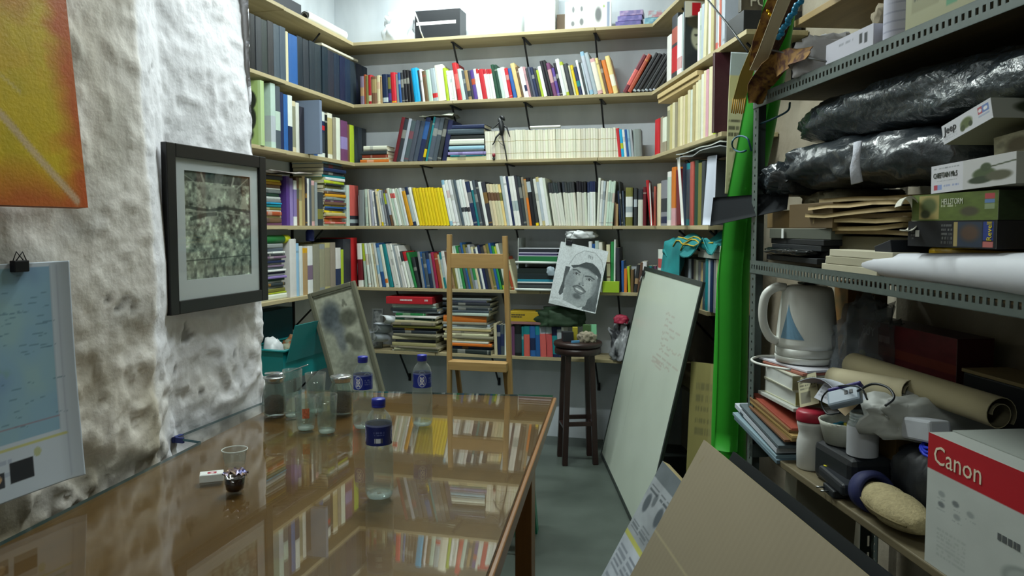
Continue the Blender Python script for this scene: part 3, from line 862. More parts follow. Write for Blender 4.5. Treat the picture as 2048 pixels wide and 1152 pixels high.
pile(LEFT, 3, 650, 693, '4:mint 4:coral 7:orange 4:rust 7:khaki 4:yellow 4:navy 4:blue 3:yellow 6:brown 4:plum 6:grey 6:gold 5:brown 5:silver 7:olive 3:charcoal 6:lime 6:white 5:teal:.0:.0 6:charcoal 7:navy 8:charcoal 7:skyblue', 'the tall bright alcove pile', t=0.02, group='tall bright pile in the alcove', rot=0.06)
pile(LEFT, 4, 522, 574, '12:offwhite:0:0:hardback_book 3:lime:0:0 8:olive 5:grey 6:charcoal 4:white 5:forest 5:lavender 4:grey 5:navy 4:white 5:slate 4:mauve 4:white 5:navy 4:silver 5:mauve 5:charcoal 4:white 7:slate 9:grey', 'the grey alcove pile', t=0.02, group='grey magazine pile in the alcove', rot=0.07)
zr = pile(BACK, 5, 780, 880, '3:offwhite:.03:.05 4:cream:.08:.02 4:sepia 7:khaki:.04:.08 6:charcoal:.1:.1 7:cream:.05:.05 5:sepia 6:charcoal:.06:.1 5:black 6:olive 5:sepia:.02:.1 5:cream 5:forest:.1:.1 4:white:.1:.05 5:green:.12:.3 4:silver 6:charcoal 5:mint:.05:.1 4:offwhite:.03:.1', 'the paper pile under the red box file', 'folder', group='paper pile by the curled sheets', rot=0.1, t=-0.0)
ze = pile(BACK, 5, 884, 988, '9:charcoal:.1:.05 6:navy:.1:.06 6:orange:.16:.04 4:offwhite:.1:.1 5:khaki 5:sepia 5:cream:.03:.1 5:sepia 4:khaki 4:offwhite 5:silver:.02:.1 5:sepia:.0:.15 13:orange:.02:.16 6:mint:.1:.1 5:slate:.1:.1 5:charcoal 5:white:.12:.1 5:charcoal 5:slate:.1:.15 4:grey', 'the paper pile behind the easel', 'folder', group='paper pile behind the easel', rot=0.08)
# ------------------------------------------------------------------ glass look: clear body, Fresnel reflection
def clear(name, tint='ffffff', ior=1.5, rough=0.0, density=0.0, bump=None):
    if name in _mats: return _mats[name]
    m = bpy.data.materials.new(name); m.use_nodes = True
    nt = m.node_tree; nt.nodes.remove(nt.nodes['Principled BSDF'])
    out = nt.nodes['Material Output']
    fr = nt.nodes.new('ShaderNodeFresnel')
    gm = nt.nodes.new('ShaderNodeNewGeometry'); io = nt.nodes.new('ShaderNodeMapRange')   # same reflectance from both faces of the pane
    io.inputs['To Min'].default_value = ior; io.inputs['To Max'].default_value = 1 / ior
    nt.links.new(gm.outputs['Backfacing'], io.inputs['Value']); nt.links.new(io.outputs[0], fr.inputs['IOR'])
    tr = nt.nodes.new('ShaderNodeBsdfTransparent'); tr.inputs[0].default_value = lin(tint) + (1,)
    gl = nt.nodes.new('ShaderNodeBsdfGlossy'); gl.inputs['Roughness'].default_value = rough
    mx = nt.nodes.new('ShaderNodeMixShader')
    L = nt.links.new
    L(fr.outputs[0], mx.inputs[0]); L(tr.outputs[0], mx.inputs[1]); L(gl.outputs[0], mx.inputs[2]); last = mx.outputs[0]
    if density > 0:
        df = nt.nodes.new('ShaderNodeBsdfDiffuse'); df.inputs[0].default_value = lin('e6ece8') + (1,)
        m2 = nt.nodes.new('ShaderNodeMixShader'); m2.inputs[0].default_value = density
        L(last, m2.inputs[1]); L(df.outputs[0], m2.inputs[2]); last = m2.outputs[0]
    if bump:
        tc = nt.nodes.new('ShaderNodeTexCoord'); n = nt.nodes.new('ShaderNodeTexNoise'); n.inputs['Scale'].default_value = bump[0]
        b = nt.nodes.new('ShaderNodeBump'); b.inputs['Strength'].default_value = bump[1]; b.inputs['Distance'].default_value = 0.01
        L(tc.outputs['Object'], n.inputs['Vector']); L(n.outputs['Fac'], b.inputs['Height']); L(b.outputs[0], gl.inputs['Normal']); L(b.outputs[0], fr.inputs['Normal'])
    L(last, out.inputs[0])
    _mats[name] = m
    return m


TABLE_GLASS = clear('table_glass', 'f6f5f0', 1.55, 0.012)
GLASS_EDGE = mat('glass_edge', '3f6670', 0.2, alpha=1.0)
WOODTOP = mat('table_wood', '75551f', 0.45, noise=(2.2, 0.3, 0.25), col2='5c4015', stretch=(7, 1, 1), bump=(9, 0.05, 0.002), detail=6)
WOOD_RIM = mat('table_rim', '8d5f31', 0.35, noise=(6, 0.2), stretch=(8, 1, 1))
TZ = 0.740
GZ = 0.748

TAB = [(-1.285, 0.80), (-1.440, 2.535), (-0.522, 2.668), (-0.318, 0.86)]
tb = thing('table', 'long brown wooden table topped with glass, against the plastered pillar', 'table', (-0.9, 1.7, 0))
def rel(p): return [(x + 0.9, y - 1.7) for x, y in p]
MB().prism(rel(TAB), TZ - 0.028, TZ).build('table_top', WOODTOP, tb)
rim = MB()
for (xa, ya), (xb, yb) in ((TAB[2], TAB[3]), (TAB[1], TAB[2])):
    d_ = Vector((xb - xa, yb - ya, 0)).normalized(); n_ = Vector((d_.y, -d_.x, 0)) * (1 if True else -1)
    if n_.dot(Vector(((xa + xb) / 2 + 0.9, (ya + yb) / 2 - 1.7, 0))) < 0: n_ = -n_
    q = [Vector((xa + .9, ya - 1.7, 0)), Vector((xb + .9, yb - 1.7, 0)), Vector((xb + .9, yb - 1.7, 0)) + n_ * 0.012, Vector((xa + .9, ya - 1.7, 0)) + n_ * 0.012]
    MB().prism([(v.x, v.y) for v in q], TZ - 0.034, TZ + 0.001).build('edge_rim', WOOD_RIM, tb, bevel=0.003)
for x, y in ((-1.34, 2.44), (-0.60, 2.56), (-0.42, 0.95), (-1.22, 0.92)):
    MB().cbox((x + 0.9, y - 1.7, (TZ - 0.028) / 2), (0.06, 0.06, TZ - 0.028)).build('leg', WOOD_RIM, tb, bevel=0.004)
for (xa, ya), (xb, yb) in (((-1.36, 2.47), (-0.58, 2.585)), ((-0.58, 2.56), (-0.40, 0.95)), ((-1.37, 2.44), (-1.22, 0.92))):
    MB().tube([(xa + .9, ya - 1.7, TZ - 0.075), (xb + .9, yb - 1.7, TZ - 0.075)], 0.045, 4).build('apron', WOOD_RIM, tb)
GL = [(-1.270, 0.82), (-1.372, 1.845), (-1.474, 1.862), (-1.476, 2.30), (-1.448, 2.54), (-0.524, 2.672), (-0.32, 0.88)]
gs = MB()
n = len(GL)
gs.face([(x, y, GZ) for x, y in reversed(GL)], mi=0); gs.face([(x, y, TZ + 0.0008) for x, y in GL], mi=0)
for i in range(n):
    (xa, ya), (xb, yb) = GL[i], GL[(i + 1) % n]
    gs.face([(xa, ya, TZ + 0.0008), (xa, ya, GZ), (xb, yb, GZ), (xb, yb, TZ + 0.0008)], mi=1)
# top faces up
gs.f[0] = tuple(reversed(gs.f[0])); gs.f[1] = tuple(reversed(gs.f[1]))
gsheet = tag(gs.build('glass_sheet', [TABLE_GLASS, GLASS_EDGE]), 'clear glass sheet covering the table, its greenish edge along the wall', 'glass sheet')
tp = MB(); tp.box((-1.478, 1.855, TZ - 0.006), (-1.466, 1.895, GZ + 0.001)); tp.box((-1.478, 1.856, TZ - 0.006), (-1.440, 1.8635, GZ + 0.001))
tp.build('corner_tape', mat('blue_tape', '27336f', 0.5), gsheet)

# ------------------------------------------------------------------ bottles, tumblers, jars on the glass
PET = clear('pet_plastic', 'eaf1f0', 1.5, 0.05, 0.13)
TUMBLER = clear('tumbler_glass', 'ecf3f0', 1.6, 0.02, 0.055)
CAP_BLUE = mat('cap_blue', '2430a0', 0.35)


def cyl_print(name, img, r, z0, z1, a0, a1, parent, m=None, fn=None):
    H, W = img.h, img.w
    mb = MB()
    a = img.a
    l = np.where(a <= 0.04045, a / 12.92, ((a + 0.055) / 1.055) ** 2.4)
    def P(i, j):
        an = a0 + (a1 - a0) * i / W; z = z1 + (z0 - z1) * j / H
        rr = fn(z) if fn else r
        return (rr * math.cos(an), rr * math.sin(an), z)
    for j in range(H):
        for i in range(W):
            mb.face([P(i, j + 1), P(i + 1, j + 1), P(i + 1, j), P(i, j)], tuple(l[j, i]), sm=True)
    return mb.build(name, m or PRINT_GLOSS, parent)


def bottle(p, h, rz, label, lab_img):
    t = thing('water_bottle', label, 'bottle', p, rz, group='plastic water bottles on the table')
    k = h / 0.215
    prof = [(0.020, 0.0), (0.027, 0.0), (0.0305, 0.005), (0.0315, 0.012), (0.0315, 0.03), (0.0312, 0.05), (0.0318, 0.075), (0.0322, 0.095), (0.0305, 0.110), (0.0285, 0.117), (0.0292, 0.121),
            (0.0292, 0.168), (0.0285, 0.173), (0.0265, 0.180), (0.022, 0.188), (0.016, 0.195), (0.0125, 0.198), (0.0125, 0.2), (0.0140, 0.2005), (0.0140, 0.2025), (0.0122, 0.203), (0.0122, 0.206)]
    fine = []
    for (r0, z0), (r1, z1) in zip(prof[:-1], prof[1:]):
        st = max(1, int((z1 - z0) / 0.004))
        fine += [(r0 + (r1 - r0) * q / st, z0 + (z1 - z0) * q / st) for q in range(st)]
    fine.append(prof[-1])
    def emboss(r, an, z):
        if 0.022 < z / k < 0.112:
            return r - 0.0011 * abs(math.sin(an * 8 + z / k * 240)) * abs(math.sin(an * 8 - z / k * 240))
        if z / k < 0.012: return r * (1 - 0.05 * abs(math.sin(an * 3)))
        return r
    MB().lathe([(r * k, z * k) for r, z in fine], 64, fn=emboss, cap1=False).build('body', PET, t)
    c = MB().lathe([(0.0148 * k, 0.2035 * k), (0.0152 * k, 0.2075 * k), (0.0148 * k, 0.208 * k), (0.0155 * k, 0.2085 * k), (0.0155 * k, 0.220 * k), (0.0145 * k, 0.2225 * k)], 40,
                   fn=lambda r, an, z: r + (0.0003 if int(an * 40 / 6.2832) % 2 else 0)).build('cap', CAP_BLUE, t)
    MB().lathe([(0.006 * k, .0065 * k), (0.018 * k, .002 * k), (0.0285 * k, .0012 * k), (0.0295 * k, .008 * k), (0.024 * k, .011 * k)], 40, cap0=False, cap1=False, fn=lambda r, an, z: r * (1 - .06 * abs(math.sin(an * 3)))).build('moulded_foot', clear('pet_foot', 'eef4f4', 1.6, .05, .2), t)
    cyl_print('wrapper_label', lab_img, 0.0298 * k, 0.122 * k, 0.168 * k, math.pi, -math.pi, t)
    return t


def wrap(seed, navy=False):
    im = Img(22, 110, '1d2f96' if not navy else '1b2668')
    im.a[:] = im.a
    im.speckle(0.06, seed)
    for cx in (0.28, 0.78):
        im.ell(cx, 0.5, 0.075, 0.46, 'dfe6f2', soft=0.12); im.ell(cx, 0.5, 0.066, 0.40, '2438a8', soft=0.12)
        for dx in (-0.021, 0.021):
            im.ell(cx + dx, 0.38, 0.018, 0.16, 'f2f4f8', soft=0.2); im.ell(cx + dx, 0.64, 0.020, 0.18, 'f2f4f8', soft=0.2)
            im.ell(cx + dx, 0.38, 0.007, 0.07, '2438a8', soft=0.2); im.ell(cx + dx, 0.64, 0.008, 0.08, '2438a8', soft=0.2)
    im.rect(0.47, 0.62, 0.57, 0.9, 'c9d0da')
    for q in range(9): im.rect(0.475 + q * 0.0102, 0.66, 0.479 + q * 0.0102, 0.86, '4a5264')
    im.scribble(0.455, 0.30, 0.585, 0.52, 2, 'aab6dd', seed, 0.5)
    im.scribble(0.06, 0.3, 0.17, 0.7, 3, 'aab6dd', seed + 1, 0.5)
    im.rect(0, 0, 1, 0.05, 'cfd8ee', 0.5)
    return im


def facing(p, u):
    """rotation that brings the wrapper's point u (0..1) towards the camera"""
    an_to_cam = math.atan2(CAM.y - p[1], CAM.x - p[0])
    return an_to_cam - (math.pi - 2 * math.pi * u)


for (px, py, hgt, u, lab, nv) in ((845, 853, 0.208, 0.28, 'clear water bottle with round emblem on its blue wrapper, beside the easel', False),
                                  (759, 996, 0.214, 0.52, 'clear water bottle showing a barcode, nearest the camera on the table', True),
                                  (727, 858, 0.208, 0.20, 'clear water bottle close to the tumblers and the leaning drawing', False)):
    p = hz(px, py - 4, GZ)
    bottle((p.x, p.y, GZ + 0.0003), hgt, facing(p, u), lab, wrap(int(px), nv))


def tumbler(px, py, h, r0, r1, label, flute=0, mark=None):
    p = hz(px, py, GZ)
    t = thing('drinking_glass', label, 'glass', (p.x, p.y, GZ + 0.0003), math.atan2(CAM.y - p.y, CAM.x - p.x), group='tumblers on the table')
    th = 0.0022
    prof = [(r0 * 0.9, 0), (r0, 0.003), (r0 + (r1 - r0) * 0.5, h * 0.5), (r1, h), (r1 - th, h), (r0 + (r1 - r0) * 0.5 - th, h * 0.5), (r0 - th, 0.016), (0.001, 0.014)]
    f = (lambda r, an, z: r * (1 + 0.018 * math.cos(an * flute)) if z < h * 0.6 else r) if flute else None
    MB().lathe(prof, 60 if flute else 40, fn=f, cap1=True).build('bowl', TUMBLER, t)
    MB().lathe([(0.002, 0.0005), (r0 * 0.88, 0.0008), (r0 * 0.9, 0.007), (0.002, 0.009)], 32).build('thick_base', clear('glass_base', 'e4e8e6', 1.7, 0.03, 0.25), t)
    if mark:
        im = Img(18, 14, mark); im.speckle(0.3, 4, (6, 6))
        m_ = cyl_print('printed_logo', im, 0, h * 0.38, h * 0.68, 0.35, -0.35, t, fn=lambda z: r0 + (r1 - r0) * z / h + 0.0004)
    return t


tumbler(586, 832, 0.150, 0.026, 0.031, 'tall clear glass behind the other tumblers, near the steel-lidded jar')
tumbler(632, 824, 0.128, 0.024, 0.034, 'flared clear glass standing behind the front pair of tumblers')
tumbler(612, 858, 0.100, 0.026, 0.0325, 'clear tumbler with a faint red logo, next to the fluted glass', mark='b9664a')
tumbler(654, 864, 0.112, 0.0255, 0.0315, 'clear fluted tumbler with a pinkish base, closest to the bottles', flute=14)


def jar(px, py, h, r, label, lid):
    p = hz(px, py, GZ)
    t = thing('glass_jar', label, 'jar', (p.x, p.y, GZ + 0.0003), random.random() * 3, group='lidded jars on the table')
    MB().lathe([(r * 0.92, 0), (r, 0.006), (r, h * 0.62), (r * 0.97, h * 0.68), (r * 0.80, h * 0.78), (r * 0.80, h * 0.86), (r * 0.77, h * 0.86), (r * 0.77, h * 0.78), (r * 0.93, h * 0.67), (r * 0.955, h * 0.6), (r * 0.955, 0.007), (0.001, 0.005)], 48).build('body', TUMBLER, t)
    seed = random.randint(0, 99)
    def lump(rr, an, z): return rr * (0.97 + 0.03 * math.sin(an * 5 + seed + z * 200))
    hh = h * (0.42 if lid == 'dome' else 0.52)
    MB().lathe([(0.002, 0.006), (r * 0.93, 0.0065), (r * 0.94, hh * 0.5), (r * 0.93, hh * 0.92), (r * 0.55, hh * (1.0 if lid != 'dome' else 1.1)), (0.002, hh)], 32, fn=lump).build('ground_coffee', mat('ground_coffee', '4a2c16', 0.9, noise=(160, 0.6, 0.2), col2='2a170b', bump=(220, 0.8, 0.004)), t)
    STEEL = mat('polished_steel', 'c6cacb', 0.22, metal=0.9)
    if lid == 'dome':
        MB().lathe([(r * 0.70, h * 0.80), (r * 0.80, h * 0.865), (r * 0.98, h * 0.93), (r * 1.0, h * 0.945), (r * 0.95, h * 0.955), (r * 0.6, h * 0.985), (0.002, h)], 40).build('lid', STEEL, t)
    else:
        MB().lathe([(r * 0.82, h * 0.80), (r * 0.84, h * 0.83), (r * 0.94, h * 0.9), (r * 0.96, h * 0.95), (r * 0.8, h * 0.965), (r * 0.5, h * 0.97), (r * 0.3, h * 0.985), (0.12 * r, h), (0.002, h)], 40).build('lid', STEEL, t)
    return t, p


j1, pj = jar(550, 828, 0.128, 0.0355, 'glass jar of brown powder with a domed steel lid, beside the pillar', 'dome')
j2, pj2 = jar(683, 826, 0.128, 0.0365, 'glass jar of dark coffee with a flat shiny lid, behind the tumblers', 'flat')
sp = thing('serving_spoon', 'steel spoon resting across the domed jar lid', 'spoon', (pj.x, pj.y, GZ + 0.1295))
ST2 = mat('spoon_steel', 'd8dadd', 0.18, metal=0.9)
bowl = MB().sheet(lambda u, v: ((u - 0.5) * 0.062, (v - 0.5) * 0.044 * math.sqrt(max(0.02, 1 - (2 * u - 1) ** 2)), 0.006 - 0.006 * ((2 * u - 1) ** 2 + (2 * v - 1) ** 2) / 2 + 0.002), 14, 8, 0.0012).build('bowl', ST2, sp, rz=0.25)
MB().tube([(0.028, 0.006, 0.004), (0.05, 0.013, 0.010), (0.085, 0.024, 0.024), (0.105, 0.03, 0.031)], [0.003, 0.0035, 0.0045, 0.005], 8, flat=0.35, smooth=4).build('handle', ST2, sp)
# clear plastic cup
p = hz(470, 930, GZ)
cup = thing('plastic_cup', 'empty clear plastic cup standing alone on the glass', 'cup', (p.x, p.y, GZ + 0.0003))
MB().lathe([(0.024, 0.0), (0.030, 0.040), (0.0295, 0.040), (0.0235, 0.001)], 40, cap0=False, cap1=False).build('wall', clear('cup_plastic', 'f7fafa', 1.25, 0.05, 0.04), cup)
MB().tube([(0.031 * math.cos(a), 0.031 * math.sin(a), 0.0402) for a in [q * 2 * math.pi / 40 for q in range(40)]], 0.0014, 6, closed=True).build('rolled_rim', clear('cup_rim', 'ffffff', 1.4, 0.1, 0.45), cup)
# small white carton
p0 = hz(399, 967, GZ); p1 = hz(447, 962, GZ)
dv = (p1 - p0); an = math.atan2(dv.y, dv.x)
bx = tag(MB().box((0, 0, 0), (dv.length, 0.034, 0.017)).build('cigarette_pack', mat('white_card', 'd4d6d4', 0.5), loc=(p0.x, p0.y, GZ + 0.0003), rz=an, bevel=0.001), 'small white carton with a red mark, lying near the table edge', 'carton')
im = Img(20, 34, 'd9dbd9'); im.rect(0.32, 0.25, 0.72, 0.72, 'a33546'); im.ell(0.52, 0.48, 0.09, 0.12, 'd9c9cc'); im.scribble(0.05, .8, .95, .95, 1, '8a8f94', 2)
print_mesh('printed_logo', im, dv.length * 0.97, 0.032, 0.0004, bx, M=T(0.001, 0.001, 0.0174) @ RX(-math.pi / 2))
# dark plastic sachet cup of coffee with a torn wrapper on top
p = hz(470, 980, GZ)
cc = thing('coffee_cup', 'small dark cup of coffee topped with a torn gold sachet', 'cup', (p.x, p.y, GZ + 0.0003), 0.3)
MB().lathe([(0.017, 0), (0.020, 0.004), (0.0225, 0.03), (0.0215, 0.03), (0.018, 0.024), (0.002, 0.0235)], 28).build('cup_body', mat('coffee_dark', '24130c', 0.12, coat=1.0), cc)
g = np.random.default_rng(4)
NZ = g.random((9, 9))
MB().sheet(lambda u, v: ((u - .5) * 0.05 + 0.002, (v - .5) * 0.034, 0.032 + 0.013 * NZ[int(u * 8), int(v * 8)] + 0.006 * (1 - abs(2 * u - 1))), 8, 8, 0.0006).build('sachet', mat('sachet_foil', '8d7456', 0.3, metal=0.3, noise=(60, 0.6, 0.1), col2='2f3168'), cc)
# ------------------------------------------------------------------ green plastic stool
GREENP = mat('green_plastic', '137a5e', 0.38, spec=0.5)
st = thing('plastic_stool', 'green plastic stool half hidden under the table end', 'stool', (-0.845, 3.11, 0), math.radians(6))
MB().box((-0.125, -0.125, 0.435), (0.125, 0.125, 0.452)).build('seat', GREENP, st, bevel=0.012)
skirt = MB()
for a in range(4):
    skirt.box((-0.12, -0.125, 0.385), (0.12, -0.119, 0.436), M=RZ(a * math.pi / 2))
skirt.build('skirt', GREENP, st)
for sx in (-1, 1):
    for sy in (-1, 1):
        l = MB()
        def ring(z, o, wd):
            c = (sx * o, sy * o)
            return [(c[0], c[1], z), (c[0] - sx * wd, c[1], z), (c[0] - sx * wd, c[1] - sy * 0.008, z), (c[0] - sx * 0.008, c[1] - sy * 0.008, z), (c[0] - sx * 0.008, c[1] - sy * wd, z), (c[0], c[1] - sy * wd, z)]
        A = ring(0.0, 0.155, 0.058); B = ring(0.435, 0.122, 0.062)
        vs = A + B
        fs = [(i, (i + 1) % 6, 6 + (i + 1) % 6, 6 + i) for i in range(6)] + [tuple(range(6)), tuple(range(6, 12))]
        l.add(vs, fs); l.build('leg', GREENP, st)
br = MB()
for a in range(4): br.box((-0.10, -0.139, 0.17), (0.10, -0.133, 0.205), M=RZ(a * math.pi / 2))
br.build('stretcher', GREENP, st)

# ------------------------------------------------------------------ narrow wooden easel
BEECH = mat('beech', 'ab8a56', 0.5, noise=(4, 0.2), col2='927243', stretch=(14, 14, 1), detail=6)
BEECH_X = mat('beech_x', 'ab8a56', 0.5, noise=(4, 0.2), col2='927243', stretch=(1, 14, 14), detail=6)
EY = 3.50
es = thing('easel', 'narrow wooden easel standing behind the table in front of the books', 'easel', (-1.06, EY, 0))
def eo(px, py): 
    q = hy(px, py, EY); return Vector((q.x + 1.06, 0, q.z))
def beam(pts, w_, d_, name, m, par):
    b = MB(); a, c = Vector(pts[0]), Vector(pts[1]); ax = (c - a).normalized(); Lh = (c - a).length
    side = Vector((1, 0, 0)) if abs(ax.x) < 0.7 else Vector((0, 0, 1)); side = (side - ax * side.dot(ax)).normalized(); dp = ax.cross(side)
    M = axes(a, side, dp, ax)
    b.box((-w_ / 2, -d_ / 2, 0), (w_ / 2, d_ / 2, Lh), M=M)
    return b.build(name, m, par, bevel=0.0015)
tl, tr_, bl, brr = eo(899, 469), eo(1010, 472), eo(899, 790), eo(1021, 790)
def down(a, b): d = (b - a); k = (0.002 - a.z) / d.z; return a + d * k
fl, frt = down(tl, bl), down(tr_, brr)
beam((tl, fl), 0.021, 0.024, 'post', BEECH, es); beam((tr_, frt), 0.023, 0.024, 'post', BEECH, es)
r1 = eo(900, 522); r2 = eo(1013, 522)
MB().box((r1.x + 0.004, -0.009, eo(900, 536).z), (r2.x - 0.004, 0.009, eo(900, 507).z)).build('top_rail', BEECH_X, es, bevel=0.002)
q1, q2 = eo(900, 727), eo(1020, 727)
MB().box((q1.x + 0.006, -0.05, eo(900, 736).z), (q2.x - 0.006, 0.018, eo(900, 719).z)).build('tray_rail', BEECH_X, es, bevel=0.002)
MB().box((q1.x + 0.006, -0.009, 0.30), (q2.x - 0.006, 0.009, 0.345)).build('lower_rail', BEECH_X, es, bevel=0.002)
BEECH_D = mat('beech_dark', '8a6636', 0.55, noise=(4, 0.2), stretch=(14, 14, 1))
zt_ = eo(900, 736).z
beam(((q1.x + 0.024, 0.03, zt_ + .02), (q1.x + 0.02, 0.27, 0.002)), 0.019, 0.021, 'back_leg', BEECH_D, es)
beam(((q2.x - 0.030, 0.03, zt_ + .02), (q2.x - 0.026, 0.27, 0.002)), 0.030, 0.021, 'back_leg', BEECH_D, es)
beam(((q1.x + 0.02, 0.032, zt_ + 0.012), (q2.x - 0.026, 0.032, zt_ + 0.012)), 0.02, 0.02, 'back_rail', BEECH_D, es)

# ------------------------------------------------------------------ dark bar stool
DARKW = mat('dark_wood', '2b1a17', 0.4, noise=(5, 0.3), stretch=(10, 10, 1))
sc_ = Vector((-0.705, 4.33, 0))
bs = thing('bar_stool', 'tall dark wooden bar stool with a round seat heaped with odds and ends', 'stool', sc_, 0.35)
SH_ = 0.70
MB().lathe([(0.128, SH_ - 0.030), (0.137, SH_ - 0.026), (0.140, SH_ - 0.014), (0.137, SH_ - 0.004), (0.125, SH_)], 40).build('seat', DARKW, bs)
MB().lathe([(0.118, SH_ - 0.075), (0.132, SH_ - 0.070), (0.134, SH_ - 0.050), (0.130, SH_ - 0.036), (0.118, SH_ - 0.032)], 40).build('seat_ring', DARKW, bs)
for k in range(4):
    a = math.pi / 4 + k * math.pi / 2
    c_, s_ = math.cos(a), math.sin(a)
    beam(((0.095 * c_, 0.095 * s_, SH_ - 0.07), (0.125 * c_, 0.125 * s_, 0.001)), 0.030, 0.030, 'leg', DARKW, bs)
for k in range(4):
    a, b_ = math.pi / 4 + k * math.pi / 2, math.pi / 4 + (k + 1) * math.pi / 2
    zz = 0.215 if k % 2 else 0.235
    beam(((0.118 * math.cos(a), 0.118 * math.sin(a), zz), (0.118 * math.cos(b_), 0.118 * math.sin(b_), zz)), 0.024, 0.016, 'stretcher', DARKW, bs)
# things lying on the bar stool
def lump(name, label, cat, loc, size, m, seed, rot=0.0, rough=0.35, n=4, flat=0.55):
    """crumpled bag-like body"""
    bm = bmesh.new(); bmesh.ops.create_icosphere(bm, subdivisions=n, radius=1.0)
    g = np.random.default_rng(seed); K = g.normal(size=(10, 3)) * 3.2; ph = g.random(10) * 6
    for v in bm.verts:
        c = v.co.copy(); dsp = sum(abs(math.sin(c.dot(Vector(K[i])) + ph[i])) for i in range(10)) / 10 - 0.62
        dsp += .45 * (sum(abs(math.sin(2.3 * c.dot(Vector(K[9 - i])) + ph[i])) for i in range(5)) / 5 - .6)
        c = Vector([math.copysign(abs(q) ** .8, q) for q in c]) * (1 + 1.5 * rough * dsp)
        if c.z < -flat and flat: c.z = -flat
        v.co = Vector((c.x * size[0], c.y * size[1], c.z * size[2]))
    zmin = min(v.co.z for v in bm.verts)
    for v in bm.verts: v.co.z -= zmin
    for f in bm.faces: f.smooth = True
    me = bpy.data.meshes.new(name); bm.to_mesh(me); bm.free(); me.materials.append(m)
    o = bpy.data.objects.new(name, me); C.objects.link(o); o.location = loc; o.rotation_euler = (0, 0, rot)
    return tag(o, label, cat)
ST = sc_ + Vector((0, 0, SH_ + 0.0005))
lump('green_bag', 'dark green fabric bag slumped on the lowest shelf under the portrait', 'bag', (-0.86, 4.62, ZS[5] + 0.19), (0.15, 0.09, 0.075), mat('green_cloth', '28402a', 0.7, noise=(12, 0.3)), 3, 0.2, 0.5)
lump('rag', 'crumpled beige rag on the bar stool seat', 'rag', ST + Vector((0.055, -0.02, 0)), (0.045, 0.05, 0.035), mat('rag_cloth', '857d6c', 0.9), 8, 0.5, 0.6)
def smallbox(name, label, cat, loc, size, col, rz=0.0, group=None, tilt=0.0, rough=0.5):
    return tag(MB().box((-size[0] / 2, -size[1] / 2, 0), (size[0] / 2, size[1] / 2, size[2])).build(name, mat('card_' + col, col, rough), M=T(loc) @ RZ(rz) @ RX(tilt), bevel=0.0012), label, cat, group)
smallbox('film_carton', 'small black carton with a yellow panel on the bar stool', 'carton', ST + Vector((-0.055, -0.03, 0)), (0.06, 0.05, 0.055), '1c1f24', 0.4)
smallbox('yellow_carton', 'tiny yellow carton standing on the bar stool', 'carton', ST + Vector((-0.02, 0.02, 0)), (0.03, 0.03, 0.075), '9c9128', 0.2)
smallbox('green_carton', 'pale green carton tilted at the edge of the bar stool', 'carton', ST + Vector((0.085, 0.045, 0.006)), (0.028, 0.05, 0.085), '6fae86', 0.3, tilt=-0.12)
smallbox('olive_carton', 'olive green carton at the back of the bar stool', 'carton', ST + Vector((0.045, 0.075, 0)), (0.05, 0.03, 0.085), '3f5a33', -0.2)
smallbox('blue_eraser', 'small light blue stick on the front of the bar stool', 'eraser', ST + Vector((0.0, -0.085, 0)), (0.05, 0.012, 0.012), '4f87b0', 0.7)

# ------------------------------------------------------------------ whiteboard
WBL, WBR = Vector((-0.59, 4.466, 0)), Vector((-0.252, 3.219, 0))
e_ = (WBR - WBL).normalized(); pp = Vector((-e_.y, e_.x, 0))
WTL = WBL + pp * 0.25 + Vector((0, 0, 1.12)); WTR = WBR + pp * 0.25 + Vector((0, 0, 1.12))
M_, ww, wh = slab_matrix(WTL, WTR, WBL)
wb = thing('whiteboard', 'large whiteboard in a dark frame leaning against the shelves', 'whiteboard', M=M_ @ T(0, 0, 0.004))
im = Img(150, 170, 'b9c3b6'); im.speckle(0.03, 2, (6, 6))
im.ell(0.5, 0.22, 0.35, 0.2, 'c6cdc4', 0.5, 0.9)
g = np.random.default_rng(3)
for r in range(9):
    y = 0.16 + r * 0.026; x = 0.60 + g.random() * 0.04
    for q in range(g.integers(2, 5)):
        wl = 0.04 + 0.04 * g.random()
        im.line([(x, y), (x + wl * .5, y + 0.006 * g.normal()), (x + wl, y)], 0.0035, 'a08a82', 0.42); x += wl * 1.35
for r in range(3):
    im.line([(0.55, 0.36 + r * 0.012), (0.72, 0.365 + r * 0.012)], 0.003, 'a58a84', 0.4)
im.line([(0.3, .5), (.34, .78)], 0.006, 'a6afa4', 0.5)
print_mesh('writing_surface', im, ww - 0.03, wh - 0.03, 0.006, wb, T(0.015, 0.004, 0.015), m=mat('whiteboard_gloss', rough=0.3, vcol=True, spec=0.3))
FRM = mat('board_frame', '2e3532', 0.4, metal=0.2)
for nm, lo, hi in (('frame_side', (0, 0, 0), (0.018, 0.014, wh)), ('frame_side', (ww - 0.018, 0, 0), (ww, 0.014, wh)), ('frame_side', (0.018, 0, 0), (ww - 0.018, 0.014, 0.018)), ('frame_side', (0.018, 0, wh - 0.022), (ww - 0.018, 0.014, wh))):
    MB().box(lo, hi).build(nm, FRM, wb, bevel=0.002)
MB().box((0.01, 0.0105, 0.01), (ww - 0.01, 0.013, wh - 0.01)).build('backing', mat('hardboard', '3c3328', 0.8), wb)
clp = thing('bulldog_clip', 'black bulldog clip on the top corner of the whiteboard', 'clip', M=M_ @ T(0.035, -0.006, wh - 0.055))
MB().box((0, -0.004, 0), (0.035, 0.004, 0.035)).build('jaw', BLACK_STEEL, clp, bevel=0.002)
MB().tube([(0.008, -0.006, 0.002), (0.01, -0.008, -0.03), (0.0175, -0.008, -0.038), (0.026, -0.008, -0.03), (0.028, -0.006, 0.002)], 0.0012, 5).build('wire_handle', mat('wire', '777b7b', 0.3, metal=0.8), clp)

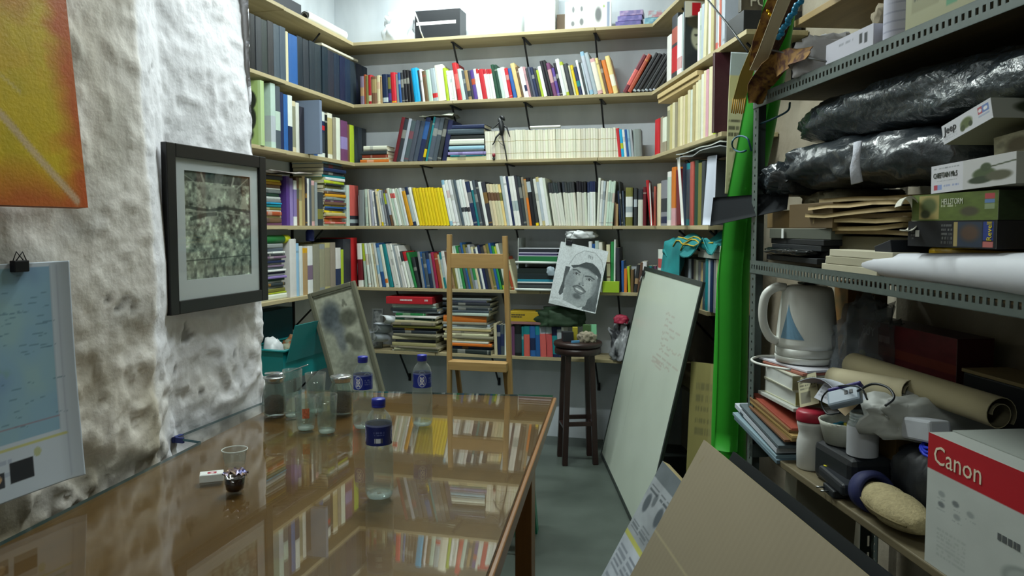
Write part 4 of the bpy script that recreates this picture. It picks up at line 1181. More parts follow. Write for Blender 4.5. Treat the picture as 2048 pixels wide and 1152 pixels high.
# ------------------------------------------------------------------ leaning boards beside the rack (rack coordinates a, t, z)
def leaning(name, label, cat, a0, a1, t_top, z_top, t_bot, th, m, edge=None, img=None):
    tl, tr, bl = RACK.p(a0, t_top, z_top), RACK.p(a1, t_top, z_top), RACK.p(a0, t_bot, 0.0)
    M, w_, h_ = slab_matrix(tl, tr, bl)
    M = M @ T(0, -th, 0) 
    return M, w_, h_
# corrugated cardboard sheet
M, w_, h_ = leaning('', '', '', -0.06, 1.15, -0.12, 0.64, -0.465, 0.008, None)
CARD = mat('cardboard', '9b8f6c', 0.8, noise=(6, 0.12), col2='8d815f', bump=(1, 0.0))
cb = thing('cardboard_sheet', 'large flat cardboard sheet leaning in front of the rack', 'cardboard', M=M @ T(0, 0, 0.008))
def flute(n, w_, h_, y, amp):
    b = MB(); vs = []; fs = []
    for i in range(n + 1):
        for k in (0, 1): vs.append((w_ * i / n, y + amp * (i % 2), h_ * k))
    fs = [(2 * i, 2 * i + 2, 2 * i + 3, 2 * i + 1) for i in range(n)]
    b.add(vs, fs); return b
im = Img(110, 180, '877d69'); im.speckle(0.025, 8, (4, 4))
vv = (np.sin(im.U * 180 * 1.6) * 0.5 + 0.5)[..., None] * 0.012; im.a = im.a - vv
im.line([(0.0, 0.47), (1, 0.47)], 0.004, '9f9576', 0.7); im.line([(0.0, 0.48), (1, 0.48)], 0.002, '81764f', 0.5)
im.line([(0.05, 0.06), (0.045, 0.09)], 0.004, '7d7256', 0.8)
print_mesh('front_liner', im, w_, h_, 0.0015, cb, T(0, 0, 0), back='8d815f')
flute(260, w_ - 0.003, h_ - 0.002, 0.0018, 0.0038).build('corrugation', CARD, cb)
MB().box((0, 0.0058, 0), (w_, 0.0072, h_)).build('back_liner', CARD, cb)
# black panel
M, w_, h_ = leaning('', '', '', 0.02, 1.2, -0.05, 0.625, -0.36, 0.008, None)
bp_ = thing('foam_board', 'scuffed black foam board between the cardboard and the rack', 'panel', M=M @ T(0, 0, 0.006))
im = Img(60, 110, '14181a'); im.speckle(0.2, 5, (5, 5)); im.line([(.2, .1), (.3, .16), (.36, .1), (.42, .2)], 0.003, '4a5254', .6); im.line([(.1, .3), (.5, .36)], 0.003, '3d4548', .6)
print_mesh('face', im, w_, h_, 0.004, bp_, back='1c2024')
MB().box((0, 0.0042, 0), (w_, 0.010, h_)).build('foam_core', mat('black_foam', '15181b', 0.7), bp_)
# printed long carton
M, w_, h_ = leaning('', '', '', -0.375, 0.55, -0.152, 0.455, -0.392, 0.03, None)
pc_ = thing('printed_carton', 'long grey printed carton leaning behind the cardboard sheet', 'carton', M=M @ T(0, 0, 0.017))
MB().box((0, 0.001, 0), (w_, 0.030, h_)).build('body', mat('carton_brown', '9a8b66', 0.75), pc_, bevel=0.001)
im = Img(110, 120, '8d9296'); im.rect(0, 0, 1, 0.12, '5d6468'); im.rect(0, 0.55, 1, 0.58, 'a9a85a'); im.rect(0, 0.58, 1, 1, 'a7adb5'); im.speckle(.12, 6, (10, 10))
for k in range(6): im.ell(0.06 + k * .16, 0.30, 0.03, 0.07, '3e454b', .8, .3); im.ell(0.12 + k * .16, 0.24, 0.02, 0.05, '4a5054', .7, .3)
im.scribble(0.02, .16, .98, .22, 2, '3a4045', 5); im.scribble(0.02, .42, .98, .52, 4, '50565b', 7); im.scribble(0.02, .64, .98, .95, 8, '6d737c', 9)
print_mesh('printed_face', im, w_, h_, 0.0008, pc_)
# khaki board near the slanting wall
tl, tr = (CAM + ray(1384, 600) * 3.22), (CAM + ray(1475, 600) * 3.10)
tl.z = tr.z = 0.78; bl = tl + Vector((-0.075, -0.03, 0)); bl.z = 0.0
M, w_, h_ = slab_matrix(tl, tr, bl)
kb = thing('poster_board', 'khaki printed board leaning behind the whiteboard edge', 'board', M=M @ T(0, 0, 0.004))
im = Img(80, 60, '8c8552'); im.speckle(.08, 3, (5, 5)); im.scribble(.15, .1, .5, .4, 5, '5c5a40', 3, .6); im.scribble(.1, .55, .5, .6, 1, '5c5a40', 4, .5); im.rect(0.45, 0, 1, .9, 'a3a06a', .5)
print_mesh('printed_face', im, w_, h_, 0.006, kb, back='6f6942')
MB().box((0, 0.0062, 0), (w_, 0.010, h_)).build('backing', mat('hardboard', '3c3328', 0.8), kb)

# ------------------------------------------------------------------ green foam roll standing behind the rack post
gr_ = thing('foam_roll', 'tall bright green foam sheet rolled and stood beside the rack post', 'foam roll', (0, 0, 0))
GR = mat('green_foam', '2f9a26', 0.55, spec=0.3, noise=(3, 0.12), col2='278a20')
cx = [(0.0, 0.098, 2.88), (0.25, 0.093, 2.88), (0.5, 0.104, 2.87), (0.6, 0.130, 2.86), (0.7, 0.175, 2.84), (0.8, 0.215, 2.83), (0.9, 0.245, 2.82), (1.0, 0.275, 2.82)]
def roll_pt(u, v):
    z = 0.003 + v * 2.35
    x = np.interp(v, [q[0] for q in cx], [q[1] for q in cx]); y = np.interp(v, [q[0] for q in cx], [q[2] for q in cx])
    an = -0.6 + u * 7.6; r = 0.044 + 0.014 * u + (0.012 * math.sin(3 * v + u * 4))
    return (x + r * math.cos(-an + 3.4), y + r * math.sin(-an + 3.4), z)
MB().sheet(roll_pt, 40, 30, 0.006).build('rolled_sheet', GR, gr_)
def flap(u, v):
    z = 0.55 + v * 1.62
    x = np.interp(z / 2.35, [q[0] for q in cx], [q[1] for q in cx]); y = np.interp(z / 2.35, [q[0] for q in cx], [q[2] for q in cx])
    wv = 0.02 * math.sin(v * 5 + 1)
    return (x - 0.062 + wv * 0.6 + u * 0.08, y - 0.066 - 0.02 * math.sin(u * 2.6), z)
MB().sheet(flap, 10, 24, 0.005).build('loose_edge', GR, gr_)
# ------------------------------------------------------------------ pictures on the pillar wall
# framed monochrome print
FR0, FR1, FZ0, FZ1 = 1.829, 2.322, 1.103, 1.587
XF = -1.452
M, w_, h_ = slab_matrix((XF, FR0, FZ1), (XF, FR1, FZ1), (XF, FR0, FZ0))
pf = thing('framed_print', 'black framed grey engraving hanging on the rough white pillar', 'picture', M=M)
BF = mat('black_frame', '17181a', 0.35)
fw_ = 0.038
for lo, hi in (((0, -0.006, 0), (fw_, 0.014, h_)), ((w_ - fw_, -0.006, 0), (w_, 0.014, h_)), ((fw_, -0.006, 0), (w_ - fw_, 0.014, fw_)), ((fw_, -0.006, h_ - fw_), (w_ - fw_, 0.014, h_))):
    MB().box(lo, hi).build('frame_side', BF, pf, bevel=0.002)
MB().box((0.01, 0.010, 0.01), (w_ - 0.01, 0.014, h_ - 0.01)).build('backing', mat('hardboard', '3c3328', 0.8), pf)
mw, mh = w_ - 2 * fw_, h_ - 2 * fw_
mt = MB(); aw, b0, b1 = 0.045, 0.056, 0.034
for lo, hi in (((0, 0, 0), (aw, 0.003, mh)), ((mw - aw, 0, 0), (mw, 0.003, mh)), ((aw, 0, 0), (mw - aw, 0.003, b0)), ((aw, 0, mh - b1), (mw - aw, 0.003, mh))): mt.box(lo, hi)
mt.build('mat_board', mat('mat_board', 'ccd4d8', 0.7), pf, loc=(fw_, 0.003, fw_))
im = Img(190, 170, '7d8478')
n1 = vnoise(190, 170, (26, 22), 5, 3); n2 = vnoise(190, 170, (9, 6), 8, 2)
im.a = np.clip(np.array([0.60, 0.64, 0.58]) * (0.62 + 1.0 * ((n1 - 0.5) * 1.5 + n2 * 0.8)[..., None]), 0, 1)
im.rect(0, 0, 1, 0.10, '3c433f', 0.7)
im.line([(.25, .02), (.3, .13), (.7, .13), (.74, .03)], 0.012, 'b9c0b2', .8); im.line([(.0, .04), (.2, .12)], .004, 'a9b0a2', .7); im.line([(.98, .02), (.78, .14)], .006, 'a9b0a2', .7)
for (cx_, cy_, rx, ry, c_) in ((.48, .17, .10, .07, 'a3aa9a'), (.30, .17, .06, .07, '8f968a'), (.70, .19, .07, .06, '8f968a'), (.42, .29, .13, .035, 'b7beae'), (.66, .28, .10, .03, 'b0b7a7'), (.40, .42, .07, .04, 'a9b0a0')):
    im.ell(cx_, cy_, rx, ry, c_, .7, .5)
im.poly([(.82, .33), (.9, .19), (.98, .33)], 'b3baa9', .8)
im.line([(0, .33), (.35, .36), (.6, .33), (1, .36)], .014, '3a423b', .8); im.line([(0, .37), (.5, .375), (1, .40)], .008, 'aab1a1', .7)
im.line([(.1, .44), (.3, .40), (.45, .39)], .018, '39403a', .7)
for k in range(7): im.ell(.08 + .14 * k, .90, .05, .06, 'a2a998', .55, .6); im.ell(.14 + .14 * k, .93, .02, .06, '4a514a', .6, .6)
for k in range(12): im.ell(rng.random(), .45 + .33 * rng.random(), .03 + .03 * rng.random(), .02 + .02 * rng.random(), ('9aa292', '4d554d')[k % 2], .5, .6)
im.line([(0, .82), (1, .80)], .006, '3f473f', .7)
print_mesh('engraving', im, mw - 2 * aw + 0.004, mh - b0 - b1 + 0.004, 0.002, pf, T(fw_ + aw - 0.002, 0.0062, fw_ + b0 - 0.002))
MB().box((fw_, -0.0006, fw_), (w_ - fw_, 0.0009, h_ - fw_)).build('glazing', clear('picture_glass', 'ffffff', 1.25, 0.0), pf)
# abstract canvas
M, w_, h_ = slab_matrix((-1.414, 0.70, 2.35), (-1.414, 1.421, 2.35), (-1.330, 0.70, 1.394))
cv = thing('canvas_painting', 'large abstract canvas in yellow and orange hung high on the plaster', 'painting', M=M)
H_, W_ = 170, 150
im = Img(H_, W_, 'd2b40e')
a1 = vnoise(H_, W_, (5, 5), 21, 4); a2 = vnoise(H_, W_, (16, 8), 22, 3); a3 = vnoise(H_, W_, (3, 3), 25, 2)
V, U = im.V, im.U
top = np.clip((0.62 - V + (a1 - .5) * .35) * 7, 0, 1)         # orange sweep over the upper half
im.mix(top * np.clip(.45 + a2, 0, 1), 'b85a1c', .9)
im.mix(np.clip((a2 - .5) * 6, 0, 1) * top, 'c9921c', .6)
im.mix(np.clip((a1 - .56) * 8, 0, 1) * (1 - top), 'b8a410', .6)
im.mix(np.clip((a2 - .55) * 8, 0, 1) * (1 - top), 'd0a416', .5)
im.mix(np.clip((V - .90 + (a1 - .5) * .1) * 12, 0, 1), 'bf5a22', .9)
im.mix(np.clip((U - .90 + (a2 - .5) * .12 - (V < .5) * -.02) * 14, 0, 1), 'c2541c', .9)
im.line([(.60, .74), (.74, .82), (.83, .89), (.92, .955), (.96, .985)], .010, 'd0b49a', .85); im.line([(.45, .62), (.60, .74)], .008, 'd6bd9c', .7); im.line([(.72, .72), (.8, .76)], .004, 'd8c29a', .6)
im.speckle(.05, 9, (40, 40))
print_mesh('painted_face', im, w_, h_, 0.0015, cv, m=mat('oil_paint', rough=0.45, vcol=True, bump=(120, .25, .003)))
MB().box((0, 0.0016, 0), (w_, 0.028, h_)).build('stretcher_body', mat('canvas_edge', 'b2601f', 0.7, noise=(9, .3)), cv, bevel=0.001)
# map poster
XM = -1.385
M, w_, h_ = slab_matrix((XM, 0.80, 1.276), (XM, 1.409, 1.276), (-1.366, 0.80, 0.792))
mp_ = thing('map_poster', 'pale blue sea map poster pinned to the plaster above the table', 'map', M=M)
H_, W_ = 170, 200
im = Img(H_, W_, 'c9d4e2')
im.rect(.02, .02, .93, .76, '8fb4cc')
sea = vnoise(H_, W_, (4, 6), 31, 3); ins = ((im.U > .02) & (im.U < .93) & (im.V > .02) & (im.V < .76)).astype(float)
im.mix(np.clip((sea - .5) * 4, 0, 1) * ins, '9dbfc4', .7); im.mix(np.clip((.45 - sea) * 4, 0, 1) * ins, '7f9fc6', .7)
land = vnoise(H_, W_, (7, 8), 35, 4)
blob = np.clip((land - .52) * 14, 0, 1) * ins * np.clip(1 - ((im.U - .60) ** 2 / .035 + (im.V - .58) ** 2 / .05), 0, 1)
im.mix(blob * 2.5, '7fae8c', .9); im.mix(np.clip((blob - .3) * 3, 0, 1), 'b9bf82', .8)
for k in range(70):
    cx_, cy_ = .5 + .42 * rng.random(), .05 + .66 * rng.random()
    im.line([(cx_, cy_), (cx_ + .02 + .03 * rng.random(), cy_ + .006 * rng.normal())], .0022, '5f7f96', .6)
im.line([(.93, .02), (.93, .76)], .004, 'b4c2d2'); im.line([(.955, .02), (.955, .98)], .005, 'b9c3d4'); im.line([(.02, .70), (.93, .70)], .003, 'a0737f', .6); im.line([(.02, .785), (.95, .785)], .006, 'c9c983', .9)
im.scribble(.45, .82, .75, .93, 4, '8f9cb8', 5, .5); im.rect(.62, .87, .70, .94, '3b3f48'); im.rect(.72, .845, .81, .93, '2b2f36'); im.ell(.67, .9, .02, .02, 'c9a987'); im.ell(.52, .86, .03, .02, '8fae8e', .7); im.ell(.57, .83, .02, .02, '7f94bb', .7); im.ell(.83, .83, .015, .02, 'b3b878', .7)
print_mesh('printed_sheet', im, w_, h_, 0.0008, mp_, bend=lambda u, v: -0.008 * np.sin(u * 5 + v * 2) * v - 0.012 * np.clip((u - .92) * 12, 0, 1) ** 2)
cl_ = thing('bulldog_clip', 'black bulldog clip holding the top of the sea map', 'clip', (XM + 0.006, 1.285, 1.266))
MB().box((-0.006, -0.018, -0.008), (0.008, 0.018, 0.016)).build('jaw', BLACK_STEEL, cl_, bevel=0.002)
for s_ in (-1, 1): MB().tube([(0.002 + s_ * .004, -0.012, 0.016), (0.002 + s_ * .008, 0, 0.034), (0.002 + s_ * .004, 0.012, 0.016)], 0.0012, 5).build('wire_handle', BLACK_STEEL, cl_)

# ------------------------------------------------------------------ hanging pencil portrait
TL, TR, BL = hy(1122, 483, 4.49), hy(1217, 503, 4.49), hy(1093, 605, 4.49)
M, w_, h_ = slab_matrix(TL, TR, BL)
pt = thing('pencil_portrait', 'pencil portrait of a man in a cap hanging tilted from the fourth shelf', 'drawing', M=M)
H_, W_ = 190, 145
im = Img(H_, W_, 'd3dade')
im.poly([(.24, .32), (.97, .42), (.95, .60), (.97, .98), (.80, 1), (.16, .93), (.12, .80), (.16, .55)], '9aa2a6', .0)
# shadow side of hair and shirt
im.poly([(.90, .42), (.965, .44), (.97, .62), (.99, .98), (.70, .98), (.72, .86), (.86, .72)], '4d5457', .9)
im.poly([(.20, .36), (.30, .36), (.26, .60), (.26, .78), (.20, .84), (.16, .80), (.20, .6)], '43494c', .9)
# neck and face
im.poly([(.24, .72), (.78, .80), (.76, .92), (.62, .965), (.28, .90)], 'a3abae', 1)
im.ell(.575, .585, .335, .285, '9fa7aa', 1, .06, .12)
im.ell(.50, .52, .16, .16, 'b3babc', .6, .8); im.ell(.74, .60, .12, .12, 'b5bcbe', .7, .8); im.ell(.36, .56, .10, .14, '868e92', .7, .9); im.ell(.88, .62, .07, .16, '7b8387', .7, .9)
im.ell(.5, .80, .2, .08, '8b9396', .5, .9)
# cap: crown paper-white, brim dark
im.poly([(.26, .30), (.36, .15), (.52, .06), (.72, .06), (.88, .15), (.98, .30), (.99, .44), (.9, .36), (.72, .27), (.5, .28), (.36, .36)], 'ccd3d7', 1)
im.line([(.26, .33), (.36, .155), (.52, .065), (.74, .065), (.90, .16), (.99, .32)], .004, '7a8286', .8)
im.poly([(.30, .335), (.46, .30), (.60, .235), (.74, .235), (.86, .29), (.955, .385), (.965, .455), (.84, .40), (.66, .335), (.48, .33), (.36, .37)], '4a5154', 1)
im.line([(.48, .335), (.66, .34), (.84, .405)], .010, '6b7275', .6)
for k, x in enumerate((.63, .665, .70)): im.line([(x, .125 + k * .006), (x + .005, .165 + k * .006)], .006, '6d7478', .8)
im.line([(.62, .12), (.72, .14)], .003, '7f868a', .7)
# brows, eyes, nose, mouth, moustache, goatee
im.line([(.37, .395), (.44, .385), (.52, .415)], .011, '4b5255', .85); im.line([(.64, .455), (.74, .445), (.83, .475)], .011, '4b5255', .85)
for cx_, cy_ in ((.45, .445), (.735, .495)):
    im.ell(cx_, cy_, .075, .026, '7d8588', .8, .6, .1); im.ell(cx_, cy_ + .002, .056, .019, 'ccd2d4', .95, .4, .1); im.ell(cx_, cy_, .022, .018, '23282b', 1, .4); im.ell(cx_ + .008, cy_ - .005, .006, .005, 'e6eaec', 1, .4)
    im.line([(cx_ - .06, cy_ + .004), (cx_, cy_ - .016), (cx_ + .06, cy_ + .008)], .005, '3a4043', .9)
im.line([(.60, .44), (.595, .52), (.62, .575)], .010, '838b8e', .7); im.ell(.585, .585, .055, .026, '8a9295', .8, .6); im.ell(.55, .597, .016, .009, '3f4548', .9, .5); im.ell(.63, .607, .016, .009, '3f4548', .9, .5)
im.line([(.44, .655), (.52, .625), (.60, .64), (.70, .695)], .013, '555c5f', .9)
im.ell(.575, .695, .125, .040, '7b8285', .9, .3, .28); im.ell(.572, .690, .092, .016, 'd2d8da', .95, .3, .28)
im.line([(.45, .665), (.50, .725), (.62, .755), (.69, .715)], .006, '5b6265', .9)
im.ell(.545, .795, .085, .040, '565d60', .85, .6, .2); im.ell(.55, .765, .03, .02, '656c6f', .7, .6)
im.line([(.40, .60), (.37, .67), (.40, .74)], .006, '848c8f', .6); im.line([(.76, .66), (.77, .73)], .006, '848c8f', .6)
im.poly([(.0, .965), (.16, .92), (.30, .955), (.46, 1), (0, 1)], 'b9c0c3', .8); im.line([(.62, .965), (.70, .93), (.76, 1)], .006, '7f878a', .8)
im.scribble(.03, .875, .22, .915, 2, '8b9396', 3, .6)
im.speckle(.10, 4, (60, 50))
print_mesh('drawn_sheet', im, w_, h_, 0.004, pt)
ck = thing('hanging_clip', 'black clip and string holding the pencil portrait', 'clip', M=M @ T(0.05, -0.004, h_ - 0.012))
MB().box((-0.018, -0.004, 0), (0.018, 0.010, 0.028)).build('jaw', BLACK_STEEL, ck, bevel=0.002)
MB().tube([(-0.008, 0.003, 0.026), (0.0, 0.01, 0.05), (0.012, 0.016, 0.085)], 0.0014, 5).build('string', BLACK_STEEL, ck)
# ------------------------------------------------------------------ odd things on the shelves
def fbox(fr, a0, a1, t0, t1, z0, z1, name, label, cat, m, group=None, yaw=0.0, bevel=0.0015):
    """a plain carton standing in a run of shelving; returns the object whose origin is its front bottom corner"""
    return tag(MB().box((0, 0, 0), (a1 - a0, t1 - t0, z1 - z0)).build(name, m, M=T(fr.p(a0, t0, z0 + 0.0004)) @ RZ(fr.ang + yaw), bevel=bevel), label, cat, group)
WCARD = mat('white_carton', 'd6dad8', 0.5)
DCARD = mat('dark_carton', '1b1e22', 0.45)
Z1 = ZS[0]
def ax(px, z, t=0.03, fr=BACK): return fr.a_at(px, z, t)
# black box with a white panel, half in a plastic bag
b = fbox(BACK, ax(830, Z1), ax(920, Z1), 0.03, 0.16, Z1, Z1 + 0.175, 'camera_box', 'black camera box with a white band on the top shelf', 'box', DCARD)
MB().box((0.01, -0.001, 0.085), (0.27, 0.0, 0.105)).build('white_band', WCARD, b)
MB().tube([(0.0, -0.004, 0.17), (0.03, -0.012, 0.10), (0.04, -0.010, 0.05), (0.06, -0.004, 0.0)], 0.007, 6, flat=.4).build('ribbon', WCARD, b)
lump('plastic_bag', 'crumpled white plastic bag on the top shelf beside the camera box', 'bag', BACK.p(ax(792, Z1), 0.11, Z1), (0.105, 0.08, 0.13), mat('white_film', 'dfe5ea', 0.35, alpha=0.75), 5, 0.2, 0.7, 4)
def printed_box(fr, px0, px1, t0, dep, z0, h, name, label, img, cat='box', yaw=0.0, m=None, top=None):
    a0, a1 = fr.a_at(px0, z0 + h / 2, t0), fr.a_at(px1, z0 + h / 2, t0)
    o = thing(name, label, cat, fr.p(a0, t0, z0 + 0.0004), fr.ang + yaw)
    MB().box((0, 0.0008, 0), (a1 - a0, dep, h)).build('carton_body', m or WCARD, o, bevel=0.001)
    print_mesh('printed_panel', img, a1 - a0, h, 0.0008, o)
    return o
im = Img(26, 44, 'e6e8e6'); im.scribble(.25, .2, .75, .3, 1, '9aa0a4', 2); im.line([(.5, .6), (.62, .64), (.7, .58)], .03, '8a9094', .7)
printed_box(BACK, 979, 1040, 0.03, 0.12, Z1, 0.125, 'white_box', 'low white box with faint lettering on the top shelf', im)
im = Img(40, 30, 'e8eae8'); im.scribble(.1, .78, .9, .84, 1, '9aa0a4', 4)
printed_box(BACK, 1051, 1110, 0.03, 0.12, Z1, 0.30, 'tall_white_box', 'tall white box glowing under the lamp on the top shelf', im)
im = Img(34, 70, 'd9dcd8')
for cx_, cy_, rx, ry in ((.18, .28, .03, .12), (.36, .26, .03, .1), (.17, .78, .04, .1), (.36, .72, .045, .13), (.72, .48, .07, .26)): im.ell(cx_, cy_, rx, ry, '5c5f62', .85, .5)
im.rect(.90, .05, .97, .95, '7d8ba6', .8); im.ell(.84, .2, .02, .05, '9ab06a')
printed_box(BACK, 1130, 1222, 0.035, 0.10, Z1, 0.165, 'flower_box', 'white box printed with small grey plants on the top shelf', im, yaw=0.10)
tmp = fbox(BACK, ax(1112, Z1), ax(1130, Z1), 0.05, 0.15, Z1, Z1 + 0.10, 'brown_box', 'small dark brown box between two white boxes, top shelf', 'box', mat('brown_card', '4a3c2c', .7))
for k, (c_, c2, n_) in enumerate((('5b4f9c', '3d3a80', 'purple packet at the bottom of the little heap, top shelf'), ('7a6cae', '4d4690', 'lilac packet in the middle of the little heap, top shelf'), ('a58cb4', '6b5f98', 'pale mauve packet crowning the little heap, top shelf'))):
    fbox(BACK, ax(1231 + 4 * k, Z1), ax(1282 + 2 * k, Z1), 0.03, 0.13, Z1 + 0.03 * k + .0005 * k, Z1 + 0.03 * (k + 1), 'sweets_packet', n_, 'packet', mat('packet_' + c_, c_, .35, noise=(30, .5, .1), col2=c2), 'packets on the top shelf')
for k, (c_, c2, n_) in enumerate((('7fb6c4', '4a7f9c', 'sky blue packet lying near the shelf corner, top shelf'), ('a8c4cf', 'b07a86', 'pale blue packet on another near the shelf corner'))):
    fbox(BACK, ax(1289 + 6 * k, Z1), ax(1326 + 8 * k, Z1), 0.03, 0.13, Z1 + 0.04 * k + .0005 * k, Z1 + 0.04 * (k + 1), 'snack_packet', n_, 'packet', mat('packet_' + c_, c_, .35, noise=(30, .5, .1), col2=c2), 'packets on the top shelf')
# alcove top shelf
a0, a1 = LEFT.a_at(606, Z1 + .03, .06), LEFT.a_at(684, Z1 + .03, .06)
def rolled(name, label, p0, p1, r, m, turns=2.2, cat='paper roll', th=0.0016):
    """sheet rolled up along p0-p1, open spiral ends"""
    p0, p1 = Vector(p0), Vector(p1); d = (p1 - p0).normalized(); n = d.cross(Vector((0, 0, 1))).normalized(); b = n.cross(d)
    def f(u, v):
        an = u * turns * 2 * math.pi; rr = r * (0.45 + 0.55 * u)
        return p0.lerp(p1, v) + n * (rr * math.cos(an)) + b * (rr * math.sin(an))
    return tag(MB().sheet(f, int(turns * 18), 6, th).build(name, m), label, cat)
PAPER = mat('paper', 'dadcd6', 0.7)
rolled('paper_roll', 'white rolled paper lying on the top alcove shelf', LEFT.p(a0, 0.05, Z1 + 0.034), LEFT.p(a1, 0.05, Z1 + 0.034), 0.030, PAPER)
fbox(LEFT, LEFT.a_at(540, Z1, .03), LEFT.a_at(603, Z1, .03), 0.03, 0.2, Z1, Z1 + 0.07, 'dark_case', 'dark flat case on the top alcove shelf', 'case', mat('dark_case', '22252d', .4))
fbox(LEFT, LEFT.a_at(650, ZS[1] + .285, .0), LEFT.a_at(722, ZS[1] + .285, .0), 0.02, 0.2, ZS[1] + 0.288, ZS[1] + 0.302, 'flat_book', 'thin pale book lying on the navy volumes', 'book', mat('pale_card', 'c2bfae', .6))
# third shelf
MB_ = MB()
FIG = mat('dark_resin', '1c1f22', 0.45)
fg = BACK.p(BACK.a_at(1003, ZS[2] + .1, -.012), -0.012, ZS[2])
fig = thing('bird_figurine', 'small black winged figurine with long legs before the ivory volumes', 'figurine', fg)
def fp(px, py): q = BACK.hit(px, py, -0.012); return q - fg
body = MB(); body.tube([fp(998, 236), fp(1001, 243), fp(1003, 252), fp(1004, 262), fp(1003, 271)], [.009, .014, .019, .016, .010], 10); body.build('body', FIG, fig)
hd = MB(); hd.tube([fp(1001, 232), fp(1006, 236), fp(1009, 241)], [.008, .011, .005], 8); hd.build('head', FIG, fig)
wg = MB(); wg.tube([fp(998, 245), fp(992, 252), fp(986, 257), fp(980, 256)], [.010, .009, .006, .002], 6, flat=.4); wg.build('wing', FIG, fig)
ar = MB(); ar.tube([fp(1007, 250), fp(1014, 256), fp(1017, 266), fp(1020, 274)], [.006, .005, .004, .002], 6); ar.build('arm', FIG, fig)
for pts in ([fp(1000, 266), fp(992, 275), fp(989, 284), fp(985, 290)], [fp(1004, 268), fp(1007, 285), fp(1011, 303), fp(1014, 322)]):
    MB().tube(pts, [.006, .0055, .0045, .003], 6).build('leg', FIG, fig)
MB().tube([fp(996, 280), fp(1001, 287), fp(1008, 292)], .0018, 5).build('tail', FIG, fig)
q = BACK.p(BACK.a_at(988, ZS[2], -.0), -0.004, ZS[2] + .0003)
rs = thing('rubber_stamp', 'tiny red knobbed stamp on the edge of the third shelf', 'stamp', q)
MB().lathe([(.008, 0), (.009, .004), (.008, .010), (.004, .014)], 14).build('foot', DCARD, rs)
MB().lathe([(.004, .014), (.010, .020), (.011, .030), (.006, .038), (.001, .039)], 14).build('knob', mat('red_knob', '7c2630', .35), rs)
za = ZS[2] + 0.187
rolled('paper_tube', 'thin white paper tube lying on the ivory volumes', BACK.p(BACK.a_at(1060, za, .02), 0.02, za + .004), BACK.p(BACK.a_at(1121, za, .02), 0.02, za + .004), 0.0075, PAPER, 2)
def papers_on(name, label, fr, px0, px1, z, t0, dep, wob, m, cat='paper', sl=0.0, seed=1, th=.0015, lift=0.0):
    a0, a1 = fr.a_at(px0, z, t0), fr.a_at(px1, z, t0)
    g = np.random.default_rng(seed).random((6, 6))
    def f(u, v):
        i, j = min(int(u * 5), 4), min(int(v * 5), 4); fu, fv = u * 5 - i, v * 5 - j
        h = g[i, j] * (1 - fu) * (1 - fv) + g[i + 1, j] * fu * (1 - fv) + g[i, j + 1] * (1 - fu) * fv + g[i + 1, j + 1] * fu * fv
        return fr.p(a0 + (a1 - a0) * u, t0 + dep * v, z + wob * h + sl * u + lift)
    return tag(MB().sheet(f, 12, 10, th).build(name, m), label, cat)
papers_on('loose_papers', 'pale loose sheets laid over the dark leaning books', BACK, 838, 905, ZS[2] + .272, 0.0, .16, .03, mat('grey_paper', 'a9ad9f', .7), seed=2)
o = fbox(RIGHT, RIGHT.a_at(1320, ZS[2] + .29, .02), RIGHT.a_at(1404, ZS[2] + .29, .02), 0.01, 0.2, ZS[2] + .284, ZS[2] + .306, 'tan_folder', 'tan folder lying on the old cream journals', 'folder', mat('manila', 'b49d6c', .6))
o = fbox(RIGHT, RIGHT.a_at(1318, ZS[2] + .31, .01), RIGHT.a_at(1398, ZS[2] + .31, .01), 0.0, 0.2, ZS[2] + .307, ZS[2] + .330, 'tan_folder', 'upper tan folder above another on the cream journals', 'folder', mat('manila2', 'bda878', .6))
# book with a face on its cover, end of the second slanting shelf, cover towards the camera
def cover_book(name, label, fr, a, t0, t1, z0, h, th, img, col, parts=True):
    """book standing at the end of a run, front cover facing the camera side"""
    p_tl, p_tr, p_bl = fr.p(a, t0, z0 + h), fr.p(a, t1, z0 + h), fr.p(a, t0, z0)
    M, w_, h_ = slab_matrix(p_tl, p_tr, p_bl)
    o = thing(name, label, 'book', M=M @ T(0, 0, 0.0004))
    print_mesh('front_cover', img, w_, h_, 0.002, o, m=PRINT_GLOSS)
    MB().box((0, th - 0.002, 0), (w_, th, h_)).build('back_cover', mat('cov_' + col, col, .5), o)
    MB().box((0, 0.002, 0), (0.002, th - 0.002, h_)).build('spine', mat('cov_' + col, col, .5), o)
    MB().box((0.002, 0.0021, 0.003), (w_ - 0.004, th - 0.0021, h_ - 0.003)).build('pages', mat('page_block', PAGE_COL, .8), o)
    return o
im = Img(80, 40, '23282a'); im.rect(0, 0, 1, .24, 'c9c5b4'); im.rect(.22, .02, .5, .21, 'b5232c'); im.ell(.5, .52, .30, .20, '9a9a84', 1, .2); im.ell(.45, .30, .4, .10, '3a352a', 1, .3)
im.ell(.36, .49, .06, .02, '3a3a34'); im.ell(.60, .50, .06, .02, '3a3a34'); im.line([(.48, .5), (.46, .58)], .012, '77775f'); im.line([(.38, .63), (.55, .63)], .012, '5f5f4c'); im.ell(.75, .55, .14, .2, '33332c', .7, .7); im.ell(.5, .9, .5, .16, '1b2024', 1, .3)
ra = RIGHT.a_at(1366, ZS[1], .0) 
cover_book('picture_book', 'tall dark book with a portrait face and red tag on its cover', RIGHT, ra + .03, -0.002, 0.155, ZS[1], .335, .02, im, '22282a')
im = Img(60, 70, '4c463a'); im.speckle(.3, 7, (6, 6)); im.rect(0, .45, 1, .62, '5f5846', .6); im.ell(.25, .25, .12, .14, '2a2822', .6, .6); im.ell(.6, .22, .12, .12, '26302a', .6, .6)
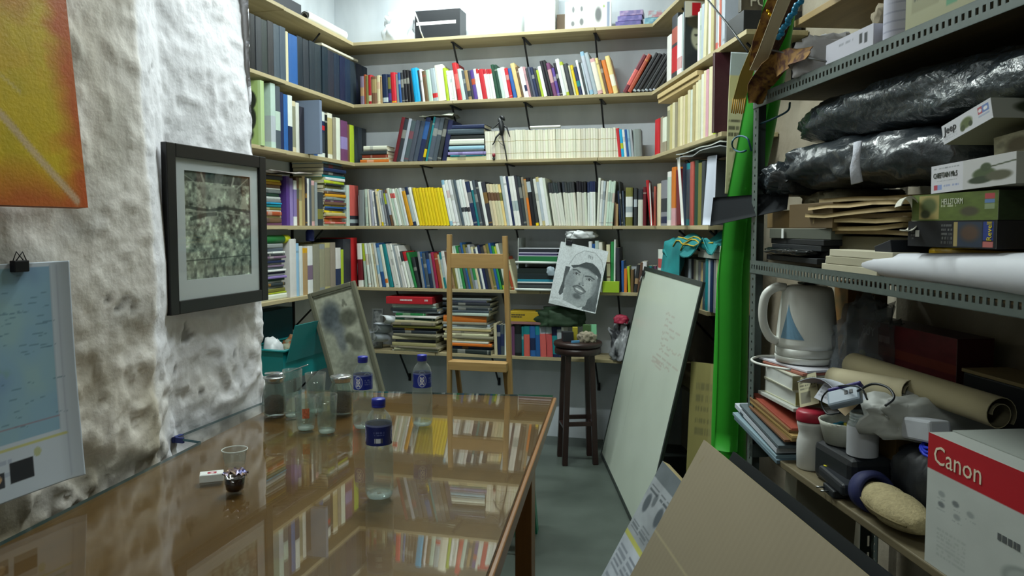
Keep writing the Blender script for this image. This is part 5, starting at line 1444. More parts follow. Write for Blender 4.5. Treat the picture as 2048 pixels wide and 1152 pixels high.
cb_ = cover_book('picture_book', 'large brown picture book with pale capital letters near the scarf', RIGHT, 1.30, 0.0, 0.225, ZS[1] + .085, .40, .03, im, '3c382e')
letters('lettering', 'FORO', 0.062, mat('pale_ink', 'b9b4a2', .6), cb_, T(.035, -0.0008, .02), .0004)
fbox(RIGHT, 1.14, 1.33, 0.0, 0.24, ZS[1], ZS[1] + .082, 'storage_box', 'black storage box under the large brown picture book', 'box', DCARD)
im = Img(40, 30, '3d1f26'); im.speckle(.1, 3)
cover_book('hardback_book', 'plain maroon ledger at the end of the third slanting shelf', RIGHT, 1.06, -0.02, 0.16, ZS[2], .345, .025, im, '3d1f26')
# green book with a dark bearded head, at the pillar end of the third alcove shelf
im = Img(70, 40, '94ac6a'); im.ell(.66, .30, .24, .18, '23281f', 1, .1); im.ell(.62, .38, .15, .12, '7f9a5a', 1, .3); im.ell(.58, .36, .04, .015, '23281f'); im.ell(.70, .36, .04, .015, '23281f'); im.ell(.72, .58, .17, .2, '23281f', 1, .15); im.ell(.62, .82, .2, .12, '23281f', 1, .3); im.rect(.93, 0, 1, 1, 'a5bd86')
ga = LEFT.a_at(536, ZS[2] + .1, .0)
M, w_, h_ = slab_matrix(LEFT.p(ga - .03, .235, ZS[2] + .325), LEFT.p(ga - .03, -0.005, ZS[2] + .325), LEFT.p(ga - .03, .235, ZS[2]))
gb = thing('picture_book', 'large green book with a dark bearded head on its cover, alcove', 'book', M=M @ T(0, -0.042, 0.0004))
print_mesh('front_cover', im, w_, h_, .002, gb); MB().box((0, .0021, .002), (w_ - .003, .03, h_ - .002)).build('pages', mat('page_block', PAGE_COL, .8), gb); MB().box((0, .03, 0), (w_, .032, h_)).build('back_cover', mat('cov_green', '94ac6a', .5), gb)
MB().box((w_ - .0028, .002, 0), (w_, .03, h_)).build('spine', mat('cov_green2', 'a5bd86', .5), gb)
# grey-blue slab book pulled out of the third alcove shelf
g0 = LEFT.a_at(644, ZS[2] + .1, -.07)
M, w_, h_ = slab_matrix(LEFT.p(g0 - .035, .13, ZS[2] + .30), LEFT.p(g0 - .035, -0.075, ZS[2] + .30), LEFT.p(g0 - .035, .13, ZS[2]))
sb_ = thing('hardback_book', 'grey-blue slab of a book pulled forward on the third alcove shelf', 'book', M=M @ T(0, 0, .0004))
GB = mat('cov_greyblue', '6f7c92', .45)
MB().box((0, 0, 0), (w_, .002, h_)).build('front_cover', GB, sb_); MB().box((0, .026, 0), (w_, .028, h_)).build('back_cover', GB, sb_); MB().box((w_ - .002, .002, 0), (w_, .026, h_)).build('spine', GB, sb_); MB().box((.003, .0021, .003), (w_ - .0021, .0259, h_ - .003)).build('pages', mat('page_block', PAGE_COL, .8), sb_)
# fourth shelf extras
papers_on('open_magazine', 'white magazine splayed on the pile beside the pillar', LEFT, 540, 625, ZS[3] + .265, -.04, .2, .02, mat('mag_white', 'cfc8c6', .5, noise=(14, .3, .1), col2='8f7f80'), 'magazine', sl=.02, seed=4)
# box file corner: red with black foot already in row; loose white sheets at the slanting shelf
def upright_sheet(name, label, fr, px, z0, h, dep, t0, lean, curl, m, cat='paper'):
    a = fr.a_at(px, z0, t0)
    def f(u, v): return fr.p(a + dep * u + lean * v, t0 - curl * math.sin(u * 3.1) * (1 - .5 * v) - .004 * u, z0 + .001 + h * v)
    return tag(MB().sheet(f, 10, 8, .0015).build(name, m), label, cat)
upright_sheet('paper_sheet', 'stiff white sheet slanting before the navy books, fourth slanting shelf', RIGHT, 1363, ZS[3], .34, .055, -0.022, -.09, .006, PAPER)
upright_sheet('paper_sheet', 'curled white sheet standing at the end of the fourth slanting shelf', RIGHT, 1410, ZS[3], .30, .13, -0.024, .02, .03, mat('bluish_paper', 'b9c0ce', .6))
upright_sheet('paper_sheet', 'white card leaning on the red book, fourth shelf corner', RIGHT, 1302, ZS[3], .245, .035, -0.022, -.055, .003, PAPER)
papers_on('folder_stack', 'grey plastic folder lying across the fourth slanting shelf books', RIGHT, 1352, 1440, ZS[3] + .335, -.01, .2, .02, mat('grey_plastic', '8d9294', .35), 'folder', seed=6, th=.006)
papers_on('folder_stack', 'pale plastic folder topping the fourth slanting shelf books', RIGHT, 1352, 1440, ZS[3] + .36, -.01, .2, .012, mat('pale_plastic', 'b4b9b2', .35), 'folder', seed=7, th=.006)
# fifth shelf: letter tray with folders
z5 = ZS[4]
tr0, tr1 = ax(1031, z5 + .1, -.03), ax(1128, z5 + .1, -.03)
tw = tr1 - tr0
lt = thing('letter_tray', 'two-tier pale plastic letter tray full of folders beside the easel', 'letter tray', BACK.p(tr0, -0.03, z5 + .0004))
TRAY = mat('tray_plastic', 'c9d0cc', .4)
for k, zz in enumerate((0.0, 0.165)):
    MB().box((0, 0, zz), (tw, .25, zz + .004)).build('shelf_plate', TRAY, lt)
    MB().tube([(0, .0, zz + .008), (tw, .0, zz + .008)], .008, 8).build('front_lip', TRAY, lt)
for x in (0.002, tw - .002): MB().box((x - .002, .06, .004), (x + .002, .25, .32)).build('side_panel', TRAY, lt)
def flat(name, label, x0, x1, z, th, col, rough=.45, cat='folder', dep=.22, t=-.03, wob=0.0):
    return tag(MB().box((0, 0, 0), (x1 - x0, dep, th)).build(name, mat('flat_' + col, col, rough), M=T(BACK.p(tr0 + x0, t, z)) @ RZ(random.uniform(-.02, .02)), bevel=.001), label, cat, 'folders in the letter tray')
zz = z5 + .0045
for k, (c_, th, lb) in enumerate((('2b3032', .018, 'dark charcoal folder at the bottom of the lower letter tray'), ('3c4346', .014, 'slate folder low in the lower letter tray'), ('23282b', .012, 'black folder in the lower letter tray under a white pad'), ('cdd3d2', .008, 'white pad in the lower letter tray under the teal folder'),
                                  ('1f7f96', .016, 'teal folder in the lower letter tray'), ('142528', .034, 'thick black file on the teal folder, lower letter tray'), ('10201f', .03, 'black plastic file topping the lower letter tray'))):
    flat('folder', lb, .012, tw - .012, zz, th - .0006, c_, dep=.21); zz += th
zz = z5 + .165 + .0045
for k, (c_, th, lb) in enumerate((('c9a79c', .006, 'pinkish folder at the bottom of the upper letter tray'), ('1b6b3c', .036, 'thick green folder in the upper letter tray'), ('c3c9d6', .005, 'lavender-white papers above the green folder'), ('3c3560', .012, 'dark purple folder in the upper letter tray'),
                                  ('c8c4dc', .006, 'pale lilac papers in the upper letter tray'), ('20242e', .022, 'navy black folder high in the upper letter tray'), ('a9adb4', .004, 'grey sheets on top of the letter tray'))):
    flat('folder', lb, .02, tw - .03 * (k % 2) - .012, zz, th - .0006, c_, dep=.2); zz += th
lump('plastic_bag', 'white plastic bag perched above the hanging portrait', 'bag', BACK.p(ax(1160, z5 + .3), .05, z5 + .318), (.085, .06, .034), mat('bag_white', 'c4c8ca', .4), 12, .1, .6, 4)
lump('plastic_wrap', 'shiny clear wrapping crumpled beside the portrait', 'wrapping', BACK.p(ax(1107, z5 + .1), -.055, z5 + .098), (.022, .012, .034), mat('clear_wrap', 'aebfca', .08, alpha=.6), 14, .1, .9, 3)
fbox(BACK, ax(1166, z5, -.02), ax(1204, z5, -.02), -.02, .0, z5, z5 + .09, 'white_carton', 'white half of the carton pair below the portrait', 'carton', WCARD)
fbox(BACK, ax(1205, z5, -.03), ax(1238, z5, -.03), -.03, .0, z5, z5 + .066, 'lime_carton', 'lime green carton standing on the fifth shelf edge', 'carton', mat('lime_card', '8fae22', .5))
# teal shirt over the fifth slanting shelf books
def shirt():
    a0, a1 = RIGHT.a_at(1332, z5 + .27, -.0), RIGHT.a_at(1440, z5 + .27, -.0)
    g = np.random.default_rng(8).random((8, 8))
    def nz(u, v):
        x, y = u * 6, v * 6; i, j = min(int(x), 6), min(int(y), 6); fx, fy = x - i, y - j
        fx = fx * fx * (3 - 2 * fx); fy = fy * fy * (3 - 2 * fy)
        return g[i, j] * (1 - fx) * (1 - fy) + g[i + 1, j] * fx * (1 - fy) + g[i, j + 1] * (1 - fx) * fy + g[i + 1, j + 1] * fx * fy
    def f(u, v):
        hang = max(0.0, 0.45 - v) / .45                       # front part hangs over the book spines
        top = z5 + .258 + .085 * nz(u, v) + .03 * math.sin(u * 3.1) + .012 * math.sin(u * 17 + v * 9)
        t = -.012 - .05 * nz(v, u) * hang + .008 * math.sin(u * 19) * hang + max(0, v - .45) * .22
        lo = (.19 if u < .45 else .06) * (1 - abs(u - .28)) * hang
        return RIGHT.p(a0 + (a1 - a0) * u, t, top - lo)
    o = tag(MB().sheet(f, 36, 26, .004).build('folded_shirt', mat('teal_jersey', '0e6c70', .8, noise=(5, .35, .08), col2='127c7e')), 'teal jersey shirt with yellow piping slung over grey books', 'shirt')
    for k, (u0, v0, u1, v1) in enumerate(((.25, .35, .8, .5), (.4, .28, .95, .42), (.3, .48, .7, .62))):
        pts = [Vector(f(u0 + (u1 - u0) * q / 10, v0 + (v1 - v0) * q / 10 + .03 * math.sin(q))) + Vector((-.003, -.001, .003)) for q in range(11)]
        MB().tube(pts, .0035, 6).build('piping', mat('yellow_piping', 'b39a2c', .7), o)
shirt()
for k, (c_, lb) in enumerate((('9fa59c', 'grey book lying flat at the end of the fifth slanting shelf'), ('b9bfb6', 'pale book lying upon the grey one, fifth slanting shelf'))):
    fbox(RIGHT, RIGHT.a_at(1396 + 4 * k, z5 + .26, .0), RIGHT.a_at(1442, z5 + .26, .0), 0.0, .15, z5 + .245 + .03 * k, z5 + .274 + .03 * k, 'flat_book', lb, 'book', mat('flat_' + c_, c_, .6))
# fifth alcove shelf extras
def lying_tube(name, label, fr, px0, px1, z, t, r, m, cat, cap=None):
    a0, a1 = fr.a_at(px0, z, t), fr.a_at(px1, z, t)
    o = thing(name, label, cat, fr.p(a0, t, z), fr.ang)
    L_ = a1 - a0
    MB().tube([(0, 0, r), (L_ * (.8 if cap else 1), 0, r)], r, 16).build('tube_body', m, o)
    if cap: MB().tube([(L_ * .8, 0, r), (L_, 0, r)], r * 1.05, 16).build('end_cap', cap, o)
    return o
lying_tube('paint_tube', 'green tube with a yellow cap on the grey alcove pile', LEFT, 522, 574, z5 + .30, .05, .022, mat('tube_green', '227a3c', .45), 'tube', mat('tube_yellow', 'c4c41c', .45))
bl_ = LEFT.p(LEFT.a_at(620, z5 + .33, .08), .08, z5 + .305)
ub = thing('blue_bottle', 'dark blue plastic flask behind the white folders in the alcove', 'flask', bl_)
MB().lathe([(.022, 0), (.025, .004), (.025, .055), (.015, .068), (.015, .078), (.002, .079)], 20).build('body', mat('flask_blue', '23307e', .35), ub)
# lowest shelf extras
zr2 = zr + .0006
rb0, rb1 = ax(772, zr2, -.02), ax(863, zr2, -.02)
rb = thing('box_file', 'flat red box file with white lettering topping the paper pile', 'box file', BACK.p(rb0, -.02, zr2), 0.035)
MB().box((0, 0, 0), (rb1 - rb0, .22, .045)).build('body', mat('red_box', 'b3242e', .4), rb, bevel=.002)
marks(.105, .016, 1, mat('white_ink', 'd8c8c8', .6), rb, T(.095, -.0008, .014), 2)
marks(.026, .016, 1, mat('white_ink', 'd8c8c8', .6), rb, T(rb1 - rb0 - .05, -.0008, .014), 3)
def curl(k, px, c_, lb):
    a = ax(px, ZS[5], .02)
    def f(u, v):
        an = -1.2 + u * 3.0; r = .055 + .012 * k
        return BACK.p(a - .05 + .02 * k + r * math.cos(an) * .8 + .05 * v, -.045 + .13 * v - .01 * k, ZS[5] + .095 + .05 * k - r * math.sin(an) * .6 - .02 * v + .02 * k * u)
    tag(MB().sheet(f, 14, 6, .0012).build('curled_paper', mat('curl_' + c_, c_, .6)), lb, 'paper')
curl(0, 762, 'c3cad6', 'curled white sheet at the bottom beside the paper pile'); curl(1, 760, 'b4bcc8', 'second curled bluish sheet beside the paper pile'); curl(2, 768, 'd2d8de', 'uppermost curled sheet beside the paper pile')
sf = thing('silver_picture', 'small silver picture frame behind the leaning drawing, lowest shelf', 'picture frame', M=T(BACK.p(ax(741, ZS[5] + .1, .08), .08, ZS[5] + .001)) @ RX(-.12))
for lo, hi in (((0, 0, 0), (.012, .012, .26)), ((.068, 0, 0), (.08, .012, .26)), ((.012, 0, 0), (.068, .012, .012)), ((.012, 0, .248), (.068, .012, .26))): MB().box(lo, hi).build('frame_side', mat('silver_frame', '8d9190', .35, metal=.5), sf)
MB().box((.012, .004, .012), (.068, .010, .248)).build('photo', mat('grey_photo', '5a5e60', .4, noise=(30, .5, .1), col2='999d9c'), sf)
zy = ZS[5] + .198
pk = fbox(BACK, ax(1016, zy, .0), ax(1084, zy, .0), .0, .16, zy, zy + .016, 'flat_book', 'dusty pink book lying on the manuals, lowest shelf', 'book', mat('pink_cover', '8c6464', .5))
yb = thing('yellow_box', 'yellow carton with black lettering lying on the manuals', 'carton', BACK.p(ax(1018, zy, .0), .0, zy + .017), .02)
MB().box((0, 0, 0), (ax(1079, zy) - ax(1019, zy), .15, .062)).build('body', mat('yellow_card', 'b49620', .5), yb, bevel=.002)
marks(.085, .026, 2, mat('black_ink', '2b2a20', .6), yb, T(.016, -.0008, .020), 4)
lump('plastic_heap', 'crumpled white and silver wrappers at the end of the lowest shelf', 'wrappers', BACK.p(ax(1246, ZS[5], .05), .05, ZS[5]), (.075, .07, .13), mat('silver_wrap', '9fa2a6', .3, noise=(12, .7, .06), col2='3a3c40'), 15, .3, .9, 4)
lump('red_pouch', 'small crimson pouch above the silver wrappers', 'pouch', BACK.p(ax(1243, ZS[5] + .3, .03), .0, ZS[5] + .225), (.04, .03, .03), mat('crimson_cloth', '9c2440', .6), 18, .2, .5)
# leaning framed drawing between alcove and easel
DY = 3.72
TL, TR = hy(616, 588, DY), hy(709, 561, DY)
dr = (TR - TL).normalized(); dn = Vector((dr.z, 0, -dr.x))
BLc = TL + dn * 1.0
M, w_, h_ = slab_matrix(TL, TR, BLc)
lowz = min((M @ Vector((x, 0, 0))).z for x in (0, w_))
M, w_, h_ = slab_matrix(TL, TR, BLc + dn * ((lowz - .004) / -dn.z))
M = M @ RX(0)
ld_ = thing('leaning_drawing', 'tall grey-framed charcoal drawing leaning askew beside the alcove', 'picture', M=M)
GF = mat('grey_wood_frame', '6d6d5c', .5, noise=(8, .2)); fw_ = .024
for lo, hi in (((0, -.012, 0), (fw_, .014, h_)), ((w_ - fw_, -.012, 0), (w_, .014, h_)), ((fw_, -.012, 0), (w_ - fw_, .014, fw_)), ((fw_, -.012, h_ - fw_), (w_ - fw_, .014, h_))): MB().box(lo, hi).build('frame_side', GF, ld_, bevel=.004)
H_, W_ = 190, 46
im = Img(H_, W_, 'a9ab9a'); im.line([(.02, .012), (.98, .012)], .003, '5f604f')
im.ell(.30, .13, .24, .08, '4c545a', .9, .7, .3); im.ell(.40, .20, .16, .05, '6b7278', .8, .8); im.ell(.72, .16, .22, .045, '55574c', .9, .6, -.2); im.line([(.66, .09), (.7, .06), (.74, .09)], .006, '66685c', .8)
im.ell(.40, .28, .12, .06, '70767a', .8, .8); im.ell(.62, .27, .12, .03, '53554a', .8, .6); im.ell(.75, .31, .16, .04, '606258', .8, .6); im.ell(.5, .42, .3, .07, '7c7f74', .7, .8); im.speckle(.15, 6, (60, 14))
print_mesh('drawing_sheet', im, w_ - 2 * fw_, h_ - 2 * fw_, .003, ld_, T(fw_, 0, fw_)); MB().box((.01, .004, .01), (w_ - .01, .012, h_ - .01)).build('backing', mat('hardboard', '3c3328', .8), ld_)
# teal crate and neighbours on the lowest alcove shelf
z6 = ZS[5]
c0, c1 = LEFT.a_at(566, z6 + .15, -.10), LEFT.a_at(684, z6 + .15, -.10)
tc_ = thing('plastic_crate', 'teal plastic crate with its lid propped open in the alcove', 'crate', LEFT.p(c0, -.10, z6 + .0004), LEFT.ang - .04)
TEAL = mat('teal_plastic', '0f7a7c', .35)
L_ = c1 - c0
cw_ = MB(); D_ = .24; hh = .16
for lo, hi in (((0, 0, 0), (L_, D_, .004)), ((0, 0, .004), (L_, .004, hh)), ((0, D_ - .004, .004), (L_, D_, hh)), ((0, .004, .004), (.004, D_ - .004, hh)), ((L_ - .004, .004, .004), (L_, D_ - .004, hh))): cw_.box(lo, hi)
cw_.build('tub', TEAL, tc_)
MB().tube([(-.006, -.006, hh), (L_ + .006, -.006, hh), (L_ + .006, D_, hh), (-.006, D_, hh)], .008, 6, closed=True).build('rolled_rim', TEAL, tc_)
MB().box((.01, 0, 0), (L_ - .01, .004, .20)).build('lid', TEAL, tc_, M=T(0, -.014, hh - .06) @ RX(math.radians(16)))
MB().lathe([(.03, 0), (.032, .003), (.026, .004), (.024, .002)], 24).build('lid_boss', TEAL, tc_, M=T(L_ * .72, -.02, hh + .07) @ RX(math.pi / 2 + math.radians(16)))
smallbox('storage_tin', 'dark teal storage box at the back of the lowest alcove shelf', 'box', LEFT.p((c0 + c1) / 2 + .05, .20, z6 + .0003), (.10, .30, .33), '0e4a56', 0.0)
lump('paper_bag', 'orange and grey printed bag stuffed in the teal crate', 'bag', LEFT.p((c0 + c1) / 2 + .02, .01, z6 + .02), (.08, .15, .105), mat('printed_bag', '7f8570', .5, noise=(22, .6, .05), col2='94562f'), 21, .2, .6, 4)
lump('white_bag', 'white plastic bag sticking out of the teal crate near the pillar', 'bag', LEFT.p(c0 + .07, .0, z6 + .03), (.05, .06, .12), mat('bag_white', 'c4c8ca', .4), 23, .2, .5, 3)
# ------------------------------------------------------------------ slotted-angle steel rack
RM = T(RACK.o) @ RZ(RACK.ang)            # local x = along (towards the camera), y = into the rack, z up
def R3(a, t, z): return RACK.p(a, t, z)
STEELG = mat('rack_grey', '626d69', 0.45, metal=0.25, noise=(40, .15))
STEEL_SHADED = mat('rack_shaded', '4f5a58', 0.5, metal=0.2)  # shade of the inner post flanges put into a darker rack grey
rk = thing('steel_rack', 'grey slotted-angle steel rack crowded with things along the side wall', 'rack', M=RM.copy())
def perf(L, W, pitch, hl, hw, rows, vertical=False, off=0.0):
    """perforated strip in local X (length) - Z (width), both faces; rows = list of centre fractions"""
    b = MB(); xs = []
    n = int(L / pitch); x = (L - n * pitch) / 2 + (pitch - hl) / 2 + off
    cuts = []
    for i in range(n): cuts.append((x, x + hl)); x += pitch
    zc = [W * r for r in rows]
    def q(x0, x1, z0, z1):
        for y, fl in ((0, False), (.002, True)):
            p = [(x0, y, z0), (x1, y, z0), (x1, y, z1), (x0, y, z1)]
            b.face(p[::-1] if fl else p)
    prev = 0
    for c0, c1 in cuts:
        q(prev, c0, 0, W); z0 = 0
        for z in zc:
            q(c0, c1, z0, z - hw / 2); z0 = z + hw / 2
        q(c0, c1, z0, W); prev = c1
    q(prev, L, 0, W)
    b.box((0, 0, -.0002), (L, .002, .0012)); b.box((0, 0, W - .0012), (L, .002, W + .0002))
    return b
RL, RD, PH = 1.80, .43, 1.95
def post(a, t, fa, ft):
    """angle post with one flange along a (faces the aisle) and one along t"""
    up = axes((a, t, 0), (0, 0, 1), (0, ft, 0), (fa, 0, 0))
    s1 = perf(PH, .04, .025, .007, .007, (.5,)).build('post_flange', STEELG, rk, M=up)
    up2 = axes((a, t, 0), (0, 0, 1), (fa, 0, 0), (0, ft, 0))
    s2 = perf(PH, .04, .055, .036, .008, (.28,)).build('post_flange', STEEL_SHADED, rk, M=up2)
post(0, 0, 1, 1); post(0, RD, 1, -1); post(RL, 0, -1, 1); post(RL, RD, -1, -1)
def rail(z0, z1, t):
    d = Vector((RL, 0, z1 - z0)).normalized()
    M = axes((0, t, z0), d, (0, 1, 0), (0, 0, 1))
    perf(RL, .041, .019, .009, .013, (.5,)).build('rail', STEELG, rk, M=M)
UPZ, MIDZ0, MIDZ1, LOWZ = 1.763, 1.247, 1.220, 0.680
rail(UPZ - .041, UPZ - .041, -.002); rail(UPZ - .041, UPZ - .041, RD); rail(MIDZ0 - .041, MIDZ1 - .041, -.002); rail(MIDZ0 - .041, MIDZ1 - .041, RD)
PLY = mat('rack_ply', '6e5f45', .7, noise=(4, .3), stretch=(1, 8, 1))
MB().box((.003, .001, UPZ - .012), (RL, RD - .001, UPZ - .002)).build('shelf_board', PLY, rk)
m_ = MB(); m_.add([(.003, .001, MIDZ0 - .012), (RL, .001, MIDZ1 - .012), (RL, RD - .001, MIDZ1 - .012), (.003, RD - .001, MIDZ0 - .012), (.003, .001, MIDZ0 - .003), (RL, .001, MIDZ1 - .003), (RL, RD - .001, MIDZ1 - .003), (.003, RD - .001, MIDZ0 - .003)],
      [(0, 3, 2, 1), (4, 5, 6, 7), (0, 1, 5, 4), (1, 2, 6, 5), (2, 3, 7, 6), (3, 0, 4, 7)])
m_.build('shelf_board', PLY, rk)
MB().box((.19, -.012, LOWZ - .020), (RL, RD - .001, LOWZ)).build('shelf_board', mat('low_board', '6f654c', .6, noise=(5, .3), stretch=(1, 8, 1)), rk, bevel=.003)
for a in (.02, RL - .02): MB().box((a - .002, 0, LOWZ - .062), (a + .018, RD, LOWZ - .0205)).build('cross_bar', STEEL_SHADED, rk)
for t in (RD - .004,): MB().box((.0, t, LOWZ - .060), (RL, t + .002, LOWZ - .0205)).build('rail', STEEL_SHADED, rk)
MB().box((.0, .001, .10), (RL, RD - .001, .115)).build('shelf_board', PLY, rk)
# plank shelf on the wall above the rack
pk_ = thing('wall_shelf', 'brown plank shelf on the wall above the rack', 'shelf', M=RM.copy())
MB().box((-.16, .20, 2.02), (1.9, .462, 2.042)).build('board', mat('brown_plank', '9a8358', .6, noise=(4, .3), stretch=(1, 8, 1)), pk_, bevel=.002)
for a in (.3, 1.5): MB().tube([(a, .25, 2.018), (a, .455, 1.86)], .006, 6).build('bracket', BLACK_STEEL, pk_)

# ------------------------------------------------------------------ helpers in rack coordinates
def rbox(a0, a1, t0, t1, z0, z1, name, label, cat, m, group=None, yaw=0.0, bevel=.0015, tilt=0.0):
    return tag(MB().box((0, 0, 0), (a1 - a0, t1 - t0, z1 - z0)).build(name, m, M=T(R3(a0, t0, z0 + .0004)) @ RZ(RACK.ang + yaw) @ RY(tilt), bevel=bevel), label, cat, group)
def rprint(a0, a1, t0, dep, z0, h, name, label, cat, img, m, yaw=0.0, tilt=0.0, side=None):
    o = thing(name, label, cat, M=T(R3(a0, t0, z0 + .0004)) @ RZ(RACK.ang + yaw) @ RY(tilt))
    w_ = a1 - a0
    MB().box((.0005, .0009, 0), (w_ - .0005, dep, h)).build('carton_body', m, o, bevel=.001)
    print_mesh('printed_front', img, w_, h, .0008, o)
    if side is not None: print_mesh('printed_end', side, dep, h, .0008, o, T(w_, 0, 0) @ RZ(math.pi / 2))
    return o
def midz(a): return MIDZ0 + (MIDZ1 - MIDZ0) * a / RL - .003

# --- crumpled long bundles
def bundle(name, label, a0, a1, t0, t1, z0, z1, m, seed, wr=.12, cat='bundle', seg=64, ring=28, taper=(.5, .7), droop=0.0):
    g = np.random.default_rng(seed); b = MB(); vs = []; fs = []
    ph = g.random((6, 2)) * 6; fr_ = g.uniform(1, 4, 6); fk = g.integers(2, 9, 6)
    cr = g.random((ring * 2, seg * 2))
    for i in range(seg + 1):
        u = i / seg
        env = min(1, (taper[0] + (1 - taper[0]) * min(1, u / .18))) * min(1, (taper[1] + (1 - taper[1]) * min(1, (1 - u) / .15)))
        if i in (0, seg): env *= .35
        for k in range(ring):
            an = 2 * math.pi * k / ring
            c, s = math.cos(an), math.sin(an)
            c = math.copysign(abs(c) ** .7, c); s = math.copysign(abs(s) ** .8, s)
            w = sum(math.sin(fr_[q] * u * 6 + fk[q] * an + ph[q, 0]) * (1 if q < 3 else .6) for q in range(6)) / 6
            w += .55 * abs(math.sin(an * 5 + 3 * math.sin(u * 9 + ph[0, 1]) + u * 4)) - .3
            w += .25 * (cr[k, i] - .5)
            r = env * (1 + wr * w)
            z = (z0 + z1) / 2 + s * (z1 - z0) / 2 * r - droop * u * u
            vs.append((a0 + (a1 - a0) * u + .01 * c * w, (t0 + t1) / 2 + c * (t1 - t0) / 2 * r, max(z, z0 - droop * u * u)))
    for i in range(seg):
        for k in range(ring):
            k2 = (k + 1) % ring
            fs.append((i * ring + k, (i + 1) * ring + k, (i + 1) * ring + k2, i * ring + k2))
    fs.append(tuple(range(ring))); fs.append(tuple(reversed(range(seg * ring, (seg + 1) * ring))))
    b.add(vs, fs, sm=True)
    return tag(b.build(name, m, M=RM.copy()), label, cat)
BLKP = mat('black_plastic_sheet', '2a3137', .28, spec=.8, bump=(22, .35, .02))
CLRP = mat('grey_film', '3b444b', .2, spec=1.0, bump=(30, .6, .02))
# mid shelf, far end: paper and pads
def rpile(a0, a1, t0, dep, z0, items, group):
    z = z0
    for th, col, ins, lb, nm, cat in items:
        yw = random.uniform(-.06, .06)
        o = rbox(a0 + ins, a1 - random.uniform(0, .03), t0 + random.uniform(0, .02), t0 + dep, z, z + th - .0006, nm, lb, cat, mat('pile_' + col, col, .6), group, yaw=yw)
        z += th
    return z
zt = rpile(.045, .42, .03, .32, midz(.2), ((.010, '5d5748', 0, 'drab paper folder at the very bottom of the mid rack shelf heap', 'folder', 'folder'), (.016, '11161a', .0, 'black plastic portfolio lowest in the mid rack shelf heap', 'portfolio', 'portfolio'),
     (.018, '0d1115', .01, 'glossy black portfolio second in the mid rack shelf heap', 'portfolio', 'portfolio'), (.016, '141a1e', .02, 'black portfolio third in the mid rack shelf heap', 'portfolio', 'portfolio'), (.016, '0e1216', .0, 'black portfolio topmost under the grey ledger', 'portfolio', 'portfolio'),
     (.030, '54584e', .02, 'thick grey ledger with a white tag on the mid rack shelf', 'ledger', 'book')), 'heap at the far end of the mid rack shelf')
rbox(.155, .17, .029, .031, zt - .030, zt - .001, 'paper_tag', 'small white tag on the grey ledger spine', 'tag', WCARD)
bundle('plastic_sleeve', 'glossy dark sleeve bulging out of the black portfolios', .05, .36, .0, .10, midz(.1) + .026, midz(.1) + .050, mat('gloss_black', '0f1316', .15), 31, .1, 'sleeve')
rbox(-.02, .22, .06, .34, zt + .001, zt + .055, 'brown_carton', 'brown cardboard carton on the grey ledger', 'carton', mat('kraft', '7a6238', .75), yaw=.10)
rbox(.16, .44, .05, .36, zt + .001, zt + .07, 'brown_carton', 'darker brown carton behind the tattered envelopes', 'carton', mat('kraft2', '5c4a2c', .75), yaw=-.04)
papers_dark = mat('black_paper', '15191d', .8, spec=.2)
fb = MB().sheet(lambda u, v: R3(-.10 + .22 * u - .03 * v, -.10 + .16 * u + .02 * v, zt + .058 - .05 * (1 - u) + .02 * v * (1 - u) + .075 * v * (1 - .3 * u)), 10, 6, .002).build('black_sheet', papers_dark)
tag(fb, 'black paper flap jutting out past the rack post', 'paper')
bundle('paper_bundle', 'wad of crumpled old paper above the brown carton', .03, .30, .12, .36, zt + .057, zt + .115, mat('old_paper', '8d8a74', .8, noise=(10, .4, .1), col2='5f5a42'), 33, .25, 'paper')
# envelopes
zenv = midz(.5)
zz = zenv
ENV = ('7d6a40', '8f7c50', 'a89468', '6b5833', '937f55', 'b39c70', '77663f')
nmz = ('bottom', 'second', 'third', 'fourth', 'fifth', 'sixth', 'top')
for k, c_ in enumerate(('9a8454', '4f4a34')):
    rbox(.40, .72, .08, .34, zz, zz + .045, 'file_box', ('tan flat box under the envelopes on the mid rack shelf', 'olive flat box just below the envelopes, mid rack shelf')[k], 'box', mat('fb_' + c_, c_, .7)); zz += .0456
for k, c_ in enumerate(ENV):
    g = np.random.default_rng(60 + k); ga = g.random((5, 5)) * .018
    a0, a1, t0, t1 = .30 + .04 * g.random(), .70 + .06 * g.random(), .03 + .03 * g.random(), .36
    def f(u, v, ga=ga, a0=a0, a1=a1, t0=t0, t1=t1, zz=zz):
        x, y = u * 4, v * 4; i, j = min(int(x), 3), min(int(y), 3); fx, fy = x - i, y - j
        h = ga[i, j] * (1 - fx) * (1 - fy) + ga[i + 1, j] * fx * (1 - fy) + ga[i, j + 1] * (1 - fx) * fy + ga[i + 1, j + 1] * fx * fy
        return R3(a0 + (a1 - a0) * u, t0 + (t1 - t0) * v, zz + .012 + h * .45 - .012 * (1 - u) * (k % 3 == 1))
    tag(MB().sheet(f, 12, 10, .0105).build('old_envelope', mat('env_' + c_, c_, .8, noise=(20, .2))), 'tattered brown envelope, %s of the envelope heap on the rack' % nmz[k], 'envelope', 'tattered envelopes on the rack')
    zz += .0135
z0 = midz(.6)
for k, (c_, th) in enumerate((('b7b29a', .022), ('a9a48c', .020), ('c4bfa8', .018))):
    rbox(.44 + .02 * k, .70 + .03 * k, -.0 + .012, .076, z0, z0 + th - .0006, 'paper_block', ('bottom', 'middle', 'top')[k] + ' block of cream paper in front of the flat boxes', 'paper', mat('pb_' + c_, c_, .75), 'cream paper blocks'); z0 += th
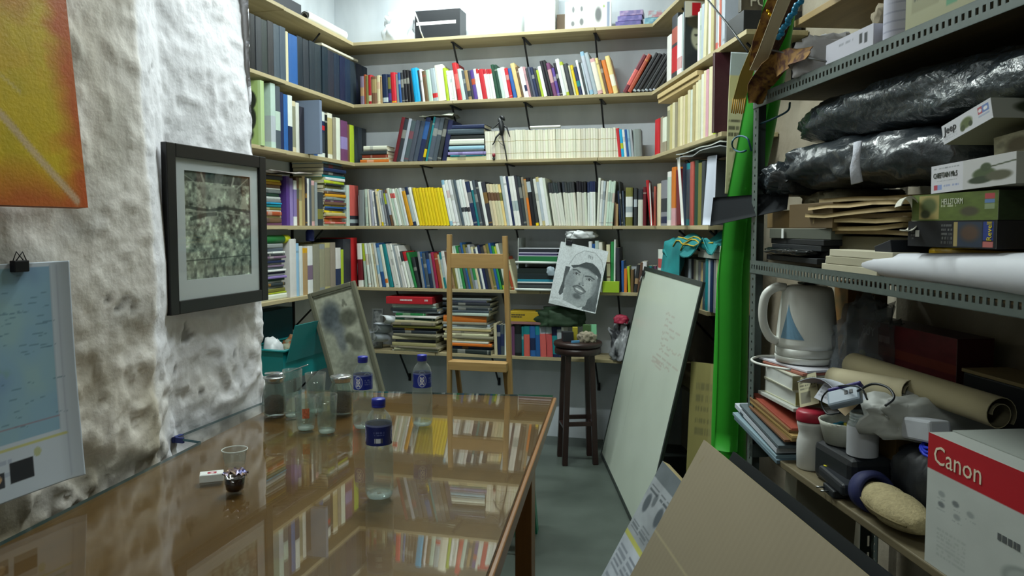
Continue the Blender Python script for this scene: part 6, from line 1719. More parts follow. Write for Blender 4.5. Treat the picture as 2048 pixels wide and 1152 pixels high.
# big plastic bundles
bundle('plastic_bundle', 'long black plastic-wrapped bundle on the mid rack shelf', .02, .90, .03, .36, zt + .115, zt + .25, BLKP, 41, .16, 'bundle', taper=(.55, .8), droop=.03)
bundle('plastic_bundle', 'bundle in shiny grey film pushed under the top rack shelf', .03, 1.30, .05, .40, zt + .24, zt + .375, CLRP, 43, .18, 'bundle', taper=(.55, .9), droop=.04)
bundle('plastic_bundle', 'knotted black plastic end hanging by the rack post', -.01, .14, .02, .20, zt + .10, zt + .20, BLKP, 47, .35, 'bundle', taper=(.7, .7))
wt = MB()
wp = [RACK.hit(1716, 284, .012), RACK.hit(1713, 310, .004), RACK.hit(1710, 335, .004), RACK.hit(1714, 366, .006)]
wt.tube(wp, [.012, .010, .014, .016], 8, flat=.35)
tag(wt.build('cloth_strip', mat('white_cloth', 'c3c6d2', .8, bump=(40, .6, .01))), 'white cloth strip tied round the black plastic bundle', 'cloth strip')
# model-kit boxes near end
def kit(seed, base, tank, title=None, tc='2c342c'):
    im = Img(50, 90, base); return im
def pf_(o): return next((c for c in o.children if c.name.startswith('printed_front')), o)
im = Img(46, 110, 'd2d3da')
im.ell(.50, .52, .12, .26, '5f6a42', 1, .4, -.3); im.ell(.42, .70, .05, .16, '4a5436', 1, .4); im.ell(.58, .66, .04, .14, '3f4830', 1, .4); im.rect(.74, .14, .82, .5, 'b5606a'); im.rect(.82, .14, .95, .5, '6f86bb'); im.ell(.78, .33, .03, .09, 'e2e2e6'); im.ell(.885, .33, .04, .09, 'e2e2e6'); im.rect(.74, .56, .95, .66, '9aa8c4', .7)
im.scribble(.04, .62, .30, .85, 3, '8a8f96', 3, .5)
sd = Img(40, 60, '9a9c94'); sd.ell(.4, .45, .18, .3, '33382a', 1, .4); sd.line([(.4, .5), (1, .45)], .05, '2b3026')
jk = rprint(.922, 1.062, .012, .20, 1.512, .038, 'model_kit_box', 'white model kit box with a small off-road car, jutting from the bundles', 'box', im, mat('kit_white', '7f7d63', .6), tilt=-.25, side=sd)
letters('lettering', 'Jeep', .021, mat('black_ink2', '23262a', .5), pf_(jk), T(.006, -.0006, .018), .0003, shear=.15)
im = Img(44, 120, 'cfcfd6'); im.rect(.42, 0, 1, 1, 'b9b9b6', .6); im.ell(.66, .55, .13, .2, '4d5a3c', 1, .3); im.ell(.62, .74, .14, .12, '3a4432', 1, .3); im.ell(.82, .66, .14, .16, '5a5a48', 1, .35); im.ell(.68, .34, .06, .14, '46523a', 1, .3); im.line([(.70, .36), (1, .26)], .022, '4c5540')
im.rect(.04, .72, .09, .90, 'b54a58'); im.rect(.09, .72, .15, .90, '8d9fcf'); im.scribble(.17, .72, .38, .84, 1, '7f8fc0', 5, .8); im.scribble(.04, .10, .38, .16, 1, '6f757a', 6, .7); im.scribble(.04, .55, .36, .6, 1, '7b8186', 7, .7)
tkz = 1.4165
tk_ = rprint(.905, 1.15, .0, .24, tkz, .054, 'model_kit_box', 'white model kit box with a green tank, above the olive kit box', 'box', im, mat('kit_side', '9fa098', .6), yaw=-.05, tilt=-.03)
letters('lettering', 'CHIEFTAIN Mk.5', .0145, mat('olive_ink', '333a2c', .5), pf_(tk_), T(.008, -.0006, .029), .0003, sx=.74)
im = Img(50, 120, '5a6a30'); im.speckle(.12, 3, (8, 12)); im.rect(.10, .05, .35, .95, 'a0935c'); im.ell(.22, .45, .10, .3, '55603a', 1, .5); im.ell(.18, .75, .06, .16, '3a4028', 1, .5); im.ell(.7, .68, .10, .16, '4a4836', 1, .5); im.rect(.86, .10, .96, .28, 'b04a50'); im.rect(.86, .30, .96, .42, '5f7fb0'); im.rect(.86, .44, .96, .62, '9aa890', .7); im.scribble(.37, .40, .55, .54, 1, 'c3c8b0', 4, .8)
gk = rprint(.850, 1.10, -.004, .26, 1.363, .0525, 'model_kit_box', 'olive green model kit box with a battle picture', 'box', im, mat('kit_olive', '4c5a2a', .55), side=Img(20, 30, '23301c').speckle(.2, 4))
letters('lettering', 'HELLSTORM', .016, mat('pale_ink3', 'cfd3bf', .5), pf_(gk), T(.095, -.0006, .031), .0003, sx=.72)
im = Img(50, 120, '17191e'); im.rect(.56, .05, .60, .95, 'a59562'); im.rect(.60, .05, .86, .95, '2f3a4c'); im.ell(.73, .45, .1, .3, '554236', 1, .6); im.rect(.87, .06, .97, .70, '2a3c86'); im.rect(.87, .74, .97, .95, 'b56a66'); im.rect(.10, .35, .15, .62, 'd5d5d0'); im.scribble(.04, .25, .09, .75, 4, 'a8a8a4', 5, .7); im.scribble(.42, .1, .54, .9, 5, '9a9a96', 6, .7)
bk = rprint(.842, 1.10, -.006, .27, 1.3115, .051, 'model_kit_box', 'black model kit box with a blue and yellow brand panel', 'box', im, mat('kit_black', '15171b', .5))
letters('lettering', 'Revell', .018, mat('yellow_ink', 'd6c22c', .5), pf_(bk), T(.243, -.0006, .014) @ RY(-math.pi / 2) @ T(0, 0, -.004), .0003, sx=.8)
im = Img(30, 60, '8d8a74'); im.speckle(.3, 5, (5, 8)); im.ell(.4, .5, .2, .3, '5a5240', .9, .5); im.rect(0, .8, 1, 1, '6a6450', .6)
rprint(1.0, 1.16, .06, .14, tkz + .056, .045, 'model_kit_box', 'small worn model kit box on top of the tank box', 'box', im, mat('kit_worn', '6f6c58', .6), tilt=-.08)
yb_ = thing('yellow_case', 'bright yellow plastic case behind the big white paper roll', 'case', M=T(R3(.765, .085, midz(.8) + .0004)) @ RZ(RACK.ang))
MB().prism([(0, 0), (.62, 0), (.62, .26), (.02, .26)], 0, .044).build('base_shell', mat('yellow_plastic', 'c49a12', .35), yb_, bevel=.004)
MB().prism([(.006, .0), (.62, .0), (.62, .26), (.026, .26)], .0445, .0735).build('lid_shell', mat('yellow_plastic2', 'd3aa16', .35), yb_, bevel=.006)
rbox(.69, .755, .02, .2, midz(.7), midz(.7) + .075, 'black_wedge', 'dark slanting file edge beside the yellow case', 'file', mat('dark_case', '22252d', .4), tilt=-.25)
rolled('paper_roll', 'half-open cream paper roll before the olive kit box', R3(.80, .10, 1.405), R3(.93, .05, 1.408), .030, mat('cream_roll', 'cfcdbf', .7), 1.2) if False else None
def halfroll(u, v):
    an = -1.9 + u * 4.6
    return R3(.765 + .12 * v - .02 * math.cos(an), .03 + .035 * math.cos(an) - .06 * v, 1.36 + .036 * math.sin(an) + .018)
tag(MB().sheet(halfroll, 18, 6, .0016).build('paper_roll', mat('cream_roll', 'cfcdbf', .7)), 'half-open cream paper roll poking out beside the olive kit box', 'paper roll')
# great white roll along the mid rack shelf front
wr_ = thing('paper_roll', 'big white paper roll lying along the front of the mid shelf', 'paper roll', (0, 0, 0))
p0, p1 = R3(.43, .045, midz(.43) + .022), R3(1.62, .0, midz(1.6) + .054)
d_ = (p1 - p0).normalized(); n_ = d_.cross(Vector((0, 0, 1))).normalized(); b_ = n_.cross(d_)
def wroll(u, v):
    an = u * 2 * math.pi * 2.3 + 1.2; r = (.013 + .008 * u) * (1 + 1.5 * v) * (.86 + .14 * min(1, v * 12))
    return p0.lerp(p1, v) + n_ * (r * math.cos(an)) + b_ * (r * math.sin(an))
MB().sheet(wroll, 60, 16, .0012).build('rolled_sheet', mat('white_roll', 'd3d6de', .6), wr_)

# ------------------------------------------------------------------ lower rack shelf
Lz = LOWZ
# folders overhanging at the far end, sloping
def slope_stack(items, a0, a1, t0, t1, z0, slope, name, grp, cat='folder'):
    z = z0
    for k, (th, col, lb, ext) in enumerate(items):
        aa0, aa1 = a0 - ext, a1 + random.uniform(-.02, .02)
        o = MB().box((0, 0, 0), (aa1 - aa0, t1 - t0, th - .0008)).build(name, mat('ss_' + col, col, .6), M=T(R3(aa0, t0 + random.uniform(-.01, .01), z + .0004)) @ RZ(RACK.ang + random.uniform(-.03, .03)) @ RY(slope), bevel=.001)
        tag(o, lb, cat, grp); z += th
    return z
zf = slope_stack(((.012, '5f7480', 'slate blue folder lowest in the sloping heap by the post', .02), (.010, '7f96a0', 'pale blue folder second in the sloping heap by the post', .03), (.010, '2f3a40', 'dark folder third in the sloping heap by the post', .0), (.016, 'b9c0ca', 'ragged white papers in the sloping heap by the post', .05),
                  (.010, '5a666c', 'grey folder above the ragged papers by the post', .0)), -.03, .28, -.02, .22, Lz + .04, math.radians(9), 'folder', 'sloping folders by the rack post')
zf2 = slope_stack(((.008, '6f4a2e', 'rust brown folder lowest in the brown stack under the white books', .0), (.009, '8f7444', 'tan folder second in the brown stack under the white books', .01), (.009, 'a08550', 'manila folder third in the brown stack under the white books', .0), (.010, '7a5a34', 'brown folder fourth in the brown stack under the white books', .0), (.008, '93402f', 'brick red folder topping the brown stack', .02)),
                  .02, .30, .0, .23, zf - .004, math.radians(7), 'folder', 'brown folders under the white books')
zb = zf2 + .004
for k, (h, c_, lb) in enumerate(((.012, 'b9bbb4', 'white magazine under the two thick white books'), (.045, 'bfc0a6', 'thick cream book lower of the pair under the kettle'), (.046, 'c6c6b4', 'thick cream book upper of the pair under the kettle'), (.008, '9a5f4e', 'terracotta pad beneath the kettle'), (.008, 'd0d0d8', 'white pad just beneath the kettle'))):
    w0 = (.03, .05, .05, .06, .03)[k]
    if k in (1, 2):
        M = T(R3(w0, .03, zb + .0004)) @ RZ(RACK.ang + (.02 if k == 1 else -.03))
        o = thing('thick_book', lb, 'book', M=M)
        MB().box((0, 0, 0), (.215, .24, .003)).build('back_cover', mat('bk_' + c_, c_, .6), o); MB().box((0, 0, h - .004), (.215, .24, h - .001)).build('front_cover', mat('bk_' + c_, c_, .6), o)
        MB().box((.212, 0, .003), (.215, .24, h - .004)).build('spine', mat('bs_' + str(k), ('9c9a62', '8f8d6a')[k - 1], .6), o); MB().box((.003, .003, .0031), (.2119, .237, h - .0041)).build('pages', mat('page_white', 'c9ccc8', .8), o)
        if k == 2: letters('lettering', 'THE', .014, mat('black_ink', '2b2a20', .6), o, T(.2158, .03, .028) @ RZ(math.pi / 2), .0003); marks(.06, .016, 1, mat('black_ink', '2b2a20', .6), o, T(.2158, .03, .008) @ RZ(math.pi / 2), 5); MB().box((.2155, .16, .004), (.2159, .22, h - .006)).build('photo_patch', DCARD, o)
        else: marks(.08, .010, 1, mat('grey_ink', '77765a', .6), o, T(.2158, .06, .016) @ RZ(math.pi / 2), 6)
    else:
        rbox(w0, .28, .02, .25, zb, zb + h - .001, 'pad', lb, 'pad', mat('pad_' + c_, c_, .6), yaw=.04 * k)
    zb += h
# kettle
kp = R3(.135, .125, zb + .002)
kt = thing('electric_kettle', 'white electric kettle with a blue-grey window on the book pile', 'kettle', kp, RACK.ang)
KW = mat('kettle_plastic', 'd3d5cf', .35, spec=.5)
kprof = [(.070, 0), (.090, .002), (.092, .018), (.0915, .019)]
MB().lathe(kprof, 48).build('power_base', KW, kt)
MB().lathe([(.089, .020), (.0905, .024), (.090, .045)], 48).build('lower_band', mat('kettle_band', 'b9bbb5', .4), kt)
shell = [(.0895, .0455), (.089, .06), (.086, .10), (.081, .15), (.076, .19), (.073, .215), (.068, .226), (.05, .233), (.002, .236)]
MB().lathe(shell, 56, fn=lambda r, an, z: r * (1 + (.05 if math.cos(an - .2) > .9 and z > .17 else 0) * (math.cos(an - .2) - .9) * 10)).build('jug', KW, kt)
hd_ = Vector((-math.sin(math.radians(6)), -math.cos(math.radians(6)), 0))     # handle points away along the rack
MB().tube([hd_ * .066 + Vector((0, 0, .226)), hd_ * .095 + Vector((0, 0, .226)), hd_ * .124 + Vector((0, 0, .205)), hd_ * .134 + Vector((0, 0, .165)), hd_ * .131 + Vector((0, 0, .115)), hd_ * .112 + Vector((0, 0, .075)), hd_ * .088 + Vector((0, 0, .062))],
          [.012, .014, .014, .0135, .013, .013, .012], 12, flat=1.0, smooth=5).build('handle', KW, kt)
def kr(z): return float(np.interp(z, [q[1] for q in shell], [q[0] for q in shell])) + .0008
wn = MB(); n = 14
va = math.radians(-66)
for i in range(n):
    for j in range(6):
        def P(u, v):
            z = .075 + .105 * u; half = (1 - u) ** 1.3 * .55 * (1.1) ; an = va - .42 * half - .02 + v * half * 1.5
            return (kr(z) * math.cos(an), kr(z) * math.sin(an), z)
        wn.face([P(i / n, j / 6), P(i / n, (j + 1) / 6), P((i + 1) / n, (j + 1) / 6), P((i + 1) / n, j / 6)], sm=True)
wn.build('water_window', mat('kettle_window', '6d93ac', .3), next(c for c in kt.children if c.name.startswith('jug')))
MB().box((-.012, -.028, .2362), (.03, .028, .243)).build('lid_button', mat('dark_switch', '2b2d2f', .4), kt, bevel=.003)
MB().tube([RACK_D * 0 + Vector(v) for v in ((-.075, -.06, .004), (-.10, -.10, .0), (-.075, -.14, -.004), (-.02, -.15, -.006), (.06, -.135, -.004), (.13, -.11, -.0))], .0038, 7, smooth=5).build('power_cord', KW, kt)
# carton behind the post, red carton, clear bag
rbox(-.0, .085, .28, .41, Lz, Lz + .50, 'orange_carton', 'orange brown carton standing behind the kettle', 'carton', mat('orange_card', '8f5f2a', .6, noise=(8, .4, .1), col2='5c4a2a'))
lump('plastic_bag', 'crumpled clear plastic bag wedged behind the kettle', 'bag', R3(.25, .255, Lz + .20), (.09, .045, .16), mat('clear_bag', '7f868b', .15, alpha=.55), 51, .2, .8, 4)
lump('plastic_bag', 'grey plastic sack under the clear bag behind the kettle', 'bag', R3(.28, .25, Lz), (.10, .045, .11), mat('grey_sack', '55595a', .4), 52, .2, .6, 3)
im = Img(50, 110, '5c1f22'); im.speckle(.15, 4, (8, 10)); im.rect(0, .55, 1, .75, '7d3a24', .6); im.ell(.05, .86, .04, .1, 'c4b422'); im.ell(.2, .9, .1, .12, '9c9a98', .8); im.rect(.24, .3, .36, .45, 'b09a98', .8)
rc_ = rprint(.10, .56, .31, .10, Lz + .265, .125, 'red_carton', 'dark red food carton at the back of the lower rack shelf', 'carton', im, mat('red_card', '43181a', .5))
letters('lettering', 'SUY', .040, mat('white_ink', 'd8c8c8', .6), pf_(rc_), T(.02, -.0008, .078), .0003)
rbox(.10, .56, .31, .41, Lz, Lz + .264, 'dark_crate', 'dark crate carrying the red food carton', 'crate', mat('crate_dark', '2b2724', .7))
# beige paper rolls and bags
BEI = mat('beige_paper', '9a9070', .75)
def rroll(p0, p1, r, lb, m, turns=1.6):
    return rolled('paper_roll', lb, p0, p1, r, m, turns)
rroll(R3(.34, .16, Lz + .285), R3(.86, .20, Lz + .275), .040, 'beige paper roll lying across the lower rack shelf', BEI)
rroll(R3(.40, .07, Lz + .262), R3(.62, .15, Lz + .27), .034, 'short cream paper roll with its open end to the kettle', mat('cream_roll2', 'b3a98a', .75))
tag(MB().sheet(lambda u, v: R3(.30 + .26 * u, .02 + .2 * v, Lz + .235 + .035 * math.sin(u * 3) - .02 * v), 10, 6, .0015).build('loose_sheet', mat('bluish_paper', 'b9c0ce', .6)), 'white loose sheet beside the kettle foot', 'paper')
lump('white_sack', 'crumpled white plastic sack in the middle of the lower rack shelf', 'bag', R3(.64, .215, Lz + .168), (.17, .075, .07), mat('sack_white', '9fa19c', .5, noise=(6, .3)), 55, .15, .5, 4)
rbox(.44, .585, .14, .30, Lz, Lz + .16, 'base_carton', 'brown carton beside the white sack', 'carton', mat('kraft', '7a6238', .75))
tag(MB().prism([(0, 0), (.17, 0), (.17, .05), (0, .05)], 0, .05).build('white_packet', mat('white_packet', 'a9acb2', .5), M=T(R3(.625, .10, Lz + .168)) @ RZ(RACK.ang - .05) @ RY(-.16), bevel=.006), 'white cardboard packet beside the jar', 'packet')
# printed cards, gadget with cable
def card(px, py, t, w_, h_, rot, img, lb):
    p = RACK.hit(px, py, t)
    M = T(p) @ RZ(RACK.ang + .55) @ RX(-.6) @ RY(rot)
    o = print_mesh('printed_card', img, w_, h_, .0012, None, M); tag(o, lb, 'card', 'printed cards on the lower rack shelf')
im = Img(40, 30, 'a7a282'); im.scribble(.1, .1, .9, .5, 4, '4a4a3a', 3, .8); im.rect(.1, .55, .6, .9, '6d6a58')
card(1600, 815, .02, .055, .10, -.45, im, 'cream printed card standing beside the thick books')
im = Img(40, 30, 'b9bcc6'); im.scribble(.1, .1, .9, .9, 6, '6a6d76', 5, .6)
card(1628, 795, .015, .06, .075, .25, im, 'bluish printed card beside the gadget')
im = Img(40, 30, 'b39d78'); im.rect(.1, .05, .5, .3, '4a4238')
card(1655, 800, .03, .07, .09, .5, im, 'tan printed card behind the gadget')
gp = RACK.hit(1690, 795, .0)
gd = thing('grey_gadget', 'grey plastic gadget with a purple side and black cable', 'gadget', M=T(gp) @ RZ(RACK.ang + .5) @ RX(-.7) @ RY(-.5))
MB().box((-.04, -.012, -.022), (.04, .012, .022)).build('casing', mat('gadget_grey', '8b98a6', .35), gd, bevel=.006)
MB().box((-.036, -.0125, .0225), (.045, .0125, .030)).build('purple_side', mat('gadget_purple', '3a2f78', .4), gd, bevel=.003)
for x in (.008, .02): MB().box((x - .004, -.0135, .0), (x + .004, -.0118, .010)).build('button', DCARD, gd)
CABLE = mat('black_cable', '1d2226', .4)
cbp = [RACK.hit(1715, 782, .01), RACK.hit(1745, 768, .02), RACK.hit(1775, 775, .03), RACK.hit(1788, 795, .02), RACK.hit(1770, 812, .0)]
tag(MB().tube(cbp, .003, 6, smooth=6).build('black_cable', CABLE), 'thin black cable looping behind the clear jar', 'cable')
cbp = [RACK.hit(1735, 800, -.0), RACK.hit(1720, 775, -.005), RACK.hit(1680, 772, -.006), RACK.hit(1652, 785, -.006), RACK.hit(1643, 805, -.006), RACK.hit(1655, 828, -.006), RACK.hit(1680, 825, .0)]
tag(MB().tube(cbp, .0022, 6, smooth=6).build('black_cable', CABLE), 'black cable ring around the grey gadget', 'cable')
# white bottle with red cap
bp2 = hz(1620, 936, Lz)
wbt = thing('white_bottle', 'white plastic bottle with a red lid at the shelf edge', 'bottle', (bp2.x, bp2.y, Lz + .0004))
MB().lathe([(.033, 0), (.036, .004), (.037, .05), (.037, .075), (.034, .088), (.032, .100), (.034, .112), (.037, .124), (.037, .134)], 36).build('body', mat('bottle_white', 'c3c4c0', .4), wbt)
MB().lathe([(.039, .1342), (.040, .137), (.040, .158), (.036, .164), (.002, .165)], 36).build('lid', mat('lid_red', '9c2034', .4), wbt)
rbx = MB().lathe([(.022, 0), (.023, .003), (.023, .02), (.002, .021)], 20).build('plastic_tub', mat('cap_white', 'c3c6cc', .4), loc=R3(.36, .10, Lz + .145))
tag(rbx, 'small white tub behind the red-lidded bottle', 'tub')
rbox(.30, .42, .07, .20, Lz, Lz + .144, 'base_carton', 'carton stacked behind the red-lidded bottle', 'carton', mat('kraft3', '6a5b38', .75))
# ribbed white bowl
bwl = thing('plastic_bowl', 'ribbed white plastic bowl of odds and ends', 'bowl', R3(.50, .045, Lz + .0004))
bwl.location = R3(.465, .075, Lz + .1035)
MB().lathe([(.035, 0), (.05, .002), (.062, .05), (.066, .062), (.063, .062), (.058, .048), (.047, .006), (.002, .005)], 60, fn=lambda r, an, z: r * (1 + .012 * math.cos(an * 30))).build('ribbed_wall', mat('bowl_white', 'b9bbb0', .4), bwl)
rbox(.41, .605, .015, .132, Lz, Lz + .102, 'black_box', 'black box carrying the ribbed bowl and the clear jar', 'box', DCARD, bevel=.018)
smallbox('yellow_clip', 'small yellow clip in the ribbed bowl', 'clip', R3(.475, .085, Lz + .135), (.03, .02, .025), 'a8a02c', .4)
smallbox('teal_clip', 'teal peg in the ribbed bowl', 'clip', R3(.45, .065, Lz + .135), (.04, .012, .02), '1f6f86', .9)
# clear jar
jp = R3(.566, .066, Lz + .103)
cj = thing('storage_jar', 'clear screw-neck jar with a grey wrap, lid off', 'jar', jp)
MB().lathe([(.034, 0), (.0365, .003), (.0365, .075), (.035, .082), (.031, .086), (.031, .108), (.029, .108), (.029, .086), (.0345, .078), (.0345, .004), (.002, .003)], 40).build('glass_body', clear('jar_clear', 'e6ebec', 1.4, .03, .12), cj)
MB().lathe([(.0372, .002), (.0372, .076)], 40, cap0=False, cap1=False).build('paper_wrap', mat('wrap_grey', 'a9abb0', .5), cj)
for zz in (.090, .097, .104): MB().tube([(.0315 * math.cos(q * math.pi / 16), .0315 * math.sin(q * math.pi / 16), zz) for q in range(32)], .0012, 5, closed=True).build('screw_thread', clear('jar_clear', 'e6ebec', 1.4, .03, .12), cj)
# black bag, adapters, strap
bundle('black_bag', 'black nylon equipment bag lying on the lower rack shelf', .61, .90, .085, .29, Lz + .001, Lz + .165, mat('nylon', '16191d', .5, bump=(60, .2, .004)), 61, .06, 'bag', taper=(.7, .9))
ad = thing('power_adapter', 'black power adapter with a plug at the shelf edge', 'adapter', M=T(R3(.47, -.0, Lz + .001)) @ RZ(RACK.ang - .12))
MB().box((0, 0, 0.02), (.16, .045, .05)).build('casing', mat('adapter_black', '20242a', .4), ad, bevel=.008)
MB().box((.05, -.005, .0), (.12, .03, .02)).build('plug', DCARD, ad, bevel=.004)
for x in (.06, .09): MB().tube([(x, -.005, .010), (x, -.024, .010)], .0025, 6).build('prong', mat('prong_steel', 'a9adad', .25, metal=.9), ad)
smallbox('yellow_sticker', 'small yellow label on the adapter', 'label', R3(.485, .02, Lz + .0512), (.02, .012, .001), 'c6bc1e', 0.3)
for k in range(3):
    pts = [R3(.80 + .07 * math.cos(q * math.pi / 12) , .125 + .04 * math.sin(q * math.pi / 12) + .004 * k, Lz + .172 + .005 * k + .004 * math.sin(q + k)) for q in range(24)]
    if k == 0: coil = MB()
    coil.tube(pts, .0035, 6, closed=True)
tag(coil.build('cable_coil', mat('blue_cable', '2233b8', .4)), 'coil of bright blue network cable on the black bag', 'cable')
# beige woven slipper
def slip(u, v):
    an = u * 2 * math.pi; x = v
    w_ = .052 * math.sqrt(max(.03, math.sin(math.pi * min(.98, max(.02, .06 + .90 * x))))) ; h_ = .042 * (1 - .15 * x) * math.sqrt(max(.06, math.sin(math.pi * min(.97, .10 + .84 * x))))
    pin = 1 - .10 * math.exp(-((x - .42) / .07) ** 2)
    return (x * .225, w_ * pin * math.cos(an), .043 + h_ * pin * math.sin(an) * (1.0 if math.sin(an) > 0 else .98))
sl = thing('woven_slipper', 'beige woven slipper with a navy opening at the shelf edge', 'slipper', M=T(R3(.66, .035, Lz + .002)) @ RZ(RACK.ang - .05))
b = MB(); vs = [slip(i / 28, j / 22) for j in range(23) for i in range(28)]; fs = [(j * 28 + i, j * 28 + (i + 1) % 28, (j + 1) * 28 + (i + 1) % 28, (j + 1) * 28 + i) for j in range(22) for i in range(28)] + [tuple(range(27, -1, -1)), tuple(22 * 28 + i for i in range(28))]
b.add(vs, fs, sm=True); b.build('upper', mat('woven_beige', 'a89b74', .85, noise=(120, .25, .2), bump=(180, .6, .004)), sl)
MB().tube([(x, -.052 * math.sqrt(math.sin(math.pi * (.06 + .9 * x / .225))) - .001, .040) for x in [.01 + .02 * q for q in range(11)]], .0022, 6).build('seam', mat('seam_brown', '6a5f3e', .8), sl)
MB().lathe([(.046, -.03), (.050, .0), (.044, .02), (.036, .02), (.03, -.02)], 28).build('navy_lining', mat('navy_cloth', '1d2350', .7), sl, M=T(.012, 0, .045) @ RY(math.pi / 2 - .2))
# printer carton, black case
im = Img(110, 150, 'b4b9b5'); im.poly([(0, 0), (1, 0), (1, .27), (0, .27)], 'a81c26'); im.speckle(.03, 5, (5, 6))
for k, (x, y) in enumerate(((.10, .42), (.19, .44), (.28, .46), (.10, .50), (.20, .53))): im.ell(x, y, .022, .022, '6a7072' if k % 2 else '8f9594', .9, .4); im.scribble(x - .03, y + .035, x + .03, y + .05, 1, '8a8f90', k, .6)
im.ell(.62, .72, .16, .11, '8d9490', .9, .15); im.ell(.62, .72, .13, .085, 'a3a9a5', 1, .15); im.scribble(.08, .68, .26, .9, 7, '9aa09c', 3, .6); im.scribble(.70, .45, .9, .5, 1, '5f6466', 3, .8); im.rect(.9, .80, .97, .9, 'b3a83c', .8); im.line([(.45, .5), (.7, .56)], .004, '9aa09c', .7)
CA0 = .935
cn = rprint(CA0, CA0 + .46, -.008, .26, Lz, .262, 'printer_carton', 'white printer carton with a red band, nearest box on the rack', 'carton', im, mat('carton_grey', 'a3a7a2', .6))
letters('lettering', 'Canon', .052, mat('canon_ink', 'd8cbb4', .5), pf_(cn), T(.018, -.0008, .207), .0003)
marks(.07, .018, 1, mat('grey_ink2', '55595a', .5), pf_(cn), T(.20, -.0008, .120), 7)
MB().box((0, .05, .2625), (.46, .20, .2645)).build('top_flap', mat('flap_grey', '8f948e', .6), cn)
bc = thing('black_case', 'large black case with a red stripe behind the printer carton', 'case', M=T(R3(.60, .30, Lz + .001)) @ RZ(RACK.ang))
MB().box((0, 0, 0), (1.0, .12, .315)).build('shell', mat('case_black', '181a1d', .5), bc, bevel=.004)
MB().box((-.004, -.002, .3155), (1.0, .12, .324)).build('wooden_rim', mat('case_rim', '83734f', .6), bc, bevel=.001)
st_ = MB(); st_.add([(.42, -.0015, .30), (.455, -.0015, .30), (.365, -.0015, .0), (.325, -.0015, .0)], [(0, 3, 2, 1)]); st_.add([(.42, -.0003, .30), (.455, -.0003, .30), (.365, -.0003, .0), (.325, -.0003, .0)], [(0, 1, 2, 3)]); st_.build('red_stripe', mat('stripe_red', '7c1d20', .5), bc)
dc = thing('navy_case', 'dark navy moulded case resting on the black case', 'case', M=T(R3(.80, .305, Lz + .326)) @ RZ(RACK.ang))
MB().box((0, 0, 0), (.60, .11, .085)).build('lower_shell', mat('case_navy', '232a35', .45), dc, bevel=.02); MB().box((.005, .004, .0855), (.60, .106, .125)).build('upper_shell', mat('case_navy2', '1b212a', .45), dc, bevel=.015)
# things under the lower shelf
lump('dark_sack', 'dark sack in the gloom under the lower rack shelf', 'sack', R3(.75, .17, .116), (.28, .07, .16), mat('sack_dark', '1d1b18', .8), 71, .0, .3, 3)
rbox(.02, .10, .10, .30, .116, .60, 'white_board', 'pale board standing on the rack bottom by the post', 'board', mat('pale_board', 'b3b09c', .7), tilt=.1)

# ------------------------------------------------------------------ on top of the rack
UZ = UPZ - .0015
lump('cloth_bag', 'white cotton bag slumped on the top rack shelf', 'bag', R3(.30, .10, UZ), (.10, .07, .075), mat('cotton', 'bdbcc0', .85), 81, .2, .5, 4)
lump('brown_pouch', 'limp khaki pouch beside the white cotton bag', 'pouch', R3(.40, .13, UZ), (.05, .05, .065), mat('khaki_cloth', '6d6448', .8), 82, .2, .5, 3)
im = Img(20, 50, 'c0c0cc'); im.rect(.72, .2, .78, .6, '33363a'); im.rect(.82, .25, .88, .65, '33363a'); im.scribble(.3, .2, .6, .4, 1, '8a8c96', 4)
rprint(.44, .66, .01, .16, UZ, .055, 'white_box', 'low white carton on the top rack shelf', 'box', im, mat('kit_white2', 'b9b9c2', .6))
lr = thing('notepad_roll', 'roll of lined white paper with a red mark on the rack top', 'paper roll', R3(.705, .055, UZ + .0005))
im = Img(50, 60, 'b4b5c6')
for k in range(9): im.line([(0, .08 + k * .1), (1, .10 + k * .1)], .006, '9496ac', .8)
im.poly([(.30, .78), (.62, .80), (.55, .9), (.34, .95)], 'c25a48')
cyl_print('lined_sheet', im, .042, 0, .20, math.pi, -math.pi, lr, m=PRINT)
MB().lathe([(.040, 0), (.040, .199), (.036, .199), (.036, .001)], 32).build('core', mat('roll_core', '8b8c9a', .7), lr)
lump('string_knot', 'tangle of pale twine beside the lined paper roll', 'twine', R3(.625, .06, UZ + .0555), (.028, .03, .03), mat('twine', '8f8570', .9), 85, .4, .9, 3)
im = Img(36, 60, '9a9a78'); im.rect(.1, .0, .5, .8, '8a8a68'); im.scribble(.12, .1, .5, .7, 5, '3f4234', 5, .8); im.rect(.6, .3, .75, .9, '3a8a62', .8); im.rect(.78, .2, .92, .9, 'b3a25a', .8)
rprint(.80, 1.02, .0, .16, UZ, .16, 'food_carton', 'olive printed carton standing on the rack top', 'carton', im, mat('olive_card', '86866a', .6))
lump('paper_heap', 'heap of pale papers on the plank above the rack', 'paper', R3(.16, .30, 2.043), (.15, .07, .07), mat('pale_heap', 'a3a49a', .7), 87, .1, .4, 3)
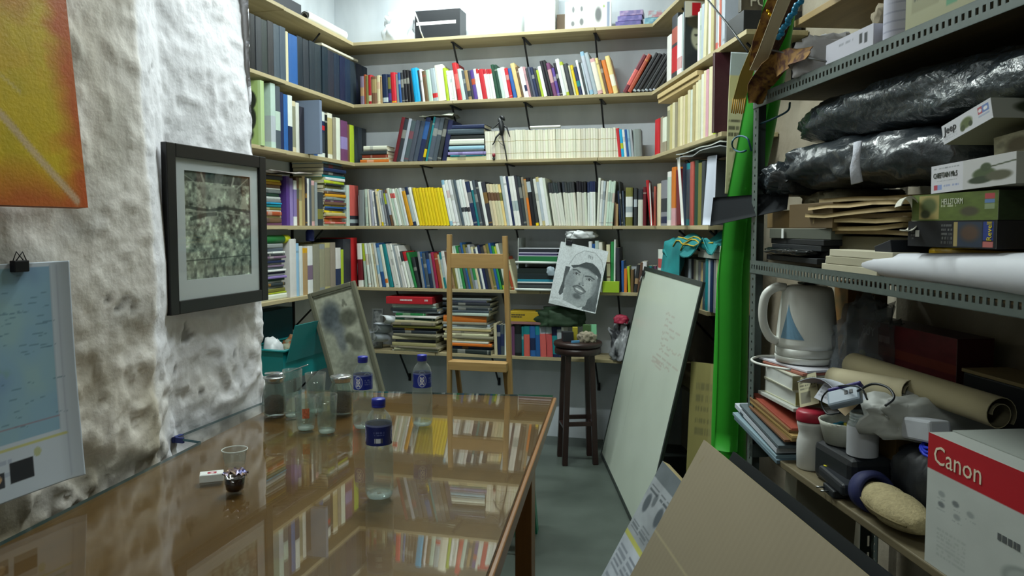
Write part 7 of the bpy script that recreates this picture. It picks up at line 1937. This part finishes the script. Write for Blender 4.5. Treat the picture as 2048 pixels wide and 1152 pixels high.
# ribbon, scarf and beads hung over the post
def ribbon(pts, wd, m, name, th=.002, parent=None, wav=0.0):
    """strip through points (px, py, t) of the rack frame, wd = width in picture pixels"""
    P = [RACK.hit(*q) for q in pts]; W = [depth(p) / FPX * (w_ / 2) for p, w_ in zip(P, wd)]
    n = len(P)
    def f(u, v):
        x = v * (n - 1); i = min(int(x), n - 2); k = x - i
        p = P[i].lerp(P[i + 1], k); d = (P[i + 1] - P[i]).normalized(); side = d.cross(fwd).normalized(); w_ = W[i] * (1 - k) + W[i + 1] * k
        return p + side * ((u - .5) * 2 * w_) + fwd * (wav * math.sin(u * 7 + v * 9))
    return MB().sheet(f, 8, (n - 1) * 5, th).build(name, m, parent)
BATIK = mat('batik_cloth', '4d2a1a', .85, noise=(45, .6, .08), col2='84602a')
sf_ = thing('batik_scarf', 'brown and gold patterned scarf with a cream sash over the rack post', 'scarf', (0, 0, 0))
ribbon([(1565, -10, -.03), (1550, 35, -.035), (1535, 80, -.035), (1525, 130, -.03)], (50, 55, 60, 50), BATIK, 'upper_fold', wav=.008, parent=sf_)
ribbon([(1620, 105, -.012), (1580, 115, -.025), (1545, 135, -.03), (1520, 170, -.03), (1512, 207, -.03)], (28, 40, 50, 48, 26), BATIK, 'hanging_fold', wav=.010, parent=sf_)
CREAM = mat('cream_sash', 'b9ad90', .8)
ribbon([(1572, -10, -.05), (1548, 50, -.055), (1530, 100, -.055), (1512, 140, -.05)], (26, 24, 26, 26), CREAM, 'sash', parent=sf_)
ribbon([(1530, 40, -.045), (1512, 95, -.05), (1492, 150, -.05), (1478, 198, -.045)], (20, 20, 26, 24), mat('gold_sash', '9d8c42', .75), 'sash_tail', parent=sf_)
for k in range(7):
    q0 = RACK.hit(1467 + 4 * k, 196 + k % 2, -.045); q1 = RACK.hit(1463 + 4 * k, 226 + (k % 3), -.045)
    MB().tube([q0, q1], .0022, 5).build('fringe_tassel', mat('gold_fringe', 'b98a14', .7), sf_)
for k, (x, y) in enumerate(((1531, 30), (1540, 29), (1536, 22))):
    MB().lathe([(.001, -.006), (.005, -.004), (.0065, 0), (.005, .004), (.001, .006)], 12).build('gold_bell', mat('brass', 'd0a01c', .2, metal=.9), sf_, M=T(RACK.hit(x, y, -.06)))
bd = thing('bead_strand', 'strand of turquoise beads twisted beside the scarf', 'beads', (0, 0, 0))
bp0, bp1 = RACK.hit(1604, -4, -.01), RACK.hit(1557, 74, -.03)
for k in range(12):
    p = bp0.lerp(bp1, k / 11)
    MB().lathe([(.001, -.009), (.007, -.006), (.009, 0), (.007, .006), (.001, .009)], 10).build('bead', mat('turquoise', ('1f7ea6', '2a5f96')[0], .35), bd, M=T(p + Vector((.003 * math.sin(k * 2), 0, 0))))
ribbon([(1590, -5, -.0), (1570, 40, -.012), (1552, 85, -.015), (1546, 110, -.015)], (24, 26, 24, 16), mat('brown_fur', '3c2418', .95, bump=(120, 1, .01)), 'fur_strip', wav=.006, parent=bd)
# wires and cords
wa = RIGHT.p(.92, -.02, ZS[0] - .01)
tag(MB().tube([hy(1416, 0, 3.1), RACK.hit(1455, 48, .02), RACK.hit(1496, 104, .0)], .0035, 6).build('antenna_rod', CABLE), 'thin black rod slanting down to the rack post', 'rod')
tag(MB().tube([RACK.hit(1533, 98, -.04), RACK.hit(1590, 110, -.02), RACK.hit(1652, 123, -.01)], .0028, 6).build('metal_skewer', mat('skewer', '85888c', .3, metal=.7)), 'grey metal skewer stuck across the scarf', 'skewer')
ring = [RACK.hit(1482 + 18 * math.cos(q * math.pi / 10), 288 + 16 * math.sin(q * math.pi / 10), -.012 + .01 * math.sin(q)) for q in range(3, 19)]
tag(MB().tube(ring + [RACK.hit(1503, 302, -.006)], .0032, 6).build('blue_rope', mat('cord_blue', '1d5668', .5)), 'blue rope looped round the rack post', 'rope')
tag(MB().tube([RACK.hit(1520, 248, .01), RACK.hit(1545, 238, .03), RACK.hit(1575, 222, .06), RACK.hit(1580, 205, .07)], .0032, 6, smooth=5).build('blue_rope', mat('cord_blue2', '1d4a5c', .5)), 'blue rope end running under the top rack shelf', 'rope')
# poster strip between shelves and green foam
PL = lambda px, py: hit(px, py, CAM + fwd * 2.98, fwd)
M, w_, h_ = slab_matrix(PL(1462, 104), PL(1516, 106.5), PL(1449, 388))
ps = thing('paper_poster', 'cream poster with printed lines hanging beside the green foam', 'poster', M=M)
im = Img(110, 34, 'bdb994'); im.rect(0, 0, 1, .16, 'a9b6c4', .8); im.rect(0, .16, 1, .34, 'c9c08a', .8); im.scribble(.06, .46, .7, .60, 3, '4c4a3c', 3, .9, .9); im.scribble(.1, .66, .6, .72, 1, '77745c', 4, .7); im.ell(.45, .74, .2, .05, '8f8a6a', .7, .4); im.scribble(.1, .84, .8, .96, 3, '8f8a6a', 6, .6)
print_mesh('printed_sheet', im, w_, h_, .001, ps, bend=lambda u, v: .006 * np.sin(v * 5))
